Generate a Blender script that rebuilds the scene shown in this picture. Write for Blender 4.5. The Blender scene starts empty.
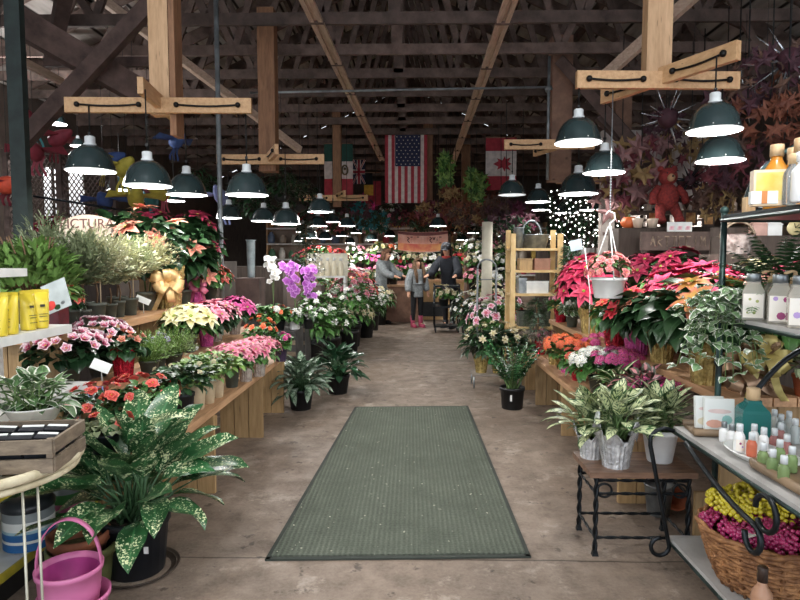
import bpy, math, random
from mathutils import Matrix, Vector
PI = math.pi
KIDS = {}
SC = bpy.context.scene
COL = SC.collection
sin, cos = math.sin, math.cos
R = math.radians
FPX, CAMH = 600.0, 1.45
CAM_ROT = Matrix.Rotation(R(1.15), 3, 'Z') @ Matrix.Rotation(R(86.0), 3, 'X')

def P(x, y, Y):
    """World point seen at photo pixel (x, y) at distance Y down the aisle."""
    d = CAM_ROT @ Vector(((x - 400) / FPX, -(y - 300) / FPX, -1.0))
    t = Y / d.y
    return Vector((d.x * t, Y, CAMH + d.z * t))

def G(x, y, z=0.0):
    """World point on the level plane z seen at photo pixel (x, y)."""
    d = CAM_ROT @ Vector(((x - 400) / FPX, -(y - 300) / FPX, -1.0))
    t = (z - CAMH) / d.z
    return Vector((d.x * t, d.y * t, z))

# ------------------------------------------------------------------ materials
MATS = {}
def lin(h):
    h = h.lstrip('#')
    out = []
    for i in (0, 2, 4):
        c = int(h[i:i+2], 16) / 255
        out.append(c / 12.92 if c <= 0.04045 else ((c + 0.055) / 1.055) ** 2.4)
    return out

def nt_new(name):
    m = bpy.data.materials.new(name)
    m.use_nodes = True
    nt = m.node_tree
    b = nt.nodes['Principled BSDF']
    return m, nt, b

def node(nt, typ, **kw):
    n = nt.nodes.new(typ)
    for k, v in kw.items():
        setattr(n, k, v)
    return n

def math_n(nt, op, a, b=None, c=None):
    n = nt.nodes.new('ShaderNodeMath'); n.operation = op
    for i, v in enumerate((a, b, c)):
        if v is None: continue
        if isinstance(v, (int, float)): n.inputs[i].default_value = v
        else: nt.links.new(v, n.inputs[i])
    return n.outputs[0]

def mixc(nt, fac, a, b):
    n = nt.nodes.new('ShaderNodeMix'); n.data_type = 'RGBA'
    if isinstance(fac, (int, float)): n.inputs[0].default_value = fac
    else: nt.links.new(fac, n.inputs[0])
    for i, v in ((6, a), (7, b)):
        if isinstance(v, (list, tuple)): n.inputs[i].default_value = (*v[:3], 1)
        else: nt.links.new(v, n.inputs[i])
    return n.outputs[2]

def ramp(nt, fac, lo, hi):
    n = nt.nodes.new('ShaderNodeMapRange')
    n.inputs[1].default_value = lo; n.inputs[2].default_value = hi
    nt.links.new(fac, n.inputs[0])
    return n.outputs[0]

def noise(nt, scale, detail=2.0, vec=None, rough=0.5):
    n = nt.nodes.new('ShaderNodeTexNoise')
    n.inputs['Scale'].default_value = scale
    n.inputs['Detail'].default_value = detail
    n.inputs['Roughness'].default_value = rough
    if vec is not None: nt.links.new(vec, n.inputs['Vector'])
    return n.outputs['Fac']

def coords(nt, which='Object', scale=None):
    t = nt.nodes.new('ShaderNodeTexCoord').outputs[which]
    if scale:
        mp = nt.nodes.new('ShaderNodeMapping')
        mp.inputs['Scale'].default_value = scale
        nt.links.new(t, mp.inputs[0]); t = mp.outputs[0]
    return t

def bump(nt, b, h, strength=0.3, dist=0.01):
    n = nt.nodes.new('ShaderNodeBump')
    n.inputs['Strength'].default_value = strength
    n.inputs['Distance'].default_value = dist
    nt.links.new(h, n.inputs['Height']); nt.links.new(n.outputs[0], b.inputs['Normal'])

def mat(name, hexa, rough=0.6, metal=0.0, hex2=None, scale=12.0, rand=0.0, bmp=0.0, spec=0.5, emit=0.0, coat=0.0, stretch=None):
    if name in MATS: return MATS[name]
    m, nt, b = nt_new(name)
    c = lin(hexa); c2 = lin(hex2) if hex2 else [x * 0.75 for x in c]
    v = coords(nt, 'Object', stretch) if stretch else coords(nt)
    f = ramp(nt, noise(nt, scale, 3.0, v), 0.35, 0.65)
    col = mixc(nt, f, c, c2)
    if rand:
        oi = nt.nodes.new('ShaderNodeObjectInfo')
        hs = nt.nodes.new('ShaderNodeHueSaturation')
        nt.links.new(col, hs.inputs['Color'])
        nt.links.new(math_n(nt, 'MULTIPLY_ADD', oi.outputs['Random'], 2 * rand, 1 - rand), hs.inputs['Value'])
        col = hs.outputs[0]
    nt.links.new(col, b.inputs['Base Color'])
    b.inputs['Roughness'].default_value = rough
    b.inputs['Metallic'].default_value = metal
    b.inputs['Specular IOR Level'].default_value = spec
    if coat: b.inputs['Coat Weight'].default_value = coat
    if bmp: bump(nt, b, noise(nt, scale * 3, 4.0, v), bmp)
    if emit:
        nt.links.new(col, b.inputs['Emission Color'])
        b.inputs['Emission Strength'].default_value = emit
    MATS[name] = m
    return m

def wood(name, h1, h2, grain=(1, 1, 1), rough=0.6, rand=0.12, scale=6.0, knots=True):
    if name in MATS: return MATS[name]
    m, nt, b = nt_new(name)
    v = coords(nt, 'Object', grain)
    f = ramp(nt, noise(nt, scale, 6.0, v, 0.65), 0.3, 0.72)
    col = mixc(nt, f, lin(h1), lin(h2))
    if knots:
        vo = nt.nodes.new('ShaderNodeTexVoronoi'); vo.inputs['Scale'].default_value = scale * 0.7
        nt.links.new(v, vo.inputs['Vector'])
        k = ramp(nt, vo.outputs['Distance'], 0.10, 0.05)
        col = mixc(nt, math_n(nt, 'MULTIPLY', k, 0.6), col, [x * 0.3 for x in lin(h2)])
    oi = nt.nodes.new('ShaderNodeObjectInfo')
    hs = nt.nodes.new('ShaderNodeHueSaturation'); nt.links.new(col, hs.inputs['Color'])
    nt.links.new(math_n(nt, 'MULTIPLY_ADD', oi.outputs['Random'], 2 * rand, 1 - rand), hs.inputs['Value'])
    nt.links.new(hs.outputs[0], b.inputs['Base Color'])
    b.inputs['Roughness'].default_value = rough
    bump(nt, b, f, 0.15, 0.003)
    MATS[name] = m
    return m

def leafmat(name, base, kind='plain', second='#e8e6c8', rough=0.42, rand=0.18, vein=True, scale=1.0):
    """Leaf materials: the leaf's own markings laid out on its length (v) and width (u)."""
    if name in MATS: return MATS[name]
    m, nt, b = nt_new(name)
    c = lin(base); s = lin(second)
    uv = nt.nodes.new('ShaderNodeUVMap').outputs[0]
    sep = nt.nodes.new('ShaderNodeSeparateXYZ'); nt.links.new(uv, sep.inputs[0])
    u, v = sep.outputs[0], sep.outputs[1]
    au = math_n(nt, 'ABSOLUTE', math_n(nt, 'SUBTRACT', math_n(nt, 'FRACT', u), 0.5))   # 0 midrib .. 0.5 margin
    ob = coords(nt)
    col = mixc(nt, ramp(nt, noise(nt, 9.0 * scale, 2.0, ob), 0.35, 0.65), c, [x * 0.6 for x in c])
    if kind == 'speckle':
        n1 = noise(nt, 95.0 * scale, 2.0, ob, 0.6)
        n2 = noise(nt, 14.0 * scale, 1.0, ob)
        k = math_n(nt, 'ADD', n1, math_n(nt, 'MULTIPLY', n2, 0.45))
        col = mixc(nt, ramp(nt, k, 0.80, 0.86), col, s)
    elif kind == 'feather':
        w = math_n(nt, 'SINE', math_n(nt, 'MULTIPLY', math_n(nt, 'SUBTRACT', v, math_n(nt, 'MULTIPLY', au, 0.8)), 30.0))
        w = math_n(nt, 'ADD', w, math_n(nt, 'MULTIPLY', math_n(nt, 'SUBTRACT', noise(nt, 38.0, 2.0, ob), 0.5), 9.0))
        k = math_n(nt, 'MULTIPLY', ramp(nt, w, -0.9, 0.0), ramp(nt, au, 0.46, 0.34))
        col = mixc(nt, k, col, s)
    elif kind == 'margin':
        e = math_n(nt, 'ADD', au, math_n(nt, 'MULTIPLY', math_n(nt, 'SUBTRACT', noise(nt, 30.0, 2.0, ob), 0.5), 0.35))
        col = mixc(nt, ramp(nt, e, 0.37, 0.42), col, s)
    elif kind == 'centre':
        e = math_n(nt, 'ADD', au, math_n(nt, 'MULTIPLY', math_n(nt, 'SUBTRACT', noise(nt, 30.0, 2.0, ob), 0.5), 0.3))
        col = mixc(nt, ramp(nt, e, 0.24, 0.14), col, s)
    elif kind == 'tip':
        col = mixc(nt, ramp(nt, math_n(nt, 'ADD', v, math_n(nt, 'MULTIPLY', au, 0.5)), 0.55, 1.0), col, s)
    if vein:
        col = mixc(nt, math_n(nt, 'MULTIPLY', ramp(nt, au, 0.05, 0.02), 0.45), col, [min(1, x * 1.9 + 0.03) for x in c])
    oi = nt.nodes.new('ShaderNodeObjectInfo')
    hs = nt.nodes.new('ShaderNodeHueSaturation'); nt.links.new(col, hs.inputs['Color'])
    nt.links.new(math_n(nt, 'MULTIPLY_ADD', oi.outputs['Random'], 2 * rand, 1 - rand), hs.inputs['Value'])
    nt.links.new(hs.outputs[0], b.inputs['Base Color'])
    b.inputs['Roughness'].default_value = rough
    b.inputs['Specular IOR Level'].default_value = 0.4
    MATS[name] = m
    return m

def glass(name, hexa, rough=0.05, weight=0.85):
    if name in MATS: return MATS[name]
    m, nt, b = nt_new(name)
    b.inputs['Base Color'].default_value = (*lin(hexa), 1)
    b.inputs['Roughness'].default_value = rough
    b.inputs['Transmission Weight'].default_value = weight
    b.inputs['IOR'].default_value = 1.3
    MATS[name] = m
    return m

# ------------------------------------------------------------------ mesh builder
class MB:
    def __init__(s):
        s.v = []; s.f = []; s.m = []; s.uv = []; s.sm = []
    def add(s, vs, fs, mi=0, uvs=None, smooth=False, M=None):
        b = len(s.v)
        s.v.extend([tuple(M @ Vector(p)) for p in vs] if M is not None else [tuple(p) for p in vs])
        for f in fs:
            s.f.append(tuple(b + i for i in f)); s.m.append(mi); s.sm.append(smooth)
            s.uv.append([uvs[i] for i in f] if uvs else None)
    def box(s, c, d, mi=0, M=None, taper=1.0):
        x, y, z = d[0] / 2, d[1] / 2, d[2] / 2
        vs = []
        for zz, k in ((-z, 1.0), (z, taper)):
            for xx, yy in ((-x, -y), (x, -y), (x, y), (-x, y)):
                vs.append((c[0] + xx * k, c[1] + yy * k, c[2] + zz))
        s.add(vs, [(3, 2, 1, 0), (4, 5, 6, 7), (0, 1, 5, 4), (1, 2, 6, 5), (2, 3, 7, 6), (3, 0, 4, 7)], mi, None, False, M)
    def beam(s, a, b, w, h, mi=0, up=(0, 0, 1)):
        a, b = Vector(a), Vector(b); d = b - a; L = d.length; d.normalize()
        u = Vector(up)
        if abs(d.dot(u)) > 0.98: u = Vector((0, 1, 0))
        x = d.cross(u).normalized(); z = x.cross(d).normalized()
        M = Matrix(((x.x, d.x, z.x, a.x), (x.y, d.y, z.y, a.y), (x.z, d.z, z.z, a.z), (0, 0, 0, 1)))
        s.box((0, L / 2, 0), (w, L, h), mi, M)
    def tube(s, pts, r, n=6, mi=0, caps=True, closed=False):
        pts = [Vector(p) for p in pts]; k = len(pts)
        rs = r if isinstance(r, (list, tuple)) else [r] * k
        prev = None; vs = []; fs = []
        for i, p in enumerate(pts):
            if closed: t = pts[(i + 1) % k] - pts[i - 1]
            else: t = pts[min(i + 1, k - 1)] - pts[max(i - 1, 0)]
            if t.length < 1e-9: t = Vector((0, 0, 1))
            t.normalize()
            if prev is None:
                u = Vector((0, 0, 1)) if abs(t.z) < 0.9 else Vector((1, 0, 0))
                x = t.cross(u).normalized()
            else:
                x = prev - t * prev.dot(t)
                x = x.normalized() if x.length > 1e-6 else t.orthogonal().normalized()
            prev = x; y = t.cross(x)
            for j in range(n):
                a = 2 * PI * j / n
                vs.append(p + (x * cos(a) + y * sin(a)) * rs[i])
        for i in range(k if closed else k - 1):
            for j in range(n):
                i2 = (i + 1) % k
                fs.append((i * n + j, i * n + (j + 1) % n, i2 * n + (j + 1) % n, i2 * n + j))
        if caps and not closed:
            fs.append(tuple(range(n - 1, -1, -1))); fs.append(tuple((k - 1) * n + j for j in range(n)))
        s.add(vs, fs, mi, None, True)
    def lathe(s, prof, n=20, c=(0, 0, 0), mi=0, smooth=True, wob=None, M=None, closed_bottom=False, closed_top=False, sx=1.0, sy=1.0, uv=False):
        vs = []; fs = []; uvs = []
        for i, (r, z) in enumerate(prof):
            for j in range(n):
                a = 2 * PI * j / n
                rr, zz = (r, z) if wob is None else wob(r, z, a, i)
                vs.append((c[0] + rr * cos(a) * sx, c[1] + rr * sin(a) * sy, c[2] + zz)); uvs.append((j / n, i / max(1, len(prof) - 1)))
        for i in range(len(prof) - 1):
            for j in range(n):
                fs.append((i * n + j, i * n + (j + 1) % n, (i + 1) * n + (j + 1) % n, (i + 1) * n + j))
        if closed_bottom: fs.append(tuple(range(n - 1, -1, -1)))
        if closed_top: fs.append(tuple((len(prof) - 1) * n + j for j in range(n)))
        s.add(vs, fs, mi, uvs if uv else None, smooth, M)
    def ball(s, c, r, n=8, m=5, mi=0, sz=1.0, M=None):
        prof = [(max(1e-4, r * sin(PI * i / m)), -r * sz * cos(PI * i / m)) for i in range(m + 1)]
        s.lathe(prof, n, c, mi, True, None, M)
    def disc(s, c, r, n=16, mi=0, M=None, sx=1.0, sy=1.0):
        s.add([(c[0] + r * cos(2 * PI * j / n) * sx, c[1] + r * sin(2 * PI * j / n) * sy, c[2]) for j in range(n)], [tuple(range(n))], mi, None, False, M)
    def leaf(s, M, L, W, droop=0.5, fold=0.2, n=4, shape='oval', mi=0, twist=0.0, wave=0.0):
        """A folded, drooping blade: three points across, n lengths; root at the origin of M, growing along +Y."""
        vs = []; uvs = []; y = z = 0.0
        off = random.random() * 0.0
        for i in range(n + 1):
            t = i / n
            if shape == 'oval': w = W * sin(PI * min(1, max(0.02, t)) ** 0.8) ** 0.75
            elif shape == 'lance': w = W * sin(PI * max(0.03, t) ** 0.65)
            elif shape == 'strap': w = W * min(1, 6 * t + 0.3) * (1 - t ** 4)
            elif shape == 'heart': w = W * (sin(PI * max(0.0, t) ** 0.5) ** 0.7 if t > 0 else 0.25)
            else: w = W * sin(PI * t)
            if i == n: w = W * 0.03
            a = -droop * t * 1.4
            if i: y += cos(a) * L / n; z += sin(a) * L / n
            f = fold * w + wave * W * sin(t * 9)
            h = w / 2
            ct, st = cos(twist * t), sin(twist * t)
            for sx, dz, uu in ((-h, f, 0.0), (0, 0, 0.5), (h, f * (1 if not wave else 0.4), 0.999)):
                vs.append((sx * ct - dz * st, y + dz * sin(-a) , z + dz * cos(a) * ct + sx * st)); uvs.append((uu, t))
        fs = []
        for i in range(n):
            b = i * 3
            fs += [(b, b + 1, b + 4, b + 3), (b + 1, b + 2, b + 5, b + 4)]
        s.add(vs, fs, mi, uvs, True, M)
    def build(s, name, mats, parent=None, loc=None):
        o = bpy.data.objects.new(name, s.mesh(name, mats)); COL.objects.link(o)
        if parent is not None: o.parent = parent; KIDS.setdefault(parent.name, []).append(o)
        if loc is not None: o.location = loc
        return o
    def mesh(s, name, mats):
        me = bpy.data.meshes.new(name)
        me.from_pydata(s.v, [], s.f)
        if not isinstance(mats, (list, tuple)): mats = [mats]
        for m in mats: me.materials.append(m)
        me.polygons.foreach_set('material_index', s.m)
        me.polygons.foreach_set('use_smooth', s.sm)
        if any(u is not None for u in s.uv):
            lay = me.uv_layers.new(name='UVMap'); flat = []
            for f, u in zip(s.f, s.uv):
                for k in range(len(f)):
                    flat.extend(u[k] if u else (0.5, 0.5))
            lay.data.foreach_set('uv', flat)
        me.update()
        return me

def orient(p, yaw, elev, roll=0.0):
    return Matrix.Translation(Vector(p)) @ Matrix.Rotation(yaw, 4, 'Z') @ Matrix.Rotation(elev, 4, 'X') @ Matrix.Rotation(roll, 4, 'Y')

def thing(name, label, cat, loc=(0, 0, 0), rz=0.0, s=1.0, group=None, kind=None):
    o = bpy.data.objects.new(name, None); COL.objects.link(o)
    o.empty_display_size = 0.05
    o.location = loc; o.rotation_euler = (0, 0, rz); o.scale = (s, s, s)
    return tag(o, label, cat, group, kind)

def tag(o, label=None, cat=None, group=None, kind=None):
    if label: o['label'] = label
    if cat: o['category'] = cat
    if group: o['group'] = group
    if kind: o['kind'] = kind
    return o

def struct(name, mb, mats, label=None):
    o = mb.build(name, mats); o['kind'] = 'structure'
    if label: o['label'] = label
    return o

def child(name, me, parent, M=None, loc=None):
    o = bpy.data.objects.new(name, me); COL.objects.link(o); o.parent = parent; KIDS.setdefault(parent.name, []).append(o)
    if M is not None: o.matrix_local = M
    if loc is not None: o.location = loc
    return o

def dup(root, loc, rz=0.0, s=None, label=None, group=None, swap=None):
    """A copy of a thing with copies of its parts and sub-parts. swap: {old material: new material} on the copied parts."""
    def cp(o, par):
        c = o.copy(); COL.objects.link(c)
        if par is not None:
            c.parent = par; KIDS.setdefault(par.name, []).append(c); c.matrix_parent_inverse = o.matrix_parent_inverse.copy()
        if swap and c.type == 'MESH':
            for sl_i, sl in enumerate(c.material_slots):
                if sl.material and sl.material.name in swap:
                    sl.link = 'OBJECT'; sl.material = swap[sl.material.name]
        for ch in list(KIDS.get(o.name, ())): cp(ch, c)
        return c
    r = cp(root, None)
    r.location = loc; r.rotation_euler = (0, 0, rz)
    if s is not None: r.scale = (s, s, s) if not isinstance(s, (tuple, list)) else s
    if label: r['label'] = label
    if group: r['group'] = group
    elif 'group' in r.keys() and label: pass
    return r

def text_mesh(name, body, size, M, material, parent, extrude=0.002, align='CENTER', stretch=1.0):
    cu = bpy.data.curves.new(name, 'FONT'); cu.body = body; cu.size = size
    cu.align_x = align; cu.align_y = 'CENTER'; cu.extrude = extrude
    o = bpy.data.objects.new(name + '_curve', cu)
    me = bpy.data.meshes.new_from_object(o)
    bpy.data.objects.remove(o); bpy.data.curves.remove(cu)
    me.name = name; me.materials.clear(); me.materials.append(material)
    me.transform(M @ Matrix.Diagonal((stretch, 1, 1, 1)))
    return child(name, me, parent)
# ------------------------------------------------------------------ common materials
M_TRUSS = wood('dark_rough_timber', '#75625a', '#40342e', (1, 1, 1), 0.85, 0.25, 5.0)
M_TRUSS2 = wood('brown_rough_timber', '#97735f', '#664c3f', (1, 1, 1), 0.8, 0.15, 5.0)
M_PINE = wood('pale_pine', '#d6ae82', '#b78a5e', (9, 1.2, 9), 0.6, 0.08, 4.0)
M_PINEV = wood('pale_pine_upright', '#d2ab84', '#b08a62', (9, 9, 1.2), 0.6, 0.08, 4.0)
M_POSTV = wood('brown_pine_upright', '#9a7050', '#6f4d36', (9, 9, 1.2), 0.7, 0.12, 4.0)
M_STRIP = wood('weathered_strip', '#cdb39e', '#a38a78', (9, 1, 9), 0.7, 0.1, 5.0)
M_BENCH = wood('bench_plank', '#cfa37c', '#9f7753', (10, 1, 10), 0.55, 0.1, 4.0)
M_BENCHV = wood('bench_upright', '#bf9e70', '#93754e', (10, 10, 1), 0.6, 0.15, 4.0)
M_DARKTABLE = wood('dark_table_top', '#8a6a55', '#5b4435', (2, 10, 10), 0.5, 0.1, 4.0)
M_CRATE = wood('grey_crate_wood', '#8a7a66', '#5c4f42', (4, 4, 12), 0.75, 0.15, 5.0)
M_IRON = mat('black_iron', '#15181b', 0.4, 0.6, '#23282c', 20)
M_IRONGREEN = mat('verdigris_black_iron', '#1c2626', 0.45, 0.6, '#39504c', 9)
M_STEEL = mat('galvanised_steel', '#a7adb0', 0.42, 0.75, '#7f868a', 14)
M_PIPE = mat('grey_conduit', '#8e9496', 0.5, 0.4, '#6c7072', 8)
M_WHITE = mat('white_enamel', '#eeeeea', 0.35, 0, '#dcdcd8', 10)
M_WHITEPL = mat('white_plastic', '#f2f2f0', 0.4, 0, '#e0e0de', 10)
M_BLACKPL = mat('black_plastic', '#1b1d1f', 0.45, 0, '#101113', 10, 0.2)
M_NAVYPL = mat('dark_navy_plastic', '#20242c', 0.5, 0, '#14171d', 8)
M_GREYPL = mat('grey_green_plastic', '#565a50', 0.6, 0, '#3c4038', 9, 0.2)
M_SOIL = mat('potting_soil', '#3a2a1e', 0.95, 0, '#1e150e', 40, 0, 0.5)
M_CABLE = mat('black_cable', '#141414', 0.6)

def concrete():
    m, nt, b = nt_new('stained_concrete')
    v = coords(nt)
    n1 = ramp(nt, noise(nt, 1.1, 5.0, v, 0.6), 0.33, 0.68)
    n2 = ramp(nt, noise(nt, 6.0, 6.0, v, 0.65), 0.38, 0.66)
    n3 = ramp(nt, noise(nt, 55.0, 3.0, v, 0.7), 0.3, 0.7)
    col = mixc(nt, n1, lin('#968373'), lin('#77675a'))
    col = mixc(nt, math_n(nt, 'MULTIPLY', n2, 0.7), col, lin('#54473d'))
    col = mixc(nt, math_n(nt, 'MULTIPLY', n3, 0.35), col, lin('#a79889'))
    # worn pale patches and dark drips
    n4 = ramp(nt, noise(nt, 3.2, 6.0, v, 0.75), 0.56, 0.64)
    col = mixc(nt, math_n(nt, 'MULTIPLY', n4, 0.65), col, lin('#b3a496'))
    n5 = ramp(nt, noise(nt, 9.0, 4.0, v, 0.6), 0.625, 0.675)
    col = mixc(nt, math_n(nt, 'MULTIPLY', n5, 0.75), col, lin('#40352d'))
    # the poured-slab joint crossing the aisle
    sep = nt.nodes.new('ShaderNodeSeparateXYZ'); nt.links.new(v, sep.inputs[0])
    wob = math_n(nt, 'MULTIPLY', math_n(nt, 'SUBTRACT', noise(nt, 2.5, 4.0, v), 0.5), 0.05)
    for y0, w in ((2.80, 0.007), (8.4, 0.02)):
        d = math_n(nt, 'ABSOLUTE', math_n(nt, 'SUBTRACT', math_n(nt, 'ADD', sep.outputs[1], wob), y0))
        col = mixc(nt, math_n(nt, 'MULTIPLY', ramp(nt, d, w, w * 0.4), 0.8), col, lin('#30271f'))
    nt.links.new(col, b.inputs['Base Color'])
    nt.links.new(math_n(nt, 'MULTIPLY_ADD', n2, 0.25, 0.5), b.inputs['Roughness'])
    bump(nt, b, math_n(nt, 'ADD', n2, math_n(nt, 'MULTIPLY', n3, 0.5)), 0.25, 0.004)
    return m

def carpet(name, c1, c2, ribs):
    m, nt, b = nt_new(name)
    v = coords(nt)
    sep = nt.nodes.new('ShaderNodeSeparateXYZ'); nt.links.new(v, sep.inputs[0])
    rx = math_n(nt, 'SINE', math_n(nt, 'MULTIPLY', sep.outputs[0], 2 * PI / 0.026))
    ry = math_n(nt, 'SINE', math_n(nt, 'MULTIPLY', sep.outputs[1], 2 * PI / 0.021))
    r = math_n(nt, 'ADD', math_n(nt, 'MULTIPLY', rx, 0.75), math_n(nt, 'MULTIPLY', ry, 0.22))
    col = mixc(nt, ramp(nt, noise(nt, 3.0, 5.0, v, 0.7), 0.3, 0.7), lin(c1), lin(c2))
    if ribs:
        col = mixc(nt, math_n(nt, 'MULTIPLY_ADD', ramp(nt, r, -0.4, 0.7), 0.75, 0.25), [x * 0.38 for x in lin(c1)], col)
        col = mixc(nt, 0.35, col, mixc(nt, ramp(nt, noise(nt, 90.0, 2.0, v), 0.35, 0.7), [x * 0.7 for x in lin(c2)], lin(c1)))
        sp = ramp(nt, noise(nt, 42.0, 1.0, v, 0.4), 0.765, 0.79)
        col = mixc(nt, sp, col, lin('#c9c6b4'))
        bump(nt, b, r, 0.6, 0.004)
    nt.links.new(col, b.inputs['Base Color'])
    b.inputs['Roughness'].default_value = 0.95
    b.inputs['Specular IOR Level'].default_value = 0.15
    return m

# ------------------------------------------------------------------ floor, walls, roof
XL, XR, Y0, Y1 = -6.6, 6.2, -1.2, 21.0
EAVE, RIDGE = 4.25, 7.3
mb = MB(); mb.box(((XL + XR) / 2, (Y0 + Y1) / 2, -0.06), (XR - XL, Y1 - Y0, 0.12)); struct('floor', mb, concrete())

M_WALL = wood('dark_wall_boards', '#544840', '#352c27', (10, 1, 1), 0.85, 0.05, 3.0, False)
mb = MB(); mb.box((XL - 0.06, (Y0 + Y1) / 2, EAVE / 2), (0.12, Y1 - Y0, EAVE)); struct('wall_left', mb, M_WALL)
mb = MB(); mb.box((XR + 0.06, (Y0 + Y1) / 2, EAVE / 2), (0.12, Y1 - Y0, EAVE)); struct('wall_right', mb, M_WALL)
mb = MB(); xm = (XL + XR) / 2
mb.add([(XL, Y1, 0), (XR, Y1, 0), (XR, Y1, EAVE), (xm, Y1, RIDGE), (XL, Y1, EAVE), (XL, Y1 + .1, 0), (XR, Y1 + .1, 0), (XR, Y1 + .1, EAVE), (xm, Y1 + .1, RIDGE), (XL, Y1 + .1, EAVE)],
       [(0, 1, 2, 3, 4), (9, 8, 7, 6, 5), (0, 5, 6, 1), (1, 6, 7, 2), (2, 7, 8, 3), (3, 8, 9, 4), (4, 9, 5, 0)])
struct('wall_back', mb, M_WALL)

def roof_mat():
    m, nt, b = nt_new('roof_boards')
    v = coords(nt, 'Object')
    sep = nt.nodes.new('ShaderNodeSeparateXYZ'); nt.links.new(v, sep.inputs[0])
    fx = math_n(nt, 'FRACT', math_n(nt, 'MULTIPLY', sep.outputs[0], 3.2))
    gap = ramp(nt, math_n(nt, 'ABSOLUTE', math_n(nt, 'SUBTRACT', fx, 0.5)), 0.40, 0.46)
    n = ramp(nt, noise(nt, 1.6, 5.0, coords(nt, 'Object', (4, 0.6, 1)), 0.6), 0.3, 0.7)
    col = mixc(nt, n, lin('#c9c2bc'), lin('#8f867f'))
    col = mixc(nt, gap, col, lin('#1c1512'))
    nt.links.new(col, b.inputs['Base Color']); b.inputs['Roughness'].default_value = 0.9
    return m
mb = MB()
for a, c in (((XL - .1, EAVE - 0.02), (xm, RIDGE)), ((XR + .1, EAVE - 0.02), (xm, RIDGE))):
    mb.add([(a[0], Y0, a[1]), (c[0], Y0, c[1]), (c[0], Y1, c[1]), (a[0], Y1, a[1]), (a[0], Y0, a[1] + .1), (c[0], Y0, c[1] + .1), (c[0], Y1, c[1] + .1), (a[0], Y1, a[1] + .1)],
           [(0, 1, 2, 3), (7, 6, 5, 4), (0, 4, 5, 1), (2, 6, 7, 3), (0, 3, 7, 4)])
struct('ceiling', mb, roof_mat())

# purlins under the boards, running down the hall
for k in range(10):
    mb = MB()
    t = (k % 5 + 0.6) / 5.4; sx = -1 if k < 5 else 1
    xx = xm + sx * (1 - t) * (XR - xm); zz = EAVE + t * (RIDGE - EAVE) - 0.09
    mb.box((xx, (Y0 + Y1) / 2, zz), (0.07, Y1 - Y0 - .05, 0.14))
    o = struct('ceiling_purlin', mb, M_TRUSS)

# trusses across the hall: bottom chord, rafters and webs (one each)
CH = 4.12
def truss(y):
    mb = MB()
    mb.box((xm, y, CH), (XR - XL, 0.05, 0.13))
    mb.box((xm, y + 0.05, CH + .015), (XR - XL, 0.03, 0.07))
    for s in (-1, 1):
        e = xm + s * (XR - xm)
        mb.beam((e, y, EAVE - 0.02 - .1), (xm, y, RIDGE - .25), 0.06, 0.2)
        pts = [(0.0, RIDGE - .3), (.8, CH), (1.4, RIDGE - .3 - 1.4 * .48), (2.1, CH), (2.8, RIDGE - .3 - 2.8 * .48), (3.4, CH), (4.0, RIDGE - .3 - 4.0 * .48), (4.6, CH), (5.1, RIDGE - .3 - 5.1 * .48)]
        for p, q in zip(pts, pts[1:]):
            mb.beam((xm + s * p[0], y + .03, p[1]), (xm + s * q[0], y + .03, q[1]), 0.05, 0.085)
    mb.box((xm, y, (CH + RIDGE) / 2 - .1), (0.14, 0.05, RIDGE - CH - .2))
    return mb
tr0 = None
for k, y in enumerate([4.9, 5.9, 6.9, 7.9, 8.9, 9.9, 10.9, 11.9, 12.9, 14.0, 15.2, 16.5, 17.9, 19.3]):
    if tr0 is None:
        tr0 = struct('ceiling_truss', truss(0.0), M_TRUSS); tr0.location.y = y
    else:
        c = tr0.copy(); COL.objects.link(c); c.location.y = y

# ------------------------------------------------------------------ the mat
cs = [G(268, 560), G(528, 557), G(467, 407), G(356, 408)]
mc = sum(cs, Vector()) / 4
t = thing('entrance_mat', 'long green ribbed entrance mat with dark edging lying in the middle of the aisle', 'mat', mc)
q4 = [c - mc for c in cs]
mb = MB(); ins = [q * .985 for q in q4]
mb.add([(q.x, q.y, .002) for q in ins] + [(q.x, q.y, .012) for q in ins], [(3, 2, 1, 0), (4, 5, 6, 7), (0, 1, 5, 4), (1, 2, 6, 5), (2, 3, 7, 6), (3, 0, 4, 7)])
mb.build('pile', carpet('green_ribbed_pile', '#777d70', '#4d5449', True), t)
mb = MB()
for k in range(4):
    a, b = q4[k], q4[(k + 1) % 4]; e = (b - a).normalized() * .011
    mb.beam((a.x - e.x, a.y - e.y, .005), (b.x + e.x, b.y + e.y, .005), .024, .009)
mb.build('rubber_edging', mat('dark_green_rubber', '#343a33', 0.8), t)

# ------------------------------------------------------------------ posts, braces, strips
def post(px, Y, w, label, m=None, z0=2.5, d=None, group=None, z1=CH + .3, name='hanging_post'):
    p = P(px, 150, Y)
    mb = MB(); mb.box((0, 0, (z0 + z1) / 2), (w, d or w, z1 - z0))
    o = mb.build(name, m or M_POSTV, None, (p.x, Y, 0))
    return tag(o, label, 'post', group)
post(269, 7.4, 0.20, 'tall brown timber post rising to the roof behind the lamps over the orchids')
post(559, 8.4, 0.27, 'dark brown timber post rising to the roof above the tall wooden shelf rack', M_TRUSS2)
post(337, 12.4, 0.17, 'slim timber post standing in front of the green white and red flag')
post(428, 13.3, 0.20, 'slim timber post next to the flag with stars and stripes')
post(466, 14.5, 0.20, 'slim timber post between the green hanging garlands and the white flag with the red leaf')
post(620, 9.5, 0.25, 'thick brown post behind the string lights', M_TRUSS2)
post(20, 5.1, 0.13, 'dark green painted post at the edge of the picture', mat('dark_green_paint', '#26322f', 0.6, 0, '#1c2523'), 0.0, .07, name='painted_post')
mb = MB(); mb.tube([(0, 0, 0), (0, 0, CH)], 0.026, 8); p = P(219, 150, 6.3)
tag(mb.build('metal_pole', M_PIPE, None, (p.x, p.y, 0)), 'thin grey metal pole rising behind the poinsettias', 'pole')
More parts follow.
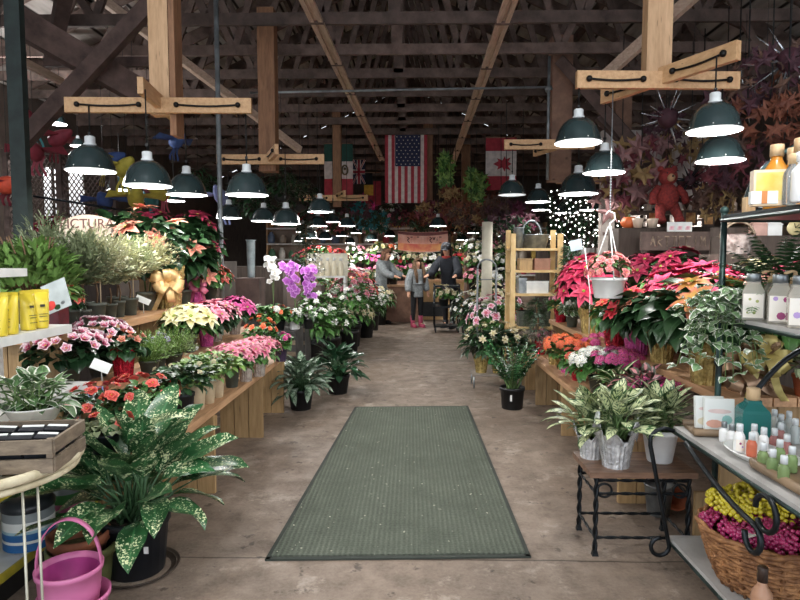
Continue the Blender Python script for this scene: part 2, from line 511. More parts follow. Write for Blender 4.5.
mb = MB(); mb.tube([(0, 0, 2.5), (0, 0, CH)], 0.02, 8); p = P(549, 80, 8.2)
o = tag(mb.build('hanging_conduit', M_PIPE, None, (p.x, p.y, 0)), 'pale upright conduit running along the dark brown post', 'pipe')

M_BRACE = wood('dark_brace_timber', '#66514a', '#372924', (1, 1, 1), 0.85, 0.1, 5.0)
def brace(a, b, w, h, label, m=M_BRACE, name='diagonal_brace', cat='brace'):
    a, b = P(*a), P(*b); c = (a + b) / 2
    mb = MB(); mb.beam(a - c, b - c, w, h)
    return tag(mb.build(name, m, None, c), label, cat)
brace((12, 18, 5.6), (150, 98, 6.4), 0.12, 0.26, 'wide dark brace sloping down from the green post towards the lamp cross')
brace((22, 142, 5.9), (215, -65, 5.9), 0.10, 0.15, 'brown diagonal brace rising from the green post towards the roof')
brace((66, -14, 6.4), (52, 60, 6.9), 0.14, 0.14, 'short dark upright brace high up between the two crossing braces')
brace((45, 62, 6.6), (160, 62, 6.6), 0.06, 0.10, 'thin level roof tie behind the crossing braces')
brace((95, -6, 6.9), (300, 150, 9.4), 0.07, 0.10, 'pale sloping strip passing behind the hanging post', M_STRIP)
brace((20, 60, 6.2), (62, 82, 6.8), 0.05, 0.08, 'pale short strip under the wide dark brace', M_STRIP)
brace((698, -8, 6.0), (598, 82, 7.0), 0.06, 0.12, 'pale sloping rafter brace behind the hanging post with pine cross arms', M_STRIP)
brace((640, 150, 7.6), (560, 60, 8.2), 0.10, 0.14, 'dark sloping brace over the shelves of soap and flowers')
brace((650, 165, 7.9), (600, 115, 7.9), 0.12, 0.16, 'dark brace crossing above the hanging red leaves')

# two pale strips and the level conduit under the trusses
for (a, b, lab) in (((303, -8), (382, 160), 'long pale wooden strip under the roof running down the aisle towards the flag with stars'),
                    ((514, -10), (452, 165), 'long pale wooden strip under the roof running towards the green hanging garland')):
    z = CH - 0.12 - CAMH
    pts = []
    for (x, y) in (a, b):
        d = CAM_ROT @ Vector(((x - 400) / FPX, -(y - 300) / FPX, -1.0)); k = z / d.z
        pts.append(Vector((d.x * k, d.y * k, CH - 0.06 - .065)))
    c = (pts[0] + pts[1]) / 2
    t = thing('ceiling_strip', lab, 'strip', c)
    mb = MB(); dx = Vector((0.045, 0, 0))
    mb.beam(pts[0] - c - dx, pts[1] - c - dx, 0.05, 0.04); mb.beam(pts[0] - c + dx, pts[1] - c + dx, 0.05, 0.04); mb.build('rail', M_STRIP, t)
    mb = MB(); mb.beam(pts[0] - c + Vector((0, 0, .012)), pts[1] - c + Vector((0, 0, .012)), 0.05, 0.02); mb.build('channel', M_STRIP, t)
    mb = MB()
    for k in range(7):
        q = pts[0].lerp(pts[1], (k + .5) / 7) - c; mb.box((q.x, q.y, q.z), (0.155, 0.05, 0.05))
    mb.build('clamp', M_TRUSS, t)
a, b = P(250, 95, 8.4), P(548, 84, 8.2)
mb = MB(); a.z = b.z = 3.72; c = (a + b) / 2
mb.tube([a - c, b - c], 0.016, 6); mb.tube([b - c, b - c + Vector((0.02, 0, -.05))], 0.05, 6)
tag(mb.build('conduit_pipe', M_PIPE, None, c), 'thin level conduit crossing the aisle under the roof', 'pipe')

# ------------------------------------------------------------------ lamps and their timber crosses
M_SHADE = mat('dark_green_lamp_enamel', '#2a3b3c', 0.25, 0, '#223032', 5, 0.15, coat=0.4)
M_REFL = mat('white_lamp_inside', '#f6f8f8', 0.5, 0, '#f0f2f2', 4)
M_BULB = mat('lit_bulb', '#ffffff', 0.5, 0, '#f4faff', 4, emit=14.0)
M_SOCK = mat('white_lamp_collar', '#e4e8e8', 0.4)
LAMP_W = 24.0
def lamp_proto():
    t = thing('pendant_lamp', 'x', 'lamp')
    mb = MB()
    out = [(.036, .200), (.05, .197), (.085, .183), (.122, .152), (.150, .108), (.169, .052), (.180, .014), (.186, .000)]
    mb.lathe(out, 28)
    for k in range(6):
        a = k * PI / 3 + .3; mb.ball((.174 * cos(a), .174 * sin(a), .022), .006, 6, 4, 1)
    mb.build('shade', [M_SHADE, M_WHITE], t)
    mb = MB(); mb.lathe([(r - .004 if r > .02 else r, z - .003) for r, z in reversed(out)], 28); mb.lathe([(.182, -.003), (.187, -.001), (.187, .004)], 28)
    mb.disc((0, 0, .19), .045, 12)
    mb.build('reflector', M_REFL, t)
    mb = MB(); mb.lathe([(.045, .195), (.046, .21), (.038, .214), (.038, .262), (.030, .268), (.012, .272)], 14); mb.build('socket', M_SOCK, t)
    mb = MB(); mb.lathe([(.004, .055), (.03, .062), (.036, .085), (.028, .13), (.02, .185)], 12, closed_bottom=True); mb.build('bulb', M_BULB, t)
    return t
LAMP0 = lamp_proto()
LAMP0_USED = [False]
CORD_ME = None
def cord_mesh():
    mb = MB(); mb.tube([(0, 0, 0), (0, 0, 1)], 0.006, 5); mb.box((0, 0, .12), (.02, .02, .05))
    return mb.mesh('cord', M_CABLE)
CORD_ME = cord_mesh()
def lamp(px, py, Y, top, label, dia=0.315, group=None, lit=True, light=None):
    """A pendant lamp whose rim centre shows at (px, py); top = height its cord hangs from."""
    p = P(px, py, Y); s = dia / .37
    if not LAMP0_USED[0]:
        o = LAMP0; LAMP0_USED[0] = True; o.location = p; o.scale = (s,) * 3; o['label'] = label
        if group: o['group'] = group
    else:
        o = dup(LAMP0, p, random.random() * 6, s, label, group)
    # the first copy's cord is added per lamp since lengths differ
    c = child('cord', CORD_ME, o, loc=(0, 0, .262))
    c.scale = (1, 1, max(0.02, (top - p.z) / s - .262))
    if o is LAMP0: KIDS[o.name].remove(c)
    if lit:
        L = bpy.data.lights.new('lamp_light', 'POINT'); L.energy = light or LAMP_W; L.color = (1.0, 0.985, 0.95); L.shadow_soft_size = 0.03
        lo = bpy.data.objects.new('lamp_light', L); COL.objects.link(lo); lo.location = p + Vector((0, 0, .03 * s))
    return o

M_BOLT = mat('black_bolt', '#1a1614', 0.5, 0.5)
def lamp_cross(c, ends, label, post_w=0.17, dz=(0, 0.0), top=CH + .2, below=.0, side=False, post=True):
    """A hanging post carrying two crossed pine arms; ends = two pairs of arm ends (x, y), z on dz."""
    t = thing('lamp_cross', label, 'lamp beam', c)
    if post:
        mb = MB(); mb.box((0, .09, (top - c[2] - below) / 2), (post_w, .1, top - c[2] + below)); mb.build('post', M_PINEV, t)
    if side:
        mb = MB(); mb.box((post_w / 2 + .02, .12, (top - c[2]) / 2 - .12), (.05, .16, top - c[2] + .2)); mb.build('side_board', M_POSTV, t)
    for k, (a, b) in enumerate(ends):
        a = Vector((a[0] - c[0], a[1] - c[1], dz[k])); b = Vector((b[0] - c[0], b[1] - c[1], dz[k]))
        off = Vector((0, -.0, 0)) if k == 0 else Vector((0.0, 0, 0))
        mb = MB(); mb.beam(a + off, b + off, .042, .115); ar = mb.build('arm', M_PINE, t)
        # black cable along the arm's face with its bolts
        d = (b - a).normalized(); nrm = Vector((d.y, -d.x, 0)); nrm = nrm if nrm.y < 0 else -nrm
        mb = MB()
        for f0, f1 in ((.07, .4), (.6, .93)):
            q = [a.lerp(b, f0 + (f1 - f0) * i / 6) + nrm * .032 + Vector((0, 0, -.012 * sin(PI * i / 6))) for i in range(7)]
            mb.tube(q, .008, 5)
            for e in (q[0], q[-1]): mb.ball(e, .022, 8, 5)
        mb.build('cable', M_BOLT, ar)
    return t

def XYof(px, Y): p = P(px, 250, Y); return (p.x, Y)
Z1 = 2.64
# nearer pair of crosses
def cross_at(label, cx, cY, A, B, z, **k):
    c = (*XYof(cx, cY), z)
    return lamp_cross(c, ((XYof(*A[0]), XYof(*A[1])), (XYof(*B[0]), XYof(*B[1]))), label, dz=(0.0, 0.03), **k)
cross_at('pale hanging post with crossed pine arms over the silvery herbs', 162, 4.75, ((71, 4.72), (254, 4.78)), ((145, 4.3), (182, 5.35)), Z1, below=.06, side=True, post_w=.16)
cross_at('pale hanging post with crossed pine arms over the big poinsettias', 656, 4.2, ((573, 4.2), (732, 4.25)), ((731, 3.72), (599, 4.75)), 2.66)
cross_at('hanging pine cross arms on the brown post over the orchids', 268, 7.28, ((219, 7.2), (325, 7.2)), ((278, 6.7), (262, 8.0)), 2.62, post=False)
cross_at('hanging pine cross arms in front of the flag with the red leaf', 540, 7.4, ((503, 7.3), (592, 7.3)), ((585, 6.9), (533, 8.0)), 2.80, post=False)
cross_at('small far pine cross arms hanging below the green white and red flag', 337, 12.2, ((300, 12.2), (368, 12.2)), ((345, 11.6), (331, 12.9)), 2.66, post=False)
cross_at('far pine cross arms hanging behind the string lights', 596, 10.0, ((555, 10.0), (640, 10.0)), ((610, 9.5), (585, 10.6)), 2.72, post=False)

lamp(91, 171, 4.7, Z1, 'dark green pendant lamp on the outer end of the pine arm over the herbs', 0.37)
lamp(148, 186, 4.3, Z1, 'dark green pendant lamp hanging lowest and nearest over the silvery herbs', 0.335)
lamp(187, 195, 5.35, Z1, 'dark green pendant lamp half behind the nearest one over the poinsettias', 0.35)
lamp(247, 195, 4.8, Z1, 'dark green pendant lamp on the aisle end of the pine arm over the poinsettias', 0.335)
lamp(578, 143, 4.2, 2.66, 'dark green pendant lamp on the aisle end of the pine arms over the red poinsettias')
lamp(714, 131, 3.74, 2.66, 'big dark green pendant lamp hanging from the nearest arm end by the amber bottles')
lamp(604, 173, 4.74, 2.66, 'dark green pendant lamp straight above the white hanging flower pot')
lamp(720, 161, 4.24, 2.66, 'dark green pendant lamp hanging just below the big one by the amber bottles')
lamp(229, 218, 7.9, 2.62, 'pendant lamp hanging behind the burgundy poinsettias', 0.33)
lamp(264, 221, 8.0, 2.62, 'pendant lamp over the white orchid', 0.33)
lamp(286, 224, 6.75, 2.62, 'pendant lamp over the purple orchids, fourth of the row from the pole', 0.33)
lamp(320, 212, 7.2, 2.62, 'pendant lamp on the aisle end of the cross arms over the orchids', 0.30)
lamp(512, 195, 7.3, 2.80, 'unlit dark pendant lamp hanging in front of the flag with the red leaf', 0.33, lit=False)
lamp(538, 202, 8.0, 2.80, 'pendant lamp hanging above the galvanised bucket on the wooden rack', 0.33)
lamp(578, 194, 6.9, 2.80, 'pendant lamp hanging in front of the string lights', 0.44)
lamp(541, 210, 10.0, 2.72, 'pendant lamp just below another, above the galvanised bucket', 0.30)
lamp(566, 213, 9.6, 2.72, 'small pendant lamp behind the string lights, nearer the rack', 0.38)
lamp(592, 210, 9.6, 2.72, 'small pendant lamp behind the string lights, nearer the hanging pot', 0.38)
lamp(120, 190, 8.5, 3.2, 'lit pendant lamp beyond the fence between two nearer lamps', 0.36)
lamp(174, 201, 8.6, 3.2, 'lit pendant lamp low behind the salmon poinsettia', 0.30)
lamp(57, 124, 8.5, 3.9, 'bright lamp glowing high up beside the diagonal brace', 0.26, light=40)
lamp(78, 146, 9.5, 3.6, 'small lit lamp behind the outermost green lamp', 0.22)
FARL = 'lamps of the far rows over the aisle'
for (x, y, Y) in ((318, 226, 10.5), (333, 222, 12.0), (347, 226, 11.8), (303, 232, 13.0), (309, 238, 11.2), (325, 239, 14.0), (342, 236, 14.5), (356, 233, 15.5), (331, 231, 15.5),
                  (438, 226, 12.0), (452, 233, 14.5), (474, 233, 15.0), (372, 240, 16.0), (390, 236, 17.5), (462, 240, 17.5), (505, 236, 15.5), (300, 241, 16.5), (420, 243, 18.4), (350, 243, 18.4), (480, 243, 18.4)):  # the farthest three are added to brighten the back shelving
    lamp(x, y, Y, CH - .1, 'small lit lamp of the far rows hanging over the end of the hall', 0.33, FARL, light=34)

# unseen lamps added above the frame to brighten the foreground
for (x, y, lab) in ((-2.4, 1.5, 'unseen pendant lamp added over the white metal shelving'), (-1.3, 1.9, 'unseen pendant lamp added over the wicker table'), (2.2, 1.4, 'unseen pendant lamp added over the back of the iron shelf unit'), (1.2, 1.9, 'unseen pendant lamp added over the soap shelf')):
    o = dup(LAMP0, (x, y, 2.75), 0, 1, lab)
    c = child('cord', CORD_ME, o, loc=(0, 0, .262)); c.scale = (1, 1, CH - 2.75 - .262 - .1)
    L = bpy.data.lights.new('lamp_light', 'POINT'); L.energy = LAMP_W * 2; L.color = (1.0, 0.985, 0.95); L.shadow_soft_size = 0.03
    lo = bpy.data.objects.new('lamp_light', L); COL.objects.link(lo); lo.location = (x, y, 2.78)

lamp(697, 214, 7.75, CH - .1, 'small lit globe lamp behind the framed pictures', 0.14, light=14)
lamp(652, 214, 7.75, CH - .1, 'small lit globe lamp between the whitewashed posts', 0.14, light=14)
lamp(760, 216, 5.6, CH - .1, 'small added lamp lighting the space behind the wrought iron shelf', 0.14, light=10)  # extra lamp put in to brighten this back corner
# ------------------------------------------------------------------ plant materials
L_GREEN = leafmat('leaf_mid_green', '#4f7a3c')
L_DARK = leafmat('leaf_dark_green', '#2c4a2a', rough=0.35)
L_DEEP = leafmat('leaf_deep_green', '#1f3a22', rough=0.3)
L_LIGHT = leafmat('leaf_light_green', '#7fa050')
L_SILVER = leafmat('leaf_silver_green', '#bcc29c', vein=False, rough=0.6)
L_SILVER2 = leafmat('leaf_pale_cream_green', '#dcdbb2', vein=False, rough=0.6)
L_GREY = leafmat('leaf_grey_green', '#8a9570', vein=False, rough=0.6)
L_SPECK = leafmat('leaf_speckled', '#2f6036', 'speckle', '#dfe3b6', 0.28)
L_FEATHER = leafmat('leaf_feathered_cream', '#3d6238', 'feather', '#e0e6b6', 0.4)
L_MARGIN = leafmat('leaf_white_edged', '#5a7f4c', 'margin', '#eceedd', 0.4)
L_STRIPE = leafmat('leaf_cream_striped', '#4b7a3a', 'centre', '#eef0c8', 0.4)
L_PINKLEAF = leafmat('leaf_pink_splashed', '#4a4a38', 'centre', '#d98a92', 0.5)
L_DUSKY = leafmat('leaf_dusky', '#5d6048', 'tip', '#8f5d62', 0.6)
L_IVY = leafmat('leaf_ivy_white_edge', '#7c9c6e', 'margin', '#f0f1e4', 0.4)
L_FIR = leafmat('leaf_fir', '#3f7448', vein=False, rough=0.6)
L_TREE = leafmat('leaf_blue_fir', '#7d9a88', vein=False, rough=0.6)
L_STEM = mat('stem_green', '#5e7a44', 0.6)
M_BARK = mat('stem_brown', '#6b5138', 0.8)
def petal(name, c, c2, kind='tip', rough=0.55): return leafmat(name, c, kind, c2, rough, 0.12, False)
F_PINK = petal('petal_pink', '#e0718f', '#f4b3bd')
F_HOT = petal('petal_hot_pink', '#d6285c', '#ea5a80')
F_RED = petal('petal_red', '#d02a38', '#e2505a')
F_BURG = petal('petal_burgundy', '#8e1f3c', '#b03a58')
F_SALMON = petal('petal_salmon', '#d97c66', '#e8a48c')
F_CORAL = petal('petal_coral', '#e04a44', '#f07a6c')
F_YELLOW = petal('petal_pale_yellow', '#efe39a', '#f6f0c4')
F_MARBLE = petal('petal_pink_white', '#e0608f', '#fbeef0')
F_MAG = petal('petal_magenta', '#c2327e', '#e26aa6')
F_PURPLE = petal('petal_orchid', '#b85ac4', '#dd9ae2')
F_WHITE = petal('petal_white', '#f3f1e6', '#ffffff')
F_CREAM = petal('petal_cream', '#cfc39a', '#ddd3b4')
F_ORANGE = petal('petal_orange', '#e0563a', '#f08a5a')
F_PEACH = petal('petal_yellow_salmon', '#e6b05a', '#e8806a')
F_LILAC = petal('petal_lilac', '#9a8ab8', '#c6b8da')
F_DKPURP = petal('petal_plum', '#6a2a44', '#8e4860')
FOIL = {}
def foil(name, c, c2):
    return mat(name, c, 0.22, 0.6, c2, 30, 0.1, 0.9)
FO_SILVER = foil('silver_foil', '#f0f2f2', '#c4c6c8')
FO_GOLD = foil('gold_foil', '#cdb676', '#94804a')
FO_RED = foil('red_foil', '#c01e34', '#7e1424')
FO_PINK = foil('pink_foil', '#e06aae', '#b04488')
FO_BRONZE = foil('bronze_foil', '#a88a6c', '#6e5642')
FO_CLEAR = foil('pale_clear_wrap', '#d9cfc6', '#b6a79c')
PAPER = mat('kraft_wrap', '#cdb99a', 0.8, 0, '#b29c7c', 9)
RND = random.Random(7)
rr = RND.uniform

# ------------------------------------------------------------------ containers
def pot(root, rt, rb, h, m=None, name='pot', lip=True, n=20, ribs=False, wob=None):
    mb = MB(); lp = 0.07 * rt
    prof = [(rb * .96, 0), (rb, .004), (rt, h * .86)]
    prof += [(rt + lp, h * .86), (rt + lp, h)] if lip else [(rt, h)]
    prof += [(rt - .004, h), (rt - .006, h * .88), (rt * .9, h * .86)]
    if ribs:
        wob = lambda r, z, a, i: (r * (1 + .018 * cos(24 * a)) if i in (1, 2) else r, z)
    mb.lathe(prof, 48 if ribs else n, wob=wob, closed_bottom=True)
    o = mb.build(name, m or M_BLACKPL, root)
    mb = MB(); mb.disc((0, 0, h * .88), rt * .97, n); mb.build('soil', M_SOIL, o)
    return o

def wrap(root, rt, rb, h, m, flare=1.25, seed=0, name='foil_wrap', ruff=0.16):
    q = random.Random(seed)
    ph = [q.uniform(0, 6) for _ in range(4)]
    def wob(r, z, a, i):
        k = i / 6
        return (r * (1 + .05 * sin(9 * a + ph[0]) * k + .04 * sin(17 * a + ph[1])), z + h * ruff * k * k * (sin(3 * a + ph[2]) * .6 + sin(7 * a + ph[3]) * .5))
    prof = [(rb, 0.0), (rb * 1.04, h * .2), (rb + (rt - rb) * .5, h * .5), (rt * .98, h * .8), (rt * (1 + flare) / 2, h), (rt * flare, h * 1.16), (rt * flare * .98, h * 1.17)]
    mb = MB(); mb.lathe(prof, 44, wob=wob, closed_bottom=True, smooth=False)
    o = mb.build(name, m, root)
    mb = MB(); mb.disc((0, 0, h * .85), rt * .95, 16); mb.build('soil', M_SOIL, o)
    return o

# ------------------------------------------------------------------ foliage makers (each returns a builder in the plant's space)
def mound(r, h, n, L, W, z0=0.0, shape='oval', droop=.7, seed=1, inner=.3, elev=(.2, 1.0), nseg=3, fold=.2):
    """A rounded head of leaves of radius r, from z0 up to z0+h."""
    q = random.Random(seed); mb = MB()
    for _ in range(n):
        th = q.uniform(0, 2 * PI); u = q.uniform(-.25, 1) ; ph = math.asin(max(-1, min(1, u)))
        k = q.uniform(inner, 1) ** .5
        p = (r * k * cos(ph) * cos(th) * .8, r * k * cos(ph) * sin(th) * .8, z0 + h * .45 + h * .5 * k * sin(ph))
        yaw = th - PI / 2 + q.uniform(-.7, .7)
        s = q.uniform(.7, 1.15)
        mb.leaf(orient(p, yaw, q.uniform(*elev) * (1 if u > 0 else -.2), q.uniform(-.5, .5)), L * s, W * s, droop * q.uniform(.5, 1.3), fold, nseg, shape)
    return mb

def stems(mb, n, r0, r1, h, z0, seed, rad=.004, mi=0):
    q = random.Random(seed)
    for _ in range(n):
        a = q.uniform(0, 2 * PI); k = q.uniform(.2, 1)
        mb.tube([(r0 * k * cos(a), r0 * k * sin(a), z0), ((r0 + r1) / 2 * k * cos(a + .1), (r0 + r1) / 2 * k * sin(a + .1), z0 + h * .55), (r1 * k * cos(a), r1 * k * sin(a), z0 + h)], rad, 5, mi)

def big_leaves(n, L, W, stalk, z0, seed, shape='oval', elev=(.5, 1.3), droop=(.7, 1.3), spread=.05, nseg=6, fold=.15, wave=.0, rise=1.0):
    """Arching blades on their own stalks from one crown."""
    q = random.Random(seed); mb = MB()
    for i in range(n):
        f = i / max(1, n - 1)
        yaw = i * 2.399 + q.uniform(-.3, .3)
        e = elev[0] + (elev[1] - elev[0]) * f + q.uniform(-.15, .15)
        st = stalk * q.uniform(.7, 1.1) * (.75 + .4 * f) * rise
        d = Vector((-sin(yaw) * cos(e), cos(yaw) * cos(e), sin(e)))
        p0 = Vector((q.uniform(-spread, spread), q.uniform(-spread, spread), z0))
        up = (d + Vector((0, 0, .6))).normalized()
        p1 = p0 + up * st * .6; p2 = p1 + d * st * .4
        mb.tube([p0, p1, p2], [.007 * L / .3 + .002, .005 * L / .3 + .002, .003], 5, 1)
        s = q.uniform(.8, 1.15)
        mb.leaf(orient(p2, yaw, e * .85, q.uniform(-.35, .35)), L * s, W * s, q.uniform(*droop), fold, nseg, shape, 0, q.uniform(-.4, .4), wave)
    return mb

BLOOMS = {}
def bloom_mesh(key, n, L, W, m, centre=None, layers=2, elev=.25, shape='lance', droop=.35, seed=0):
    if key in BLOOMS: return BLOOMS[key]
    q = random.Random(hash(key) % 1000 if isinstance(key, int) else sum(map(ord, str(key))))
    mb = MB()
    for l in range(layers):
        k = 1 - .36 * l
        for i in range(n - l):
            mb.leaf(orient((0, 0, .004 * l), 2 * PI * i / (n - l) + l * .5 + q.uniform(-.15, .15), elev + .3 * l + q.uniform(-.12, .12), q.uniform(-.2, .2)), L * k * q.uniform(.85, 1.1), W * k, droop, .12, 4, shape)
    for i in range(5):
        a = i * 1.26; mb.ball((L * .06 * cos(a), L * .06 * sin(a), .012), L * .05, 5, 3, 1)
    BLOOMS[key] = mb.mesh('bloom', [m, centre or MATS['flower_centre']])
    return BLOOMS[key]
mat('flower_centre', '#d9c24a', 0.6)
M_CTR_DK = mat('flower_centre_dark', '#7a3a3a', 0.6)
M_CTR_GR = mat('flower_centre_green', '#9db04a', 0.6)

def floret_cluster(key, n, r, size, m, ctr=None, petals=4, flat=.6):
    """A domed head of small florets in one mesh."""
    if key in BLOOMS: return BLOOMS[key]
    q = random.Random(sum(map(ord, key))); mb = MB()
    for i in range(n):
        a = i * 2.399; k = math.sqrt((i + .5) / n)
        p = (r * k * cos(a), r * k * sin(a), r * flat * (1 - k * k) + q.uniform(-.1, .1) * r)
        tilt = k * .9
        base = Matrix.Translation(p) @ Matrix.Rotation(a - PI / 2, 4, 'Z') @ Matrix.Rotation(-tilt, 4, 'X')
        for j in range(petals):
            mb.leaf(base @ Matrix.Rotation(2 * PI * j / petals + q.uniform(-.2, .2), 4, 'Z') @ Matrix.Rotation(q.uniform(.1, .5), 4, 'X'), size, size * .8, .3, .05, 2, 'oval')
        mb.ball((p[0], p[1], p[2] + size * .12), size * .14, 4, 3, 1)
    BLOOMS[key] = mb.mesh('flower_cluster', [m, ctr or MATS['flower_centre']])
    return BLOOMS[key]

def place_on_dome(q, r, h, z0, tilt=.9, umin=.15):
    th = q.uniform(0, 2 * PI); u = q.uniform(umin, 1)
    ph = math.asin(u)
    p = Vector((r * cos(ph) * cos(th), r * cos(ph) * sin(th), z0 + h * sin(ph)))
    return p, th, (PI / 2 - ph) * tilt

def blooms_on(root, me, n, r, h, z0, seed, name='bloom', s=(.8, 1.15), umin=.2, tilt=.9, bias=None):
    q = random.Random(seed)
    pts = []
    for i in range(n):
        best = None
        for _ in range(12):
            p, th, t = place_on_dome(q, r, h, z0, tilt, umin)
            d = min([(p - a).length for a in pts] or [9])
            if best is None or d > best[0]: best = (d, p, th, t)
        _, p, th, t = best; pts.append(p)
        M = Matrix.Translation(p) @ Matrix.Rotation(th - PI / 2, 4, 'Z') @ Matrix.Rotation(-t, 4, 'X') @ Matrix.Rotation(q.uniform(0, 6), 4, 'Z') @ Matrix.Scale(q.uniform(*s), 4)
        child(name, me, root, M)

# ------------------------------------------------------------------ whole plants
def container(root, kind, rt, h, seed):
    if kind == 'black': pot(root, rt, rt * .8, h, M_BLACKPL, ribs=True)
    elif kind == 'navy': pot(root, rt, rt * .85, h, M_NAVYPL)
    elif kind == 'grey': pot(root, rt, rt * .75, h, M_GREYPL)
    elif kind == 'white': pot(root, rt, rt * .75, h, M_WHITEPL)
    elif kind == 'paper': pot(root, rt, rt * .8, h, PAPER, 'paper_wrap', False)
    elif kind == 'purple': pot(root, rt, rt * .8, h, mat('purple_glaze', '#4a3a58', 0.4))
    elif kind == 'terracotta': pot(root, rt, rt * .75, h, mat('terracotta', '#b4623e', 0.8, 0, '#8e4a2e', 12))
    elif kind is None: pass
    else: wrap(root, rt, rt * .8, h, kind, 1.2, seed)

def poinsettia(label, loc, petal_m, r, h, pot_r=.065, pot_h=.12, wrapk='grey', nb=7, bl=.09, leaf=L_DARK, nl=70, seed=1, ctr=None, name='poinsettia', cat='flower', group=None, umin=.35, LL=.11):
    """Stands on its pot's base; r = head radius, h = whole height."""
    t = thing(name, label, cat, loc, 0, 1, group)
    container(t, wrapk, pot_r, pot_h, seed)
    hh = h - pot_h
    mb = mound(r * .95, hh * .95, int(nl * 1.5), LL, LL * .62, pot_h - .02, 'oval', .9, seed)
    mb.build('foliage', leaf, t)
    mb = MB(); stems(mb, 6, pot_r * .5, r * .6, hh * .7, pot_h * .85, seed); mb.build('stems', L_STEM, t)
    me = bloom_mesh('p_%s_%d' % (petal_m.name, int(bl * 100)), 7, bl, bl * .5, petal_m, ctr or M_CTR_GR)
    blooms_on(t, me, nb, r * .92, hh * .62, pot_h + hh * .38, seed + 5, 'bloom', umin=umin, tilt=.75)
    return t

def cluster_plant(label, loc, petal_m, r, h, key, pot_r=.06, pot_h=.11, wrapk='grey', nb=9, cr=.035, nf=22, fs=.012, leaf=L_DARK, nl=70, seed=1, LL=.07, name='flowering_plant', cat='flower', group=None, petals=4, umin=.35, ctr=None, LW=.6):
    t = thing(name, label, cat, loc, 0, 1, group)
    container(t, wrapk, pot_r, pot_h, seed)
    hh = h - pot_h
    mound(r, hh * .95, int(nl * 1.7), LL, LL * LW * 1.1, pot_h - .02, 'oval', .7, seed).build('foliage', leaf, t)
    me = floret_cluster(key, nf, cr, fs, petal_m, ctr, petals)
    blooms_on(t, me, nb, r * .95, hh * .6, pot_h + hh * .42, seed + 9, 'flower_cluster', umin=umin)
    return t

def flower_plant(label, loc, petal_m, r, h, key, pot_r=.06, pot_h=.11, wrapk='grey', nb=14, fl=.03, fw=.03, petals=5, leaf=L_DARK, nl=70, LL=.08, seed=1, name='flowering_plant', cat='flower', group=None, umin=.3, layers=2, elev=.5, LW=.7):
    t = thing(name, label, cat, loc, 0, 1, group)
    container(t, wrapk, pot_r, pot_h, seed)
    hh = h - pot_h
    mound(r, hh * .9, int(nl * 1.7), LL, LL * LW * 1.1, pot_h - .02, 'oval', .8, seed).build('foliage', leaf, t)
    me = bloom_mesh('f_' + key, petals, fl, fw, petal_m, None, layers, elev, 'oval', .4)
    blooms_on(t, me, nb, r, hh * .62, pot_h + hh * .4, seed + 3, 'flower', umin=umin)
    return t

def herb(label, loc, r, h, pot_r=.06, pot_h=.12, wrapk='grey', leaf=L_SILVER, n=70, seed=1, trunk=.35, LL=.03, LW=.007, name='potted_herb', cat='plant', per=14, stake=False):
    """A bushy head of thin twigs set with narrow leaves on a short woody stem."""
    q = random.Random(seed)
    t = thing(name, label, cat, loc)
    container(t, wrapk, pot_r, pot_h, seed)
    z0 = pot_h + (h - pot_h) * trunk
    mb = MB(); mb.tube([(0, 0, pot_h * .8), (.008, .004, (pot_h + z0) / 2), (0, 0, z0)], .006, 6)
    mb.build('stem', M_BARK, t)
    mb = MB(); H = h - z0
    for _ in range(n):
        th = q.uniform(0, 2 * PI); ph = math.asin(q.uniform(-.15, 1)); k = q.uniform(.65, 1.05)
        e = Vector((r * cos(ph) * cos(th) * k, r * cos(ph) * sin(th) * k, z0 + H * .35 + H * .65 * sin(ph) * k))
        s = Vector((0, 0, z0)); mid = s.lerp(e, .5) + Vector((0, 0, .03))
        pts = [s.lerp(mid, .4), mid, e]
        for i in range(per):
            f = .15 + .85 * (i + q.random()) / per
            p = (s.lerp(mid, f * 2) if f < .5 else mid.lerp(e, f * 2 - 1))
            d = (e - mid).normalized()
            yaw = math.atan2(-d.x, d.y) + q.uniform(-1.3, 1.3)
            mb.leaf(orient(p, yaw, math.asin(max(-1, min(1, d.z))) * .6 + q.uniform(-.2, .9), q.uniform(-.5, .5)), LL * q.uniform(.7, 1.3), LW, .3, .1, 2, 'oval')
    mb.build('foliage', leaf, t)
    if stake:
        mb = MB(); mb.tube([(pot_r * .5, .0, pot_h * .8), (pot_r * .5, 0, h * .62)], .004, 5); mb.build('stake', PAPER, t)
    return t

def leafy(label, loc, n, L, W, stalk, leaf, pot_r, pot_h, wrapk='black', seed=1, shape='oval', elev=(.35, 1.35), droop=(.6, 1.2), spread=.05, name='potted_plant', cat='plant', nseg=6, wave=0.0, fold=.15, rise=1.0, s=1.0, group=None):
    t = thing(name, label, cat, loc, 0, s, group)
    container(t, wrapk, pot_r, pot_h, seed)
    big_leaves(n, L, W, stalk, pot_h * .85, seed, shape, elev, droop, spread, nseg, fold, wave, rise).build('foliage', [leaf, L_DARK], t)
    return t

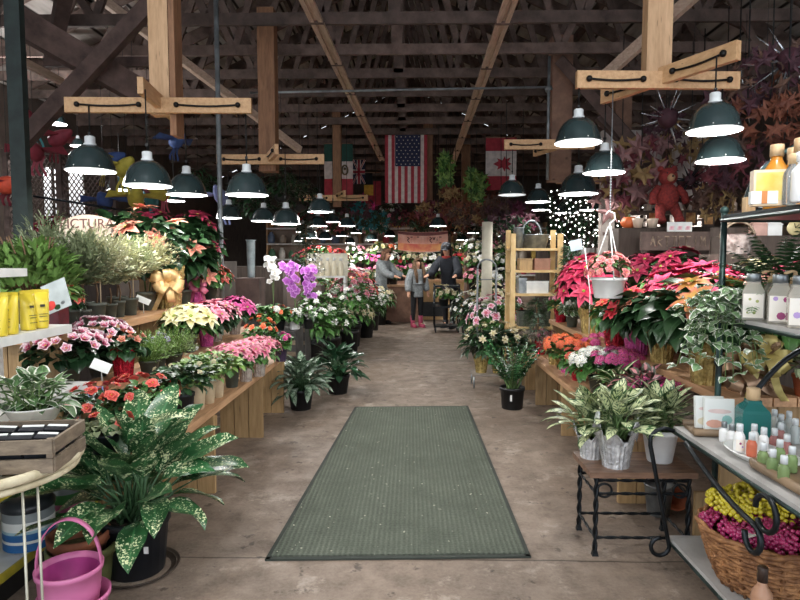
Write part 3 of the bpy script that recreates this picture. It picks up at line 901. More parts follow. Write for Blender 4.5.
def fern(label, loc, n, L, leaf=L_DARK, pot_r=.07, pot_h=.1, wrapk='black', seed=1, elev=(.4, 1.3), pin=.05, name='potted_fern', droop=1.0, cat='plant'):
    q = random.Random(seed); t = thing(name, label, cat, loc)
    container(t, wrapk, pot_r, pot_h, seed)
    mb = MB()
    for i in range(n):
        yaw = i * 2.399 + q.uniform(-.2, .2); e = elev[0] + (elev[1] - elev[0]) * i / n
        p = Vector((0, 0, pot_h * .85)); LLn = L * q.uniform(.75, 1.1); a = e
        N = 16; prev = p
        for k in range(N):
            f = k / N; a = e - droop * f * 1.1
            d = Vector((-sin(yaw) * cos(a), cos(yaw) * cos(a), sin(a))); cur = prev + d * LLn / N
            w = pin * sin(PI * (f * .9 + .08)) ** .7
            side = Vector((cos(yaw), sin(yaw), 0)); nrm = side.cross(d)
            for sx in (-1, 1):
                py = (side * sx + d * .35 + nrm * .15).normalized(); pxv = py.cross(nrm).normalized(); pz = pxv.cross(py)
                mb.leaf(Matrix(((pxv.x, py.x, pz.x, cur.x), (pxv.y, py.y, pz.y, cur.y), (pxv.z, py.z, pz.z, cur.z), (0, 0, 0, 1))), w, w * .34, .4, .1, 2, 'lance')
            mb.add([prev + Vector((cos(yaw) * .002, sin(yaw) * .002, 0)), prev - Vector((cos(yaw) * .002, sin(yaw) * .002, 0)), cur], [(0, 1, 2)], 0, [(.5, .5)] * 3)
            prev = cur
    mb.build('fronds', leaf, t)
    return t

def bow(root, M, r, m, n=8, name='bow'):
    """A ribbon bow: loops round a knot with two tails."""
    mb = MB(); q = random.Random(3)
    for i in range(n):
        a = 2 * PI * i / n + q.uniform(-.2, .2); e = q.uniform(.1, .9); L = r * q.uniform(.8, 1.1)
        pts = []
        for k in range(9):
            tt = k / 8 * 2 * PI
            pts.append((L * .5 * (1 - cos(tt)), L * .28 * sin(tt)))
        vs = []; fs = []
        B = M @ Matrix.Rotation(a, 4, 'Z') @ Matrix.Rotation(-e, 4, 'Y')
        for k, (x, z) in enumerate(pts):
            w = r * .20 * (.5 + .5 * sin(PI * k / 8) ** .5)
            vs += [(x, -w, z), (x, w, z)]
        for k in range(8): fs.append((2 * k, 2 * k + 1, 2 * k + 3, 2 * k + 2))
        mb.add(vs, fs, 0, None, True, B)
    for sgn in (-1, 1):
        vs = []; fs = []
        for k in range(6):
            f = k / 5; vs += [(sgn * (r * .1 + r * .5 * f) - r * .12, -r * 1.5 * f, r * .12 * sin(f * 6)), (sgn * (r * .1 + r * .5 * f) + r * .12, -r * 1.5 * f, r * .12 * sin(f * 6) + .01)]
        for k in range(5): fs.append((2 * k, 2 * k + 1, 2 * k + 3, 2 * k + 2))
        mb.add(vs, fs, 0, None, True, M)
    mb.ball((0, 0, r * .05), r * .16, 8, 5, 0, 1.0, M)
    return mb.build(name, m, root)
# ================================================================== LEFT SIDE
def bench(name, label, x0, x1, y0, y1, z, sup, th=.045, boards=3, legs=None):
    """A tier: long boards on upright board supports (x0 = aisle edge)."""
    t = thing(name, label, 'bench', ((x0 + x1) / 2, (y0 + y1) / 2, 0))
    L, W = y1 - y0, abs(x1 - x0)
    for k in range(boards):
        mb = MB(); mb.box(((k + .5) / boards * W - W / 2, 0, z - th / 2), (W / boards - .008, L, th)); mb.build('plank', M_BENCH, t)
    for (yy, xx0, xx1) in sup:
        mb = MB(); n = 3
        lo, hi = min(xx0, xx1) - (x0 + x1) / 2, max(xx0, xx1) - (x0 + x1) / 2
        for k in range(n): mb.box((lo + (k + .5) / n * (hi - lo), yy - (y0 + y1) / 2, (z - th) / 2), ((hi - lo) / n - .006, .03, z - th - .002))
        mb.box(((lo + hi) / 2, yy - (y0 + y1) / 2 + .03, z * .8), (hi - lo, .03, .08))
        mb.build('board_leg', M_BENCHV, t)
    return t
ZL1, ZL2, ZL3, ZL4 = .55, .72, 1.02, 1.30
bench('display_bench', 'lowest plank bench along the aisle, carrying the pink poinsettias and the coral flowers', -1.19, -1.56, 3.02, 5.56, ZL1, [(5.53, -1.20, -1.55), (4.75, -1.20, -1.55), (3.6, -1.21, -1.55)])
bench('display_bench', 'middle plank tier with the pink cyclamens and the yellow poinsettia', -1.58, -1.93, 3.22, 6.3, ZL2, [(6.27, -1.60, -1.92), (4.6, -1.60, -1.92), (3.4, -1.60, -1.92)])
bench('display_bench', 'upper plank tier with the grey pots of silvery herbs', -1.95, -2.42, 3.22, 6.4, ZL3, [(6.35, -1.97, -2.41), (4.6, -1.97, -2.41), (3.3, -1.97, -2.41)])
bench('display_bench', 'highest plank tier behind the silvery herbs, under the salmon poinsettias', -2.44, -3.0, 3.4, 6.6, ZL4, [(6.5, -2.46, -2.98), (3.6, -2.46, -2.98)], boards=4)

# ---- lowest tier
for i, (x, y, lab) in enumerate(((232, 387, 'pink poinsettia in a grey sleeve, nearest of the three at the bench edge'),
                                 (246, 381, 'pink poinsettia in a pale sleeve, middle of the three at the bench edge'),
                                 (259, 376, 'pink poinsettia in a pinkish sleeve, farthest of the three at the bench edge'))):
    p = G(x, y, ZL1); poinsettia(lab, p, F_PINK, .18, .29, .052, .12, FO_CLEAR if i else 'grey', 15, .08, L_GREEN, 60, 21 + i, LL=.08)
for i, (x, y, lab) in enumerate(((204, 409, 'leafy green plant in a cream paper pot beside the black pot'),
                                 (214, 403, 'leafy green plant in a cream paper pot, middle of three'),
                                 (223, 397, 'leafy green plant in a cream paper pot next to the nearest pink poinsettia'))):
    p = G(x, y, ZL1); p.x -= .04
    cluster_plant(lab, p, F_CREAM, .19, .33, 'cream_bud', .05, .15, 'paper', 5, .014, 8, .008, L_LIGHT if i != 1 else L_GREEN, 110, 31 + i, .055, 'bushy_plant', 'plant')
p = G(192, 419, ZL1); p.x -= .05; cluster_plant('dark leafy plant in a plain black pot on the lowest bench', p, F_CREAM, .19, .33, 'cream_bud', .062, .15, 'navy', 2, .014, 8, .008, L_DARK, 130, 41, .06, 'bushy_plant', 'plant')
p = G(165, 428, ZL1); p.x -= .12; flower_plant('coral red begonia behind the big speckled plant, beside the black pot', p, F_CORAL, .21, .28, 'coral', .06, .10, 'navy', 16, .036, .038, 6, L_GREEN, 80, .055, 44, umin=.15)
p = G(128, 436, ZL1); p.x -= .14; flower_plant('coral red begonia farther from the aisle than its twin', p, F_CORAL, .20, .26, 'coral', .06, .10, 'navy', 14, .036, .038, 6, L_DARK, 80, .055, 46, umin=.15)
p = G(281, 361, ZL1); p.x -= .0; flower_plant('magenta flowers in a purple pot at the far end of the lowest bench', p, F_MAG, .10, .25, 'mag', .055, .12, 'purple', 8, .03, .03, 5, L_GREEN, 50, .07, 48)
p = G(274, 366, ZL1); p.x -= .12; p.y += .05; flower_plant('orange flowering plant behind the purple pot', p, F_ORANGE, .14, .42, 'orange', .055, .12, 'grey', 14, .03, .026, 5, L_GREEN, 90, .07, 49)
p = G(110, 452, ZL1); p.x -= .02; flower_plant('low plant with coral blooms half hidden by the largest speckled leaf', p, F_CORAL, .12, .18, 'coral', .06, .09, 'navy', 5, .03, .03, 6, L_GREY, 60, .05, 50)

# ---- middle tier
p = G(76, 386, ZL2); p.x -= .04; flower_plant('pink and white cyclamen nearest the shelving, with dark leaves', p, F_MARBLE, .23, .31, 'cyc', .065, .11, 'grey', 40, .045, .036, 5, L_DEEP, 70, .085, 61, elev=.9, umin=.4, LW=.85)
p = G(100, 380, ZL2); p.x -= .07; p.y += .12; flower_plant('pink and white cyclamen beside the red foil pot', p, F_MARBLE, .20, .35, 'cyc', .06, .11, 'grey', 36, .045, .036, 5, L_DEEP, 70, .085, 62, elev=.9, umin=.4, LW=.85)
p = G(124, 381, ZL2); flower_plant('salmon pink cyclamen in a tall red foil pot', p, F_SALMON, .13, .29, 'salm', .062, .16, FO_RED, 10, .03, .026, 5, L_DARK, 60, .07, 63, elev=.9)
p = G(148, 374, ZL2); p.x += .01; herb('fine feathery green herb beside the red foil pot', p, .19, .29, .06, .09, 'grey', L_LIGHT, 260, 64, -.25, .02, .006)
p = G(172, 366, ZL2); p.x += .01; herb('fine feathery green herb under the yellow poinsettia', p, .19, .29, .06, .09, 'grey', L_LIGHT, 260, 65, -.25, .02, .006)
p = G(160, 371, ZL2); p.x -= .05; p.y += .1; cluster_plant('small lilac flowering herb between the two feathery green ones', p, F_LILAC, .09, .24, 'lilac', .05, .1, 'grey', 6, .02, 14, .008, L_GREY, 50, 66, .04)
p = G(197, 352, ZL2); p.x -= .06; poinsettia('pale yellow poinsettia on the middle tier', p, F_YELLOW, .21, .35, .06, .13, 'grey', 11, .12, L_GREEN, 50, 67, umin=.4)
for i, (x, y, lab, m, wk) in enumerate(((213, 346, 'bright pink poinsettia with pink foil next to the yellow one', F_PINK, FO_PINK), (222, 341, 'bright pink poinsettia in pale foil, second after the yellow one', F_PINK, FO_CLEAR),
                                    (240, 334, 'deep pink poinsettia in pale wrap at the far end of the middle tier', F_MAG, FO_CLEAR))):
    p = G(x, y, ZL2); p.x -= .05; poinsettia(lab, p, m, .21, .35, .06, .12, wk, 14, .095, L_DARK, 70, 71 + i)
p = G(200, 345, ZL2); p.x -= .16; poinsettia('pale pink poinsettia behind the yellow one', p, F_MARBLE, .15, .32, .06, .12, 'grey', 9, .075, L_GREEN, 50, 75)

# ---- upper tier: pots of herbs
hb = ((79, 329, 'red flowering plant in a grey pot beside the maroon box', None), (91, 327, 'silvery herb in a slim grey pot, first after the red flowers', 1),
      (104, 324, 'silvery herb with a wooden stake in a larger grey pot', 2), (117, 319, 'silvery herb in a small grey pot with a white tag', 3), (126, 317, 'silvery herb in the smallest grey pot of the row', 4),
      (136, 315, 'silvery herb in a wide grey pot near the gold bow', 5), (152, 310, 'silvery herb in the last grey pot before the gold bow', 6))
for i, (x, y, lab, k) in enumerate(hb):
    p = G(x, y, ZL3); p.x -= .045
    if k is None:
        flower_plant(lab, p, F_CORAL, .065, .25, 'coral2', .052, .12, 'grey', 10, .03, .03, 6, L_DARK, 30, .05, 80, umin=.0)
    else:
        hh = (0, .60, .64, .55, .57, .60, .66)[i]; wr = (0, .20, .24, .21, .21, .23, .28)[i]
        herb(lab, p, wr, hh, (.05, .045, .058, .045, .04, .06, .075)[i], (.12, .11, .14, .11, .12, .13, .15)[i], 'grey', (L_SILVER, L_GREY, L_SILVER2, L_SILVER, L_SILVER2, L_SILVER, L_SILVER2)[i], 240, 80 + i, .25, .040, .015, stake=(k in (2, 5)))
mb = MB(); mb.box((0, 0, .07), (.05, .002, .05)); p = G(141, 308, ZL3)
p = G(60, 226, 1.6)
p = Vector((-2.24, 4.5, ZL3)); herb('grey green herb with a peach tinge at the back of the upper tier', p, .24, .60, .07, .14, 'grey', L_GREY, 200, 90, .3, .04, .012)
p = Vector((-2.2, 3.95, ZL3)); herb('olive green herb standing behind the silvery ones nearer the shelving', p, .24, .64, .07, .14, 'grey', L_GREY, 200, 91, .3, .04, .012)
# dark leafy shrub at the end of the upper tier
t = thing('laurel_shrub', 'broad green laurel shrub filling the edge of the picture above the yellow bottles', 'plant', (-2.18, 3.42, ZL3))
container(t, 'grey', .085, .14, 3)
mound(.29, .52, 950, .075, .033, .03, 'lance', .35, 92, .45, (.4, 1.4), 3).build('foliage', leafmat('leaf_laurel', '#7fa557'), t)
mb = MB(); stems(mb, 9, .03, .2, .45, .1, 5); mb.build('stems', M_BARK, t)
p = Vector((-2.3, 3.75, ZL4 - .28)); herb('dark rosemary bush rising behind the laurel', p, .2, .72, .08, .14, 'grey', L_GREY, 160, 93, .3, .05, .011)
# maroon tall box, and the picture card before it
t = thing('planter_box', 'dark red square planter box behind the white shelf edge', 'planter', (-2.06, 3.36, ZL3))
mb = MB(); mb.box((0, 0, .09), (.16, .1, .18)); mb.build('box_body', mat('maroon_gloss', '#6b1626', 0.35, 0, '#4a0e1a'), t)
mb = MB(); mb.box((0, 0, .182), (.17, .11, .012)); mb.build('rim', mat('maroon_gloss', '#6b1626'), t)

def art_card(name, label, c, w, h, yaw, tilt, roll, base, art, on_stake=False):
    """A printed card standing up, with its coloured patches."""
    t = thing(name, label, 'card', c)
    M = Matrix.Rotation(yaw, 4, 'Z') @ Matrix.Rotation(-tilt, 4, 'X') @ Matrix.Rotation(roll, 4, 'Y')
    mb = MB(); mb.box((0, 0, h / 2), (w, .003, h), 0, M); mb.build('card', base, t)
    for (u, v, rw, rh, m) in art:
        mb = MB()
        mb.add([(u * w + rw * w * cos(a * PI / 5) * (1 + .15 * (a % 2)), -.0025, v * h + rh * h * sin(a * PI / 5)) for a in range(10)], [tuple(range(10))], 0, None, False, M)
        mb.build('print', m, t)
    return t
M_CARD = mat('white_card', '#eceee9', 0.6, 0, '#dfe2dd', 5)
p = Vector((-2.02, 3.2, 1.24))
p = P(60, 310, 3.22)
t = art_card('picture_card', 'white plant picture card with red blooms leaning over the maroon box', p, .15, .165, R(-8), R(10), R(-22), mat('pale_blue_card', '#c9d2d2', .5), ((-.3, .25, .2, .16, F_CORAL), (-.05, .12, .12, .09, L_DARK), (.2, .2, .08, .06, M_STEEL)))
# gold gift basket and pink wrapped pot on the upper tier
p = G(178, 308, ZL3); p.x -= .08; t = thing('gift_basket', 'gold foil wrapped pot with a large gold bow on the upper tier', 'gift', p)
wrap(t, .12, .10, .27, FO_GOLD, 1.15, 4, ruff=.25)
bow(t, Matrix.Translation((.06, -.14, .22)) @ Matrix.Rotation(R(75), 4, 'X') @ Matrix.Rotation(R(20), 4, 'Y'), .16, mat('gold_ribbon', '#e3c28a', 0.35, 0.35, '#b98f5a', 14), 10)
p = G(205, 302, ZL3); p.x -= .1; t = thing('gift_pot', 'pink foil wrapped pot with a pink bow beside the gold one', 'gift', p)
wrap(t, .10, .08, .24, FO_PINK, 1.2, 5, ruff=.3); bow(t, Matrix.Translation((.08, -.1, .18)) @ Matrix.Rotation(R(75), 4, 'X'), .12, mat('pink_ribbon', '#e0869c', 0.35, 0.2, '#c05a78', 14), 9)
# tall salmon and burgundy poinsettias
for i, (X, Y, z, h, r, m, lab) in enumerate(((-2.30, 5.15, ZL3, .86, .27, F_SALMON, 'large salmon poinsettia nearest the arched sign'), (-2.16, 5.62, ZL3, .80, .28, F_SALMON, 'large salmon poinsettia over the gold bow'),
                                   (-2.25, 6.15, ZL3, .92, .28, F_BURG, 'burgundy poinsettia behind the salmon ones'), (-2.68, 6.1, ZL4, .66, .28, F_BURG, 'burgundy poinsettia farthest back on the highest tier'), (-2.7, 5.5, ZL4, .60, .28, F_SALMON, 'salmon poinsettia at the back of the highest tier'))):
    poinsettia(lab, (X, Y, z), m, r, h, .075, .13, 'grey', 5 if m is F_SALMON else 12, .14, L_DARK, 190, 100 + i, LL=.18, umin=.1)
p = Vector((-2.1, 5.85, ZL3)); poinsettia('salmon poinsettia trailing over the far end of the upper tier', p, F_SALMON, .25, .42, .07, .13, 'grey', 10, .11, L_GREEN, 90, 107, LL=.12, umin=0)
p = Vector((-2.1, 6.2, ZL3)); poinsettia('red tinged poinsettia last on the upper tier', p, F_CORAL, .22, .36, .07, .13, 'grey', 8, .10, L_GREEN, 90, 108, LL=.12, umin=0)
# the arched sign
p = P(88, 231, 5.15); p.z += .05
t = thing('arched_sign', 'cream arched sign board with dark lettering behind the silvery herbs', 'sign', (p.x, p.y, ZL4))
mb = MB(); n = 14
hgt = p.z - ZL4
top = [(-.27 + .54 * k / n, hgt - .02 + .13 * sin(PI * (.12 + .76 * k / n)) - .02) for k in range(n + 1)]
vs = [(x, -.012, z) for x, z in top] + [(x, -.012, .0) for x, z in reversed(top)]
vs2 = [(x, .012, z) for x, y, z in vs]
N = len(vs); mb.add(vs + vs2, [tuple(range(N)), tuple(range(2 * N - 1, N - 1, -1))] + [(i, N + i, N + (i + 1) % N, (i + 1) % N) for i in range(N)])
mb.build('board', mat('cream_sign_paint', '#d9c8b6', .6, 0, '#c4b09c', 6), t)
text_mesh('lettering', 'PICTURA', .115, Matrix.Translation((0, -.0145, hgt + .01)) @ Matrix.Rotation(R(90), 4, 'X'), mat('brown_sign_ink', '#6b4a44', .6), t, stretch=1.02)

# ---- floor plants on the aisle
p = G(137, 569); t = leafy('large speckled dieffenbachia in a black nursery pot beside the pink basket', (p.x, p.y, 0), 52, .31, .135, .31, L_SPECK, .145, .27, 'navy', 12, 'oval', (.12, 1.4), (.1, .9), .06, 'dieffenbachia', nseg=7, wave=.08, fold=.2, rise=.95)
mb = MB(); mb.box((.10, -.118, .15), (.02, .004, .03)); mb.build('price_sticker', M_WHITEPL, t)
mb = MB()
mb.lathe([(.15, .0), (.165, .004), (.188, .018), (.192, .020), (.189, .014), (.165, .001)], 36); mb.lathe([(.17, .010), (.176, .015), (.182, .010)], 36)
tag(mb.build('plant_saucer', mat('brown_saucer', '#4a3f36', .6), None, (p.x, p.y, 0.001)), 'ridged dark saucer under the pot of the big speckled plant', 'saucer')
p = G(301, 409); leafy('dark silvery aglaonema in a black pot on the floor at the bench end', (p.x, p.y, 0), 110, .19, .07, .22, leafmat('leaf_silver_sheen', '#3c5a42', 'feather', '#93a58e', .3), .115, .2, 'black', 21, 'oval', (-.1, 1.4), (.3, .8), .05, 'aglaonema', nseg=4)
p = G(338, 393); leafy('dark green broad leaved plant in a black pot, second from the bench end', (p.x, p.y, 0), 90, .19, .085, .24, leafmat('leaf_glossy_dark', '#2f5538', rough=.28), .12, .2, 'black', 23, 'oval', (-.05, 1.4), (.2, .7), .05, 'spathiphyllum', nseg=4)

# ================================================================== the white shelving with soaps at the picture's edge
XS = -1.70
t = thing('shelving_unit', 'white metal shelving unit with yellow price rails at the edge of the picture', 'shelf', (XS - .2, 2.0, 0))
def shelf(z, dep, y0, y1, rail=None, th=.035):
    mb = MB(); mb.box((.2 - dep / 2, (y0 + y1) / 2 - 2.0, z - th / 2), (dep, y1 - y0, th)); o = mb.build('shelf', M_WHITE, t)
    if rail:
        mb = MB(); mb.box((.203, (y0 + y1) / 2 - 2.0, z - th / 2 + .004), (.008, y1 - y0, th * 1.1)); mb.build('price_rail', rail, o)
M_YRAIL = mat('yellow_price_rail', '#c9b83e', .5, 0, '#a89a34', 12)
shelf(.14, .42, 1.0, 3.12, M_YRAIL); shelf(.48, .42, 1.0, 2.75, M_YRAIL); shelf(.80, .42, 1.0, 3.1); shelf(1.12, .40, 1.0, 2.95, th=.04); shelf(1.405, .38, 1.0, 2.62)
mb = MB(); mb.box((-.235, 0.0, .8), (.02, 2.1, 1.6)); mb.build('back_panel', M_WHITE, t)
mb = MB(); mb.box((-.02, 0.0, .05), (.4, 2.1, .10)); mb.build('kick_base', M_BLACKPL, t)
# yellow bottles on the fourth shelf
M_YEL = mat('yellow_lotion_plastic', '#e6d045', .35, 0, '#d8bf38', 6)
M_INK = mat('dark_print', '#3a3a30', .6)
def tube_bottle(label, p, s=1.0, rz=0, group=None):
    t = thing('lotion_bottle', label, 'bottle', p, rz, s)
    mb = MB()
    prof = [(.022, .03, .0), (.024, .030, .01), (.027, .026, .05), (.029, .016, .10), (.031, .004, .15)]
    vs = []; n = 16
    for (a, b, z) in prof:
        for j in range(n):
            an = 2 * PI * j / n; vs.append((a * cos(an) * 1.15, b * sin(an), z + .0))
    fs = [(i * n + j, i * n + (j + 1) % n, (i + 1) * n + (j + 1) % n, (i + 1) * n + j) for i in range(len(prof) - 1) for j in range(n)]
    fs += [tuple(range(n - 1, -1, -1)), tuple((len(prof) - 1) * n + j for j in range(n))]
    mb.add(vs, fs, 0, None, True); mb.box((0, 0, .155), (.068, .005, .014)); mb.build('tube', M_YEL, t)
    mb = MB(); mb.box((0, -.0235, .095), (.018, .002, .010)); mb.box((0, -.0275, .06), (.034, .002, .002)); mb.box((0, -.0285, .05), (.03, .002, .002)); mb.box((0, -.0300, .03), (.034, .002, .002)); mb.build('label_print', M_INK, t)
    return t
for x, Y, lab, rz in ((10, 2.48, 'yellow tube bottle standing at the picture edge, nearest of the row', .2), (22, 2.55, 'yellow tube bottle facing the aisle, second of the row on the white shelf', .1), (28, 2.70, 'yellow tube bottle turned edge on, third of the row', 1.3), (41, 2.78, 'yellow tube bottle nearest the end of the white shelf', .9)):
    q = P(x, 320, Y); tube_bottle(lab, (min(q.x, XS - .04), Y, 1.122), 1.12, rz)
# variegated pothos in a white bowl on the third shelf
def bowl_plant():
    t = thing('potted_pothos', 'white edged pothos trailing from a shallow white enamel bowl', 'plant', (-1.60, 2.34, .803))
    q = P(34, 410, 2.3); t.location = (q.x, 2.3, .81); t.scale = (.88, .88, .88)
    mb = MB(); mb.lathe([(.07, 0), (.085, .004), (.115, .06), (.128, .068), (.128, .074), (.110, .064), (.08, .05)], 32, closed_bottom=True); o = mb.build('bowl', M_WHITE, t)
    mb = MB(); mb.disc((0, 0, .05), .105, 20); mb.build('soil', M_SOIL, o)
    big_leaves(70, .085, .068, .13, .05, 31, 'heart', (-.1, 1.4), (.3, .8), .07, 4, .12).build('foliage', [L_MARGIN, L_STEM], t)
bowl_plant()
# round wicker table with the crate
cx, cy, ZT = -1.415, 1.86, .80
t = thing('wicker_table', 'round cream wicker topped side table on thin wire legs', 'table', (cx, cy, 0))
M_WICK = mat('cream_wicker', '#d6cbae', .7, 0, '#b9ac8c', 20, 0, .3)
mb = MB()
mb.tube([(.31 * cos(a * PI / 18), .31 * sin(a * PI / 18), ZT) for a in range(36)], .016, 8, 0, closed=True)
mb.tube([(.30 * cos(a * PI / 18), .30 * sin(a * PI / 18), ZT - .03) for a in range(36)], .012, 8, 0, closed=True); mb.build('rim', M_WICK, t)
mb = MB()
for k in range(-9, 10):
    o = k * .03
    L = math.sqrt(max(0, .30 ** 2 - o * o))
    if L < .03: continue
    pts = [(o, -L + 2 * L * i / 24, ZT - .012 + .004 * (1 if (i + k) % 2 else -1)) for i in range(25)]
    pts2 = [(-L + 2 * L * i / 24, o, ZT - .012 - .004 * (1 if (i + k) % 2 else -1)) for i in range(25)]
    for pp, w in ((pts, Vector((.010, 0, 0))), (pts2, Vector((0, .010, 0)))):
        vs = []
        for q in pp: vs += [Vector(q) - w, Vector(q) + w]
        mb.add(vs, [(2 * i, 2 * i + 1, 2 * i + 3, 2 * i + 2) for i in range(24)], 0, None, True)
mb.build('woven_top', M_WICK, t)
for a in (-.46, -.28, 2.2, 3.9):
    mb = MB(); mb.tube([(.27 * cos(a), .27 * sin(a), 0), (.27 * cos(a), .27 * sin(a), ZT - .03)], .004, 6); mb.build('wire_leg', mat('pale_wire', '#c9c6b4', .4, .4), t)
# crate of dark soaps on the wicker table
CZ = ZT + .001
t = thing('slatted_crate', 'weathered grey wooden crate of dark packets on the wicker table', 'crate', (-1.265, 1.84, CZ), R(8))
W_, D_, H_ = .34, .23, .105
for sx in (-1, 1):
    for k in (0, 1):
        mb = MB(); mb.box((0, sx * D_ / 2, .025 + k * .058), (W_, .010, .042)); mb.build('long_slat', M_CRATE, t)
        mb = MB(); mb.box((sx * W_ / 2, 0, .025 + k * .058), (.010, D_, .042)); mb.build('short_slat', M_CRATE, t)
mb = MB(); mb.box((0, 0, .006), (W_, D_, .008)); mb.build('crate_floor', M_CRATE, t)
for sx in (-1, 1):
    for sy in (-1, 1):
        mb = MB(); mb.box((sx * (W_ / 2 - .012), sy * (D_ / 2 - .012), H_ / 2), (.018, .018, H_)); mb.build('corner_post', M_CRATE, t)
mb = MB(); mb.tube([(-.01, -D_ / 2 - .008, .075), (.0, -D_ / 2 - .02, .05), (.01, -D_ / 2 - .01, .03)], .003, 5); mb.build('twine', PAPER, t)
mb = MB(); mb.box((.0, -D_ / 2 - .02, .005), (.025, .003, .05), 0, Matrix.Rotation(.3, 4, 'Y')); mb.build('paper_tag', M_CARD, t)
M_SOAP = mat('dark_packet', '#23252b', .4, 0, '#15161a', 10, .2)
def packet_proto(label, p, rz):
    t = thing('soap_packet', label, 'packet', p, rz, 1, 'dark packets in the wooden crate')
    mb = MB(); mb.box((0, 0, .035), (.075, .03, .07), 0, Matrix.Rotation(.35, 4, 'X')); mb.build('packet', M_SOAP, t)
    mb = MB(); mb.box((0, .010, .0702), (.066, .009, .003), 0, Matrix.Rotation(.35, 4, 'X')); mb.build('white_label', M_CARD, t)
    return t
pk = None
for r_ in range(3):
    for c_ in range(4):
        x = -.115 + c_ * .078; y = -.075 + r_ * .07
        w = Matrix.Rotation(R(8), 4, 'Z') @ Vector((x, y, 0))
        loc = (-1.265 + w.x, 1.84 + w.y, CZ + .022 + .006 * r_)
        lab = 'dark packet with a white label lying in the grey wooden crate'
        if pk is None: pk = packet_proto(lab, loc, R(8))
        else: dup(pk, loc, R(8 + rr(-12, 12)), None, lab, 'dark packets in the wooden crate')
# tubs on the bottom shelf
def tub(label, p, r, h, lidm, bands, s=1):
    t = thing('plastic_tub', label, 'tub', p, 0, s)
    mb = MB(); mb.lathe([(r * .92, 0), (r, .01), (r, h * .82)], 32, closed_bottom=True, closed_top=True); mb.build('tub_body', mat('grey_clear_tub', '#9aa0a0', .25, 0, '#878d8e', 4), t)
    for z0, z1, m in bands:
        mb = MB(); mb.lathe([(r * 1.005, h * z0), (r * 1.008, h * (z0 + z1) / 2), (r * 1.005, h * z1)], 32); mb.build('label_band', m, t)
    mb = MB(); mb.lathe([(r * 1.0, h * .80), (r * 1.05, h * .82), (r * 1.05, h * .92), (r * .9, h)], 32, closed_top=True); mb.build('lid', lidm, t)
M_LID = mat('dark_lid', '#3a3e42', .3, 0, '#2a2d30')
BL, BL2 = mat('blue_label', '#2f6fae', .5), mat('pale_blue_label', '#a9cbd6', .5)
GRL, PKL = mat('green_label', '#3d7a3a', .5), mat('pink_label', '#c86a90', .5)
for x, Y, r, h, lab, bands in ((14, 2.12, .105, .22, 'round tub with a blue and white label on the lowest white shelf', ((.02, .18, BL), (.18, .24, M_CARD), (.24, .38, BL), (.38, .44, BL2), (.44, .62, M_CARD))),
                            (56, 2.75, .075, .22, 'round tub with a green and pink label behind the blue one', ((.04, .16, GRL), (.16, .34, PKL), (.34, .56, GRL)))):
    q = P(x, 520, Y); tub(lab, ((-1.755, -1.77)[r < .1], (2.64, 2.96)[r < .1], .141), r, h, M_LID, bands)
for k, (Y, lab) in enumerate(((2.3, 'clear round tub with a dark lid nearer than the blue labelled tub'), (1.8, 'dark lidded tub at the near end of the lowest white shelf'))):
    tub(lab, (XS - .16, Y, .141), .085, .2, M_LID, ((.1, .5, M_STEEL),))
for k, (Y, lab) in enumerate(((2.45, 'small dark jar on the shelf with the yellow rail, nearer the plant'), (2.25, 'small dark jar on the shelf with the yellow rail, beside the wire legs'))):
    tub(lab, (XS - .12, Y, .481), .05, .12, M_LID, ((.1, .5, PKL),), 1)
# terracotta pots and the pink bucket on the floor
p = G(84, 590); p = P(80, 565, 2.52)
t = thing('clay_pot', 'terracotta pot nested in a green one on the floor behind the pink bucket', 'pot', (p.x, p.y, .055))
mb = MB(); mb.lathe([(.085, 0), (.115, .16), (.125, .16), (.127, .20), (.115, .2), (.10, .06)], 32, closed_bottom=True); mb.build('pot', mat('terracotta_brown', '#9a5c40', .7, 0, '#6f3e2a', 10), t)
mb = MB(); mb.disc((0, 0, .13), .104, 20); mb.build('dry_moss', mat('dry_moss', '#5a5436', .95, 0, '#37351f', 50, 0, .6), t)
t = thing('glazed_pot', 'olive green glazed pot on the floor holding the terracotta one', 'pot', (p.x + .01, p.y, 0))
mb = MB(); mb.lathe([(.10, 0), (.130, .16), (.140, .16), (.142, .20), (.131, .20), (.112, .02)], 32, closed_bottom=True); mb.build('pot', mat('olive_glaze', '#7c8152', .35, 0, '#5a603a', 12), t)
def bucket(label, p, rz, m, mi):
    t = thing('pink_bucket', label, 'bucket', p, rz)
    mb = MB(); mb.lathe([(.088, 0), (.094, .008), (.105, .10), (.108, .105), (.108, .125), (.110, .13), (.113, .19), (.120, .192), (.122, .212), (.116, .214), (.108, .19), (.088, .01)], 36, closed_bottom=True)
    o = mb.build('bucket_body', m, t)
    mb = MB(); mb.lathe([(.106, .192), (.088, .012), (.002, .010)], 36); mb.build('lining', mi, o)
    hp = [(.118 * cos(a), 0, .20 + .20 * sin(a) ** .9) for a in [PI * k / 16 for k in range(17)]]
    vs = []
    for q in hp: vs += [(q[0], -.014, q[2]), (q[0], .014, q[2]), (q[0] * .97, .014, q[2] - .004), (q[0] * .97, -.014, q[2] - .004)]
    fs = []
    for i in range(16):
        for j in range(4): fs.append((4 * i + j, 4 * i + (j + 1) % 4, 4 * i + 4 + (j + 1) % 4, 4 * i + 4 + j))
    mb = MB(); mb.add(vs, fs, 0, None, True); mb.build('handle', m, t)
p = P(70, 585, 2.22)
bk = (p.x, p.y)
bucket('upper pink bucket of the nested pair, with an arched handle, by the wire legs', (p.x, p.y, .05), R(12), mat('pink_plastic', '#dd83b0', .35, 0, '#d070a0', 5), mat('deep_pink_plastic', '#b8458e', .4))

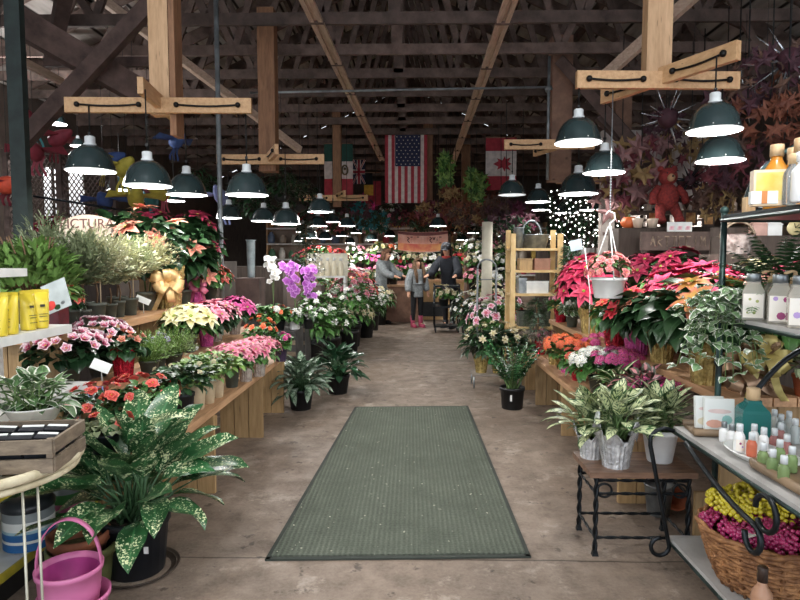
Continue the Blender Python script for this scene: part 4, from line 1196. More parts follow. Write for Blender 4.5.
t = thing('pink_bucket', 'pink plastic bucket on the floor, lower one of the nested pair', 'bucket', (bk[0] + .012, bk[1] + .005, 0))
mb = MB(); mb.lathe([(.10, 0), (.106, .008), (.122, .13), (.130, .132), (.132, .15), (.124, .151), (.114, .1), (.1, .02)], 36, closed_bottom=True); mb.build('bucket_body', MATS['pink_plastic'], t)

# price cards and small packets among the plants
for x, y, Y, lab, m, w_, h_ in ((101, 366, 3.25, 'white price card leaning among the cyclamens', M_CARD, .10, .06), (143, 300, 4.6, 'white paper tag lying across the herb pots', M_CARD, .11, .05), (196, 349, 4.7, 'small white tag on the pot of the yellow poinsettia', M_CARD, .03, .05)):
    q_ = P(x, y, Y); t = thing('price_card', lab, 'card', q_, R(15))
    mb = MB(); mb.box((0, 0, 0), (w_, .002, h_), 0, Matrix.Rotation(R(25), 4, 'Y') @ Matrix.Rotation(R(-30), 4, 'X')); mb.build('card', m, t)
    mb = MB(); mb.tube([(0, .004, 0), (0, .02, -.12)], .003, 5); mb.build('stick', M_CARD, t)
q_ = G(100, 398, ZL2); t = thing('seed_packet', 'blue and orange packet lying at the edge of the middle tier', 'packet', (q_.x - .03, q_.y, ZL2 + .002), R(30))
mb = MB(); mb.box((0, 0, .03), (.09, .012, .06), 0, Matrix.Rotation(R(-35), 4, 'X')); mb.build('packet', mat('blue_packet', '#5f7fb8', .4, 0, '#c9d4e2', 25), t)
mb = MB(); mb.box((.03, 0, .072), (.03, .012, .03), 0, Matrix.Rotation(R(-35), 4, 'X')); mb.build('orange_flap', mat('orange_packet', '#c8784a', .5), t)
# ================================================================== RIGHT SIDE
ZR1, ZR2, ZR3 = .47, .75, .98
bench('display_bench', 'lowest plank bench along the aisle, carrying the white and orange kalanchoes', 1.2, 1.55, 3.32, 6.25, ZR1, [(5.88, 1.22, 1.54), (4.85, 1.22, 1.54), (3.5, 1.22, 1.54)])
bench('display_bench', 'second plank tier with the gold and pink foil pots of poinsettias', 1.57, 2.05, 3.0, 6.9, ZR2, [(6.85, 1.6, 2.03), (4.9, 1.6, 2.03), (3.1, 1.6, 2.03)], boards=4)
bench('display_bench', 'third plank tier hidden under the burgundy and cream poinsettias', 2.07, 2.6, 3.0, 6.9, ZR3, [(6.85, 2.1, 2.58), (3.1, 2.1, 2.58)], boards=4)

# ---- lower bench
p = G(537, 354, ZR1); p.x += .05; cluster_plant('dusky heather in a red foil pot at the far bench corner', p, F_DKPURP, .16, .26, 'dusky', .06, .11, FO_RED, 8, .02, 14, .008, L_DUSKY, 150, 201, .035, 'potted_heather', 'plant', LW=.35)
p = G(549, 364, ZR1); p.x += .05; cluster_plant('dusky heather in a gold foil pot, second from the bench corner', p, F_DKPURP, .17, .27, 'dusky', .06, .11, FO_GOLD, 8, .02, 14, .008, L_DUSKY, 150, 202, .035, 'potted_heather', 'plant', LW=.35)
p = G(560, 372, ZR1); p.x += .06; cluster_plant('orange red kalanchoe with pink foil on the lowest bench', p, F_ORANGE, .21, .31, 'kal_o', .06, .12, FO_PINK, 16, .045, 28, .014, L_GREEN, 80, 203)
p = G(571, 380, ZR1); p.x += .06; cluster_plant('green leaved kalanchoe with red foil at the bench edge', p, F_CORAL, .15, .25, 'kal_c', .06, .12, FO_RED, 7, .035, 26, .012, L_GREEN, 80, 204, .09)
p = G(584, 378, ZR1); p.x += .22; p.y += .25; cluster_plant('pink kalanchoe between the orange and white ones', p, F_MAG, .20, .32, 'kal_p', .06, .12, 'grey', 16, .04, 26, .013, L_GREEN, 70, 205)
p = G(585, 392, ZR1); p.x += .09; cluster_plant('white kalanchoe with broad green leaves on the lowest bench', p, F_WHITE, .21, .31, 'kal_w', .065, .12, 'grey', 20, .042, 28, .013, L_GREEN, 110, 206, .11)
p = G(606, 405, ZR1); p.x += .15; p.y += .25; cluster_plant('deep magenta kalanchoe behind the striped leaves', p, F_MAG, .21, .33, 'kal_m', .065, .12, 'grey', 16, .045, 28, .013, L_DARK, 70, 207)
p = G(606, 408, ZR1); p.x += .08; leafy('cream striped spiky dracaena next to the white kalanchoe', p, 26, .17, .035, .10, L_STRIPE, .06, .12, 'grey', 208, 'lance', (.2, 1.3), (.4, 1.0), .02, nseg=5)
p = G(632, 428, ZR1); p.x += .08; leafy('pink splashed hypoestes behind the silver foil pots', p, 40, .11, .055, .15, L_PINKLEAF, .06, .13, 'grey', 209, 'oval', (.3, 1.3), (.4, 1.0), .05, nseg=4)
p = Vector((1.42, 3.75, ZR1)); leafy('second pink splashed hypoestes nearer the soaps', p, 34, .11, .055, .14, L_PINKLEAF, .06, .13, 'grey', 210, 'oval', (.3, 1.3), (.4, 1.0), .05, nseg=4)
p = Vector((1.42, 3.5, ZR1)); cluster_plant('dark magenta flowers tucked behind the feathered leaves', p, F_MAG, .15, .27, 'kal_m', .065, .12, 'grey', 9, .045, 28, .013, L_DARK, 70, 211)

# ---- second tier poinsettias
def poin(x, y, lab, m, r, h, pr, ph, wk, nb, bl, leaf, nl, sd, dx=.07, **k):
    p = G(x, y, ZR2); p.x += dx; return poinsettia(lab, p, m, r, h, pr, ph, wk, nb, bl, leaf, nl, sd, **k)
poin(583, 333, 'huge deep pink poinsettia in a gold foil pot, first by the fir', petal('petal_deep_rose', '#c42a50', '#d64a6a'), .30, .72, .10, .19, FO_GOLD, 26, .14, L_DEEP, 140, 301, LL=.13, umin=.0)
cluster_plant('pale pink and white flowers in red wrap at the far end of the second tier', G(553, 322, ZR2) + Vector((.08, 0, 0)), F_MARBLE, .15, .30, 'marb', .06, .12, FO_RED, 7, .03, 16, .014, L_GREEN, 70, 302, .07)
cluster_plant('white edged leafy plant, second on the far end of that tier', G(563, 327, ZR2) + Vector((.09, 0, 0)), F_WHITE, .14, .27, 'kal_w', .06, .12, 'grey', 4, .03, 16, .012, L_MARGIN, 70, 303, .07)
poin(606, 347, 'orange red poinsettia in red foil under the hanging pot', F_CORAL, .20, .40, .085, .14, FO_RED, 8, .10, L_GREEN, 80, 304, LL=.12)
poin(627, 354, 'red poinsettia in pink foil on the second tier', F_RED, .24, .46, .09, .16, FO_PINK, 6, .12, L_DARK, 110, 305, LL=.15, umin=.1)
poin(640, 352, 'hot pink poinsettia behind the pink foil pot', F_HOT, .28, .62, .085, .15, FO_RED, 15, .14, L_GREEN, 90, 306, .25, LL=.14, umin=.2)
poin(651, 362, 'salmon poinsettia in a low gold foil pot', F_SALMON, .25, .50, .085, .15, FO_GOLD, 6, .13, L_DARK, 120, 307, LL=.19, umin=.2)
poin(668, 360, 'crimson poinsettia with broad heads behind the gold pot', F_HOT, .29, .64, .085, .15, FO_RED, 15, .15, L_GREEN, 90, 308, .26, LL=.15, umin=.3)
poin(696, 383, 'tall poinsettia with yellow salmon bracts in the nearest gold foil pot', F_PEACH, .29, .60, .10, .20, FO_GOLD, 7, .15, L_DARK, 150, 309, .06, LL=.20, umin=.15)
poin(716, 385, 'peach poinsettia behind the wrought iron post', F_SALMON, .25, .58, .09, .16, FO_BRONZE, 5, .13, L_GREEN, 100, 310, .22, LL=.15, umin=.3)
# pink wrap leaf standing beside
# third tier
for i, (X, Y, m, lab, h) in enumerate(((2.25, 5.9, F_BURG, 'burgundy poinsettia, farthest of the hidden tier', .50), (2.3, 5.2, F_BURG, 'big burgundy poinsettia with drooping bracts on the hidden tier', .54), (2.35, 4.6, F_CREAM, 'cream poinsettia next to the burgundy one', .50),
                                 (2.4, 4.15, F_CREAM, 'cream poinsettia under the dark lettered board', .48), (2.4, 3.7, F_BURG, 'dusky red poinsettia beside the bark basket', .44), (2.3, 3.3, F_RED, 'scarlet poinsettia behind the fern', .42))):
    poinsettia(lab, (X, Y, ZR3), m, .18 if m is F_CREAM else .25, h, .085, .15, 'grey', 7 if m is F_CREAM else 11, .09 if m is F_CREAM else .13, L_DARK, 80, 320 + i, LL=.13, umin=.25)
# gold and bronze wrapped gifts at the near end of the tier
t = thing('gift_pot', 'bronze cellophane wrapped gift pot with gold ribbon loops behind the soaps', 'gift', (1.80, 3.18, ZR2))
wrap(t, .14, .11, .20, FO_BRONZE, 1.35, 9, ruff=.4)
bow(t, Matrix.Translation((-.03, -.12, .20)) @ Matrix.Rotation(R(70), 4, 'X'), .15, mat('gold_satin', '#b8a868', .3, .4, '#8f7f45', 12), 8)
bow(t, Matrix.Translation((-.14, -.08, .12)) @ Matrix.Rotation(R(60), 4, 'X') @ Matrix.Rotation(.6, 4, 'Z'), .15, mat('bronze_satin', '#b9977a', .3, .4, '#7a5c44', 12), 7, 'bronze_bow')
cluster_plant('small plant with cream yellow flowers in a clay pot behind the soaps', (2.0, 3.05, ZR2), F_YELLOW, .14, .26, 'kal_y', .06, .11, 'terracotta', 6, .035, 16, .014, L_GREY, 60, 330, .06)

# ---- iron table with foil pots
TX0, TX1, TY0, TY1, TZ = .875, 1.36, 2.84, 3.16, .42
t = thing('iron_table', 'small twisted iron table with a dark wooden top in front of the bench', 'table', ((TX0 + TX1) / 2, (TY0 + TY1) / 2, 0))
hx, hy = (TX1 - TX0) / 2, (TY1 - TY0) / 2
for k in range(3):
    mb = MB(); mb.box((0, -hy + (k + .5) / 3 * 2 * hy, TZ - .014), (2 * hx + .03, 2 * hy / 3 - .003, .028)); mb.build('top_board', M_DARKTABLE, t)
def twisted(a, b, r=.008):
    a, b = Vector(a), Vector(b); d = (b - a); L = d.length; mb = MB(); n = max(6, int(L / .012))
    x = d.orthogonal().normalized(); y = d.normalized().cross(x)
    for ph in (0, PI):
        mb.tube([a + d * i / n + (x * cos(i * .55 + ph) + y * sin(i * .55 + ph)) * r * .55 for i in range(n + 1)], r * .72, 5)
    return mb
for sx in (-1, 1):
    for sy in (-1, 1):
        mb = twisted((sx * (hx - .02), sy * (hy - .02), .0), (sx * (hx - .02), sy * (hy - .02), TZ - .03), .011)
        mb.box((sx * (hx - .02), sy * (hy - .02), .012), (.03, .03, .024), 0, None, .7); mb.build('leg', M_IRON, t)
for z in (.09, .31, .375):
    for sy in (-1, 1): twisted((-hx + .02, sy * (hy - .02), z), (hx - .02, sy * (hy - .02), z), .007).build('rail', M_IRON, t)
    for sx in (-1, 1): twisted((sx * (hx - .02), -hy + .02, z), (sx * (hx - .02), hy - .02, z), .007).build('rail', M_IRON, t)
for sx in (-1, 1):
    mb = MB(); mb.tube([(sx * (hx - .06 + .035 * cos(a)), -hy + .02, .325 + .033 * sin(a)) for a in [PI * k / 8 for k in range(17)]], .006, 6); mb.build('ring', M_IRON, t)
q = lambda x, y: G(x, y, TZ)
def agl(lab, p, pr, ph, wk, n, L, W, sd, flare=1.2):
    t = thing('feathered_aglaonema', lab, 'plant', p)
    if wk == 'white': pot(t, pr, pr * .72, ph, M_WHITEPL)
    else: wrap(t, pr, pr * .74, ph, wk, flare + .08, sd, ruff=.5)
    big_leaves(n, L, W, .15, ph * .8, sd, 'oval', (.25, 1.45), (.2, .7), .05, 5, .12, .03).build('foliage', [L_FEATHER, L_STEM], t); return t
p = q(591, 457); agl('cream feathered aglaonema in a small silver foil pot, nearest the aisle', (p.x, p.y, TZ), .072, .13, FO_SILVER, 46, .15, .062, 401)
p = q(617, 467); agl('cream feathered aglaonema in a tall silver foil wrap, middle of the iron table', (p.x, p.y + .02, TZ), .085, .17, FO_SILVER, 56, .16, .068, 402, 1.3)
p = q(663, 462); agl('cream feathered aglaonema in a plain white pot beside the soap shelf', (p.x - .01, p.y + .02, TZ), .085, .17, 'white', 56, .16, .068, 403)
# under the table
p = G(658, 514); t = thing('zinc_bucket', 'small zinc bucket standing on the floor behind the iron table', 'bucket', (p.x, p.y, 0))
mb = MB(); mb.lathe([(.055, 0), (.06, .004), (.078, .17), (.082, .172), (.082, .18), (.076, .18), (.056, .01)], 28, closed_bottom=True); mb.build('bucket_body', M_STEEL, t)
mb = MB(); mb.tube([(.08 * cos(a), -.01, .17 + .09 * sin(a)) for a in [PI * k / 12 for k in range(13)]], .003, 5); mb.build('handle', M_IRON, t)
p = G(636, 490); t = thing('clay_pot', 'small terracotta pot lying on its side under the iron table', 'pot', (p.x + .1, 3.42, .07))
mb = MB(); mb.lathe([(.045, -.06), (.065, .05), (.07, .05), (.07, .07), (.06, .07), (.04, -.05)], 24, closed_bottom=True, M=Matrix.Rotation(R(75), 4, 'X')); mb.build('pot', MATS['terracotta'], t)
mb = MB(); mb.box((0, 0, .13), (.35, .02, .26)); mb.box((0, .03, .13), (.02, .04, .26)); tag(mb.build('wooden_board', M_BENCHV, None, (1.62, 3.02, 0)), 'plain wooden board leaning under the tier beside the berry basket', 'board')

# ---- wrought iron etagere
EX, EX2, EY0, EY1 = 1.375, 1.92, 1.05, 2.71
t = thing('iron_etagere', 'tall black wrought iron shelf unit holding soaps and bottles', 'shelf', (1.5, 1.9, 0))
ox, oy = 1.5, 1.9
M_SHELFT = mat('grey_shelf_board', '#b9b6b2', .5, 0, '#9f9c98', 8)
M_SHELFD = mat('dark_shelf_slate', '#30383a', .35, 0, '#20282a', 8)
def eshelf(z, x0, x1, y0, y1, m, name='shelf', th=.024):
    mb = MB(); mb.box(((x0 + x1) / 2 - ox, (y0 + y1) / 2 - oy, z - th / 2), (x1 - x0, y1 - y0, th)); o = mb.build(name, m, t)
    mb = MB(); mb.tube([(x0 - ox, y0 - oy, z - th), (x0 - ox, y1 - oy, z - th), (x1 - ox, y1 - oy, z - th)], .009, 6); mb.build('edge_bar', M_IRONGREEN, o)
eshelf(1.64, EX, EX2, EY0, EY1, M_SHELFD); eshelf(1.195, EX, EX2, EY0, EY1, M_SHELFT)
eshelf(.68, 1.2, EX2, EY0, EY1 + .02, M_SHELFT); eshelf(.155, 1.2, EX2, EY0, EY1 + .04, M_SHELFT)
for (x, y, z1) in ((EX + .01, EY1, 1.66), (EX2 - .01, EY1, 1.95), (EX2 - .01, EY0 + .02, 1.95), (EX + .01, EY0 + .02, 1.66)):
    mb = MB(); mb.tube([(x - ox, y - oy, .0), (x - ox, y - oy, z1)], .014, 8)
    if x < 1.6: mb.ball((x - ox, y - oy, .98), .022, 8, 5); mb.ball((x - ox, y - oy, 1.66), .02, 8, 5)
    mb.build('upright', M_IRONGREEN, t)
mb = MB(); mb.tube([(EX2 - .02 - ox, EY1 - oy - .9 + .9 * cos(a), 1.66 + .5 * sin(a)) for a in [PI * k / 20 for k in range(21)]], .011, 7); mb.build('top_arch', M_IRONGREEN, t)
mb = MB(); mb.tube([(EX2 - .02 - .43 * cos(a) - ox, EY1 - oy, 1.655 + .33 * sin(a)) for a in [PI / 2 * k / 12 for k in range(13)]], .010, 7); mb.build('side_arch', M_IRONGREEN, t)
# scrolled front legs
def scroll(pts, r0, turns, a0, sgn, plane='x', shrink=.8):
    """A spiral continuing from the last point, in the plane of constant x."""
    c = Vector(pts[-1]); out = []
    n = int(turns * 16)
    cen = c + Vector((0, -cos(a0) * r0, -sin(a0) * r0))
    for k in range(1, n + 1):
        a = a0 + sgn * k * 2 * PI / 16; rr_ = r0 * (1 - shrink * k / n)
        out.append(cen + Vector((0, cos(a) * rr_, sin(a) * rr_)))
    return pts + out
for yb in (2.70, 1.45):
    # each leg drops straight from a small curl under the shelf corner to a curl on the floor
    a0, a1 = Vector((1.085 - ox, yb - oy, .60)), Vector((1.185 - ox, yb - oy, .125))
    top = [Vector((1.19 - ox, yb - oy, .667)), Vector((1.15 - ox, yb - oy, .680)), Vector((1.11 - ox, yb - oy, .668)), Vector((1.085 - ox, yb - oy, .64))]
    mid = [a0.lerp(a1, k / 8) for k in range(9)]
    cur = [a1 + Vector((-.042 + .042 * cos(th), 0, -.042 * sin(th) * 1.0)) for th in [k * .4 for k in range(1, 13)]]
    mb = MB(); mb.tube(top + mid + cur, .010, 7); mb.build('scroll_leg', M_IRON, t)
mb = MB()
pts = [Vector((1.18 - ox, 2.56 - oy - .52 * k / 12, .655 - .10 * sin(PI * k / 12 * .5) - .02 * k / 12)) for k in range(13)]
e = pts[-1]
mb.tube(pts + [e + Vector((0, .05 * sin(th), -.05 + .05 * cos(th))) for th in [-k * .4 for k in range(1, 13)]], .011, 7)
e2 = Vector((1.18 - ox, 2.03 - oy, .60))
mb.tube([e2 + Vector((0, -.06 * (1 - cos(th)), .06 * sin(th))) for th in [k * .4 for k in range(0, 15)]], .010, 7)
mb.build('scroll_brace', M_IRON, t)
mb = MB()
mb.tube([Vector((1.42 - ox + .4 * f, EY1 - oy - .05, 0.70 + .36 * sin(f * PI * .55))) for f in [k / 12 for k in range(13)]], .012, 7); mb.build('arched_brace', M_IRON, t)

# ---- things on the top shelf
M_AMBER = mat('amber_oil', '#d89438', .15, 0, '#b87020', 10, coat=.6)
M_CORK = wood('pale_wood_cap', '#d9bb92', '#b8946a', (6, 6, 1), .6, .05, 5)
def bottle(label, p, r, h, m, capm=M_CORK, caph=.05, labelm=None, ornaments=(), name='glass_bottle', square=False, neck=.45, capr=.6, rz=0, sy=1.0, group=None):
    t = thing(name, label, 'bottle', p, rz, 1, group)
    mb = MB(); n = 4 if square else 24
    hs = h - caph
    prof = [(r * .92, 0), (r, .006), (r, hs * .70), (r * .93, hs * .78), (r * neck * 1.15, hs * .9), (r * neck, hs * .94), (r * neck, hs)]
    k = math.sqrt(2) if square else 1
    mb.lathe([(a * k, z) for a, z in prof], n, closed_bottom=True, closed_top=True, smooth=not square, M=Matrix.Rotation(PI / 4, 4, 'Z') if square else None, sy=1.0)
    mb.build('bottle_body', m, t)
    mb = MB(); mb.lathe([(r * capr, hs - .002), (r * capr, h - .004), (r * capr * .9, h)], 18, closed_top=True, closed_bottom=True); mb.build('cap', capm, t)
    if labelm:
        mb = MB()
        if square: mb.box((0, -r - .0012, hs * .38), (r * 1.8, .0015, hs * .62))
        else:
            vs = []; 
            for i in range(13):
                a = -PI / 2 - 1.1 + 2.2 * i / 12
                for z in (hs * .1, hs * .62): vs.append((cos(a) * r * 1.012, sin(a) * r * 1.012, z))
            mb.add(vs, [(2 * i, 2 * i + 2, 2 * i + 3, 2 * i + 1) for i in range(12)], 0, None, True)
        lo = mb.build('label', labelm, t)
        for (u, v, ru, om) in ornaments:
            mb = MB(); yy = -r - .0025 if square else -math.sqrt(max(1e-6, (r * 1.012) ** 2 - (u * r) ** 2)) - .001
            mb.add([(u * r + ru * r * cos(a * .7854), yy, hs * v + ru * r * sin(a * .7854)) for a in range(8)], [tuple(range(8))]); mb.build('print', om, lo)
    return t
Z = 1.641
def on(x, Y, z, back=0.0):
    q = P(x, 200, Y); return (q.x + back, Y, z)
bottle('amber oil bottle with a wooden cap, first of the pair behind the yellow card', on(775, 2.46, Z), .042, .26, M_AMBER, caph=.045, neck=.5)
bottle('amber oil bottle with a wooden cap, second of the pair, farther from the aisle', (on(787, 2.56, Z)[0] + .02, 2.56, Z), .042, .265, M_AMBER, caph=.045, neck=.5)
bottle('clear reed bottle with a wooden cap at the picture edge on the top shelf', on(799, 2.38, Z), .042, .27, glass('clear_glass', '#e6eaea'), caph=.05, neck=.5)
bottle('small clear bottle with a wood collar in front of the amber pair', on(793, 2.2, Z), .035, .18, glass('clear_glass', '#e6eaea'), caph=.035, neck=.55)
bottle('white topped bottle at the picture edge on the top shelf', on(801, 2.10, Z), .032, .17, M_WHITEPL, M_WHITEPL, caph=.03)
t = thing('soap_card_box', 'pale boxed soap with a yellow picture on the top shelf', 'box', on(767, 2.26, Z), R(-14))
mb = MB(); mb.box((0, 0, .065), (.105, .05, .13)); mb.build('box_body', mat('pale_peach_card', '#e9d3b6', .5, 0, '#dfc3a0', 6), t)
mb = MB(); mb.box((0, -.0258, .07), (.09, .001, .10)); mb.build('picture_panel', mat('yellow_picture', '#efc35a', .5, 0, '#e8dd8e', 14), t)
t = thing('soap_card_box', 'low white and peach box in front of the yellow picture box', 'box', on(763, 2.17, Z), R(-14))
mb = MB(); mb.box((0, 0, .022), (.085, .03, .044)); mb.build('box_body', MATS['white_card'], t)
mb = MB(); mb.box((0, -.0158, .022), (.018, .001, .044)); mb.build('peach_stripe', mat('peach_print', '#d88a4a', .5), t)
t = thing('wood_block', 'small upright pale wood block at the corner of the top shelf', 'block', on(749, 2.58, Z))
mb = MB(); mb.box((0, 0, .032), (.04, .03, .064)); mb.build('block', M_CORK, t)
# ---- middle shelf
Z = 1.196
M_BODY = glass('pale_honey_glass', '#f3ecdd', .08, .7)
M_LBL = mat('cream_label', '#f1ebe0', .6, 0, '#e8e0d2', 8)
M_PLUM, M_LEAFP, M_LAV = mat('plum_print', '#a8487a', .6), mat('leaf_print', '#a9b06a', .6), mat('lavender_print', '#b79ad0', .6)
bottle('square cream labelled bottle with green leaf print beside the ivy', on(757, 2.50, Z), .040, .19, M_BODY, M_STEEL, .032, M_LBL, ((-.3, .55, .14, M_LEAFP), (.35, .5, .16, M_LEAFP), (.1, .2, .16, M_LEAFP), (-.5, .2, .1, M_LEAFP)), square=True, neck=.62, capr=.66, rz=R(-27))
bottle('square bottle with plum fruit print on its label', on(784, 2.36, Z), .040, .19, M_BODY, M_STEEL, .032, M_LBL, ((.1, .2, .38, M_PLUM), (.5, .6, .28, M_PLUM), (-.4, .62, .22, M_LAV)), square=True, neck=.62, capr=.66, rz=R(-27))
bottle('square bottle with lavender print cut by the picture edge', on(805, 2.22, Z), .040, .19, M_BODY, M_STEEL, .032, M_LBL, ((-.3, .3, .3, M_LAV), (.2, .55, .3, M_PLUM)), square=True, neck=.62, capr=.66, rz=R(-27))
def pump(label, p):
    t = thing('pump_bottle', label, 'bottle', p)
    mb = MB(); mb.lathe([(.034, 0), (.037, .006), (.037, .12), (.02, .15), (.014, .155)], 20, closed_bottom=True); mb.build('bottle_body', M_BODY, t)
    mb = MB(); mb.lathe([(.018, .15), (.018, .175), (.010, .178), (.006, .20)], 14, closed_top=True); mb.tube([(0, 0, .198), (-.02, -.01, .202), (-.05, -.012, .192)], .006, 6); mb.build('pump', M_CORK, t)
pump('pump bottle with a cream nozzle behind the plum label bottle', on(776, 2.56, Z)); pump('pump bottle behind the lavender label bottle at the picture edge', on(799, 2.42, Z))
fern('dark upright fern on the wrought iron shelf behind the bottles', (1.60, 2.60, Z), 34, .36, L_DARK, .07, .09, 'black', 421, (.6, 1.45), .05, droop=.6)
fern('light green fern arching over the ivy on the wrought iron shelf', (1.50, 2.65, Z), 18, .28, L_GREEN, .05, .08, 'black', 422, (.3, 1.0), .04, droop=.9)
# ivy
t = thing('potted_ivy', 'white edged ivy spilling from the far corner of the iron shelf', 'plant', on(724, 2.63, Z, .03))
pot(t, .055, .042, .09, M_GREYPL)
qd = random.Random(5); mb = MB()
for i in range(36):
    a = qd.uniform(0, 2 * PI) if i < 16 else qd.uniform(PI * .75, PI * 1.6)
    n = qd.randint(5, 9) ; L = qd.uniform(.08, .20); p = Vector((.03 * cos(a), .03 * sin(a), .09)); v = Vector((cos(a), sin(a), qd.uniform(.3, 1.1))).normalized() * (L / n)
    path = [p]
    for k in range(n):
        v = v + Vector((0, 0, -.009)); p = p + v; path.append(p)
        for _ in range(2):
            mb.leaf(orient(p, qd.uniform(0, 2 * PI), qd.uniform(-.3, .6), qd.uniform(-.4, .4)), qd.uniform(.036, .055), qd.uniform(.036, .052), .5, .1, 3, 'heart')
    mb.tube(path, .0018, 4, 1)
mb.build('foliage', [L_IVY, L_STEM], t)
# ---- lower soap shelf
Z = .681
M_TRAY = mat('brown_tray', '#8b7358', .5, 0, '#6d5a45', 8)
t = thing('soap_tray', 'brown rounded tray of soap cards at the far end of the soap shelf', 'tray', (1.36, 2.625, Z), R(-8))
mb = MB(); mb.box((0, 0, .008), (.26, .15, .012)); mb.build('tray_base', M_TRAY, t)
for sy in (-1, 1):
    mb = MB(); mb.tube([(-.135, sy * .075, .02), (.135, sy * .075, .02)], .015, 8); mb.build('tray_rim', M_TRAY, t)
TRZ = Z + .0145
def card_box(label, c, rz, m):
    t = thing('soap_card', label, 'card', c, rz)
    mb = MB(); mb.box((0, 0, .07), (.12, .022, .14), 0, Matrix.Rotation(R(-8), 4, 'X')); mb.build('card', MATS['white_card'], t)
    for u, v, w, h, mm in ((-.02, .03, .05, .018, m), (.03, .05, .03, .02, mat('teal_print', '#9fd0c8', .6)), (.0, .085, .07, .01, mat('blush_print', '#efd5cf', .6))):
        mb = MB(); mb.add([(u + w * .7 * cos(a * .6283) , -.0119, v + h * sin(a * .6283)) for a in range(10)], [tuple(range(10))], 0, None, False, Matrix.Rotation(R(-8), 4, 'X')); mb.build('print', mm, t)
card_box('white soap card with pastel print, front one in the brown tray', (1.345, 2.61, TRZ), R(-12), mat('coral_print', '#eab09a', .6))
card_box('white soap card standing just behind the pastel printed one', (1.325, 2.655, TRZ), R(-4), mat('sand_print', '#e6dcc0', .6))
M_TEAL = glass('teal_liquid', '#3c8a86', .1, .5)
bottle('square teal bottle with a wooden stopper on the soap shelf', (on(759, 2.52, Z)[0] + .01, 2.52, Z), .053, .225, M_TEAL, M_CORK, .05, square=True, neck=.5, capr=.5, rz=R(-12))
for x, Y, lab in ((733, 2.50, 'small white lotion bottle before the brown tray'), (741, 2.46, 'small white lotion bottle touching the teal bottle')):
    bottle(lab, on(x, Y, Z), .019, .085, M_WHITEPL, M_STEEL, .022, name='small_bottle')
t = thing('soap_dish', 'white oval tray of small bottles on the soap shelf', 'tray', (1.345, 2.29, Z), R(10))
mb = MB(); mb.lathe([(.10, .0), (.11, .004), (.135, .022), (.14, .026), (.135, .028), (.105, .010), (.0, .008)], 36, sx=.78, sy=1.15, closed_bottom=True); mb.build('dish', M_WHITE, t)
SB = 'small capped bottles on the soap shelf'
M_CLR = glass('clear_bottle', '#dfe6e4', .1, .5); M_REDL = glass('coral_liquid', '#e28466', .12, .55); M_GRNL = glass('green_liquid', '#a3be82', .12, .6); M_PNKL = glass('rose_liquid', '#d79a94', .12, .55)
M_CAPW = mat('frosted_cap', '#dfe3e4', .4, 0, '#cfd4d6', 8)
protos = {}
def small(kind, m, x, Y, lab, dz=0.0, h=.092, r=.0185, lbl=None, grp=None):
    loc = on(x, Y, Z + dz)
    if kind in protos: return dup(protos[kind], loc, rr(0, 1) * .2, None, lab, grp)
    protos[kind] = bottle(lab, loc, r, h, m, M_CAPW, .026, lbl, (((-.3, .45, .25, M_PLUM), (.1, .3, .2, M_LAV)) if lbl else ()), name='small_bottle', capr=.62, neck=.6, group=grp)
    return protos[kind]
D = .0115
small('wl', M_WHITEPL, 749, 2.33, 'white lotion bottle with a pink print, front of the oval tray', D, .112, .020, M_LBL)
small('red', M_REDL, 762, 2.28, 'coral liquid bottle beside the white one with the pink print', D)
for x, Y, lab in ((764, 2.40, 'small white bottle behind the coral liquid bottle'), (774, 2.35, 'small white bottle, second behind the coral liquid one')):
    small('wh', M_WHITEPL, x, Y, lab, D)
for x, Y, lab in ((785, 2.38, 'rose liquid bottle standing past the oval tray'), (798, 2.30, 'rose liquid bottle at the picture edge'), (791, 2.46, 'rose liquid bottle behind two others')):
    small('pk', M_PNKL, x, Y, lab)
for x, Y, lab in ((777, 2.58, 'tall clear capped bottle just behind the teal bottle'), (784, 2.63, 'clear capped bottle, second behind the teal one'), (791, 2.55, 'clear capped bottle, third behind the teal one'), (799, 2.60, 'clear capped bottle at the edge behind the teal one'), (806, 2.48, 'clear capped bottle cut by the picture edge')):
    small('cl', M_CLR, x, Y, lab, 0, .105)
for x, Y, lab in ((774, 2.15, 'green liquid bottle nearest the coral one'), (784, 2.08, 'green liquid bottle, second behind the brown rail'), (796, 2.01, 'green liquid bottle at the picture edge'), (791, 2.19, 'green liquid bottle in the back row'), (804, 2.11, 'green liquid bottle in the back row at the edge')):
    small('gr', M_GRNL, x, Y, lab, .012)
t = thing('soap_tray', 'brown rounded tray under the green bottles', 'tray', (1.32, 2.0, Z), R(2))
mb = MB(); mb.box((.03, 0, .005), (.17, .36, .008)); mb.build('tray_base', M_TRAY, t)
mb = MB(); mb.tube([(-.065, -.19, .02), (-.065, .17, .02), (-.06, .19, .02), (.06, .195, .02)], .017, 8); mb.build('tray_rim', M_TRAY, t)
# ---- bottom shelf: berry basket
Z = .156
bx, by = 1.41, 2.33
t = thing('wicker_basket', 'brown wicker basket full of bagged berries on the lowest iron shelf', 'basket', (bx, by, Z))
M_WBR = mat('brown_wicker', '#a9784c', .65, 0, '#6d4526', 26, 0, .3)
mb = MB(); nS = 40; rows = 11
for k in range(rows):
    f = k / (rows - 1); r0 = .17 + .075 * f ** .8
    for ph in (0, 1):
        mb.tube([((r0 + .006 * (1 if (j + k + ph) % 2 else -1)) * cos(2 * PI * j / nS) * 1.0, (r0 + .006 * (1 if (j + k + ph) % 2 else -1)) * sin(2 * PI * j / nS), .015 + .20 * f + .006 * ph) for j in range(nS)], .0085, 5, 0, closed=True)
for j in range(20):
    a = 2 * PI * j / 20; mb.tube([(.17 * cos(a), .17 * sin(a), .0), (.215 * cos(a), .215 * sin(a), .1), (.248 * cos(a), .248 * sin(a), .22)], .006, 5)
mb.disc((0, 0, .008), .17, 24)
mb.build('woven_side', M_WBR, t)
mb = MB()
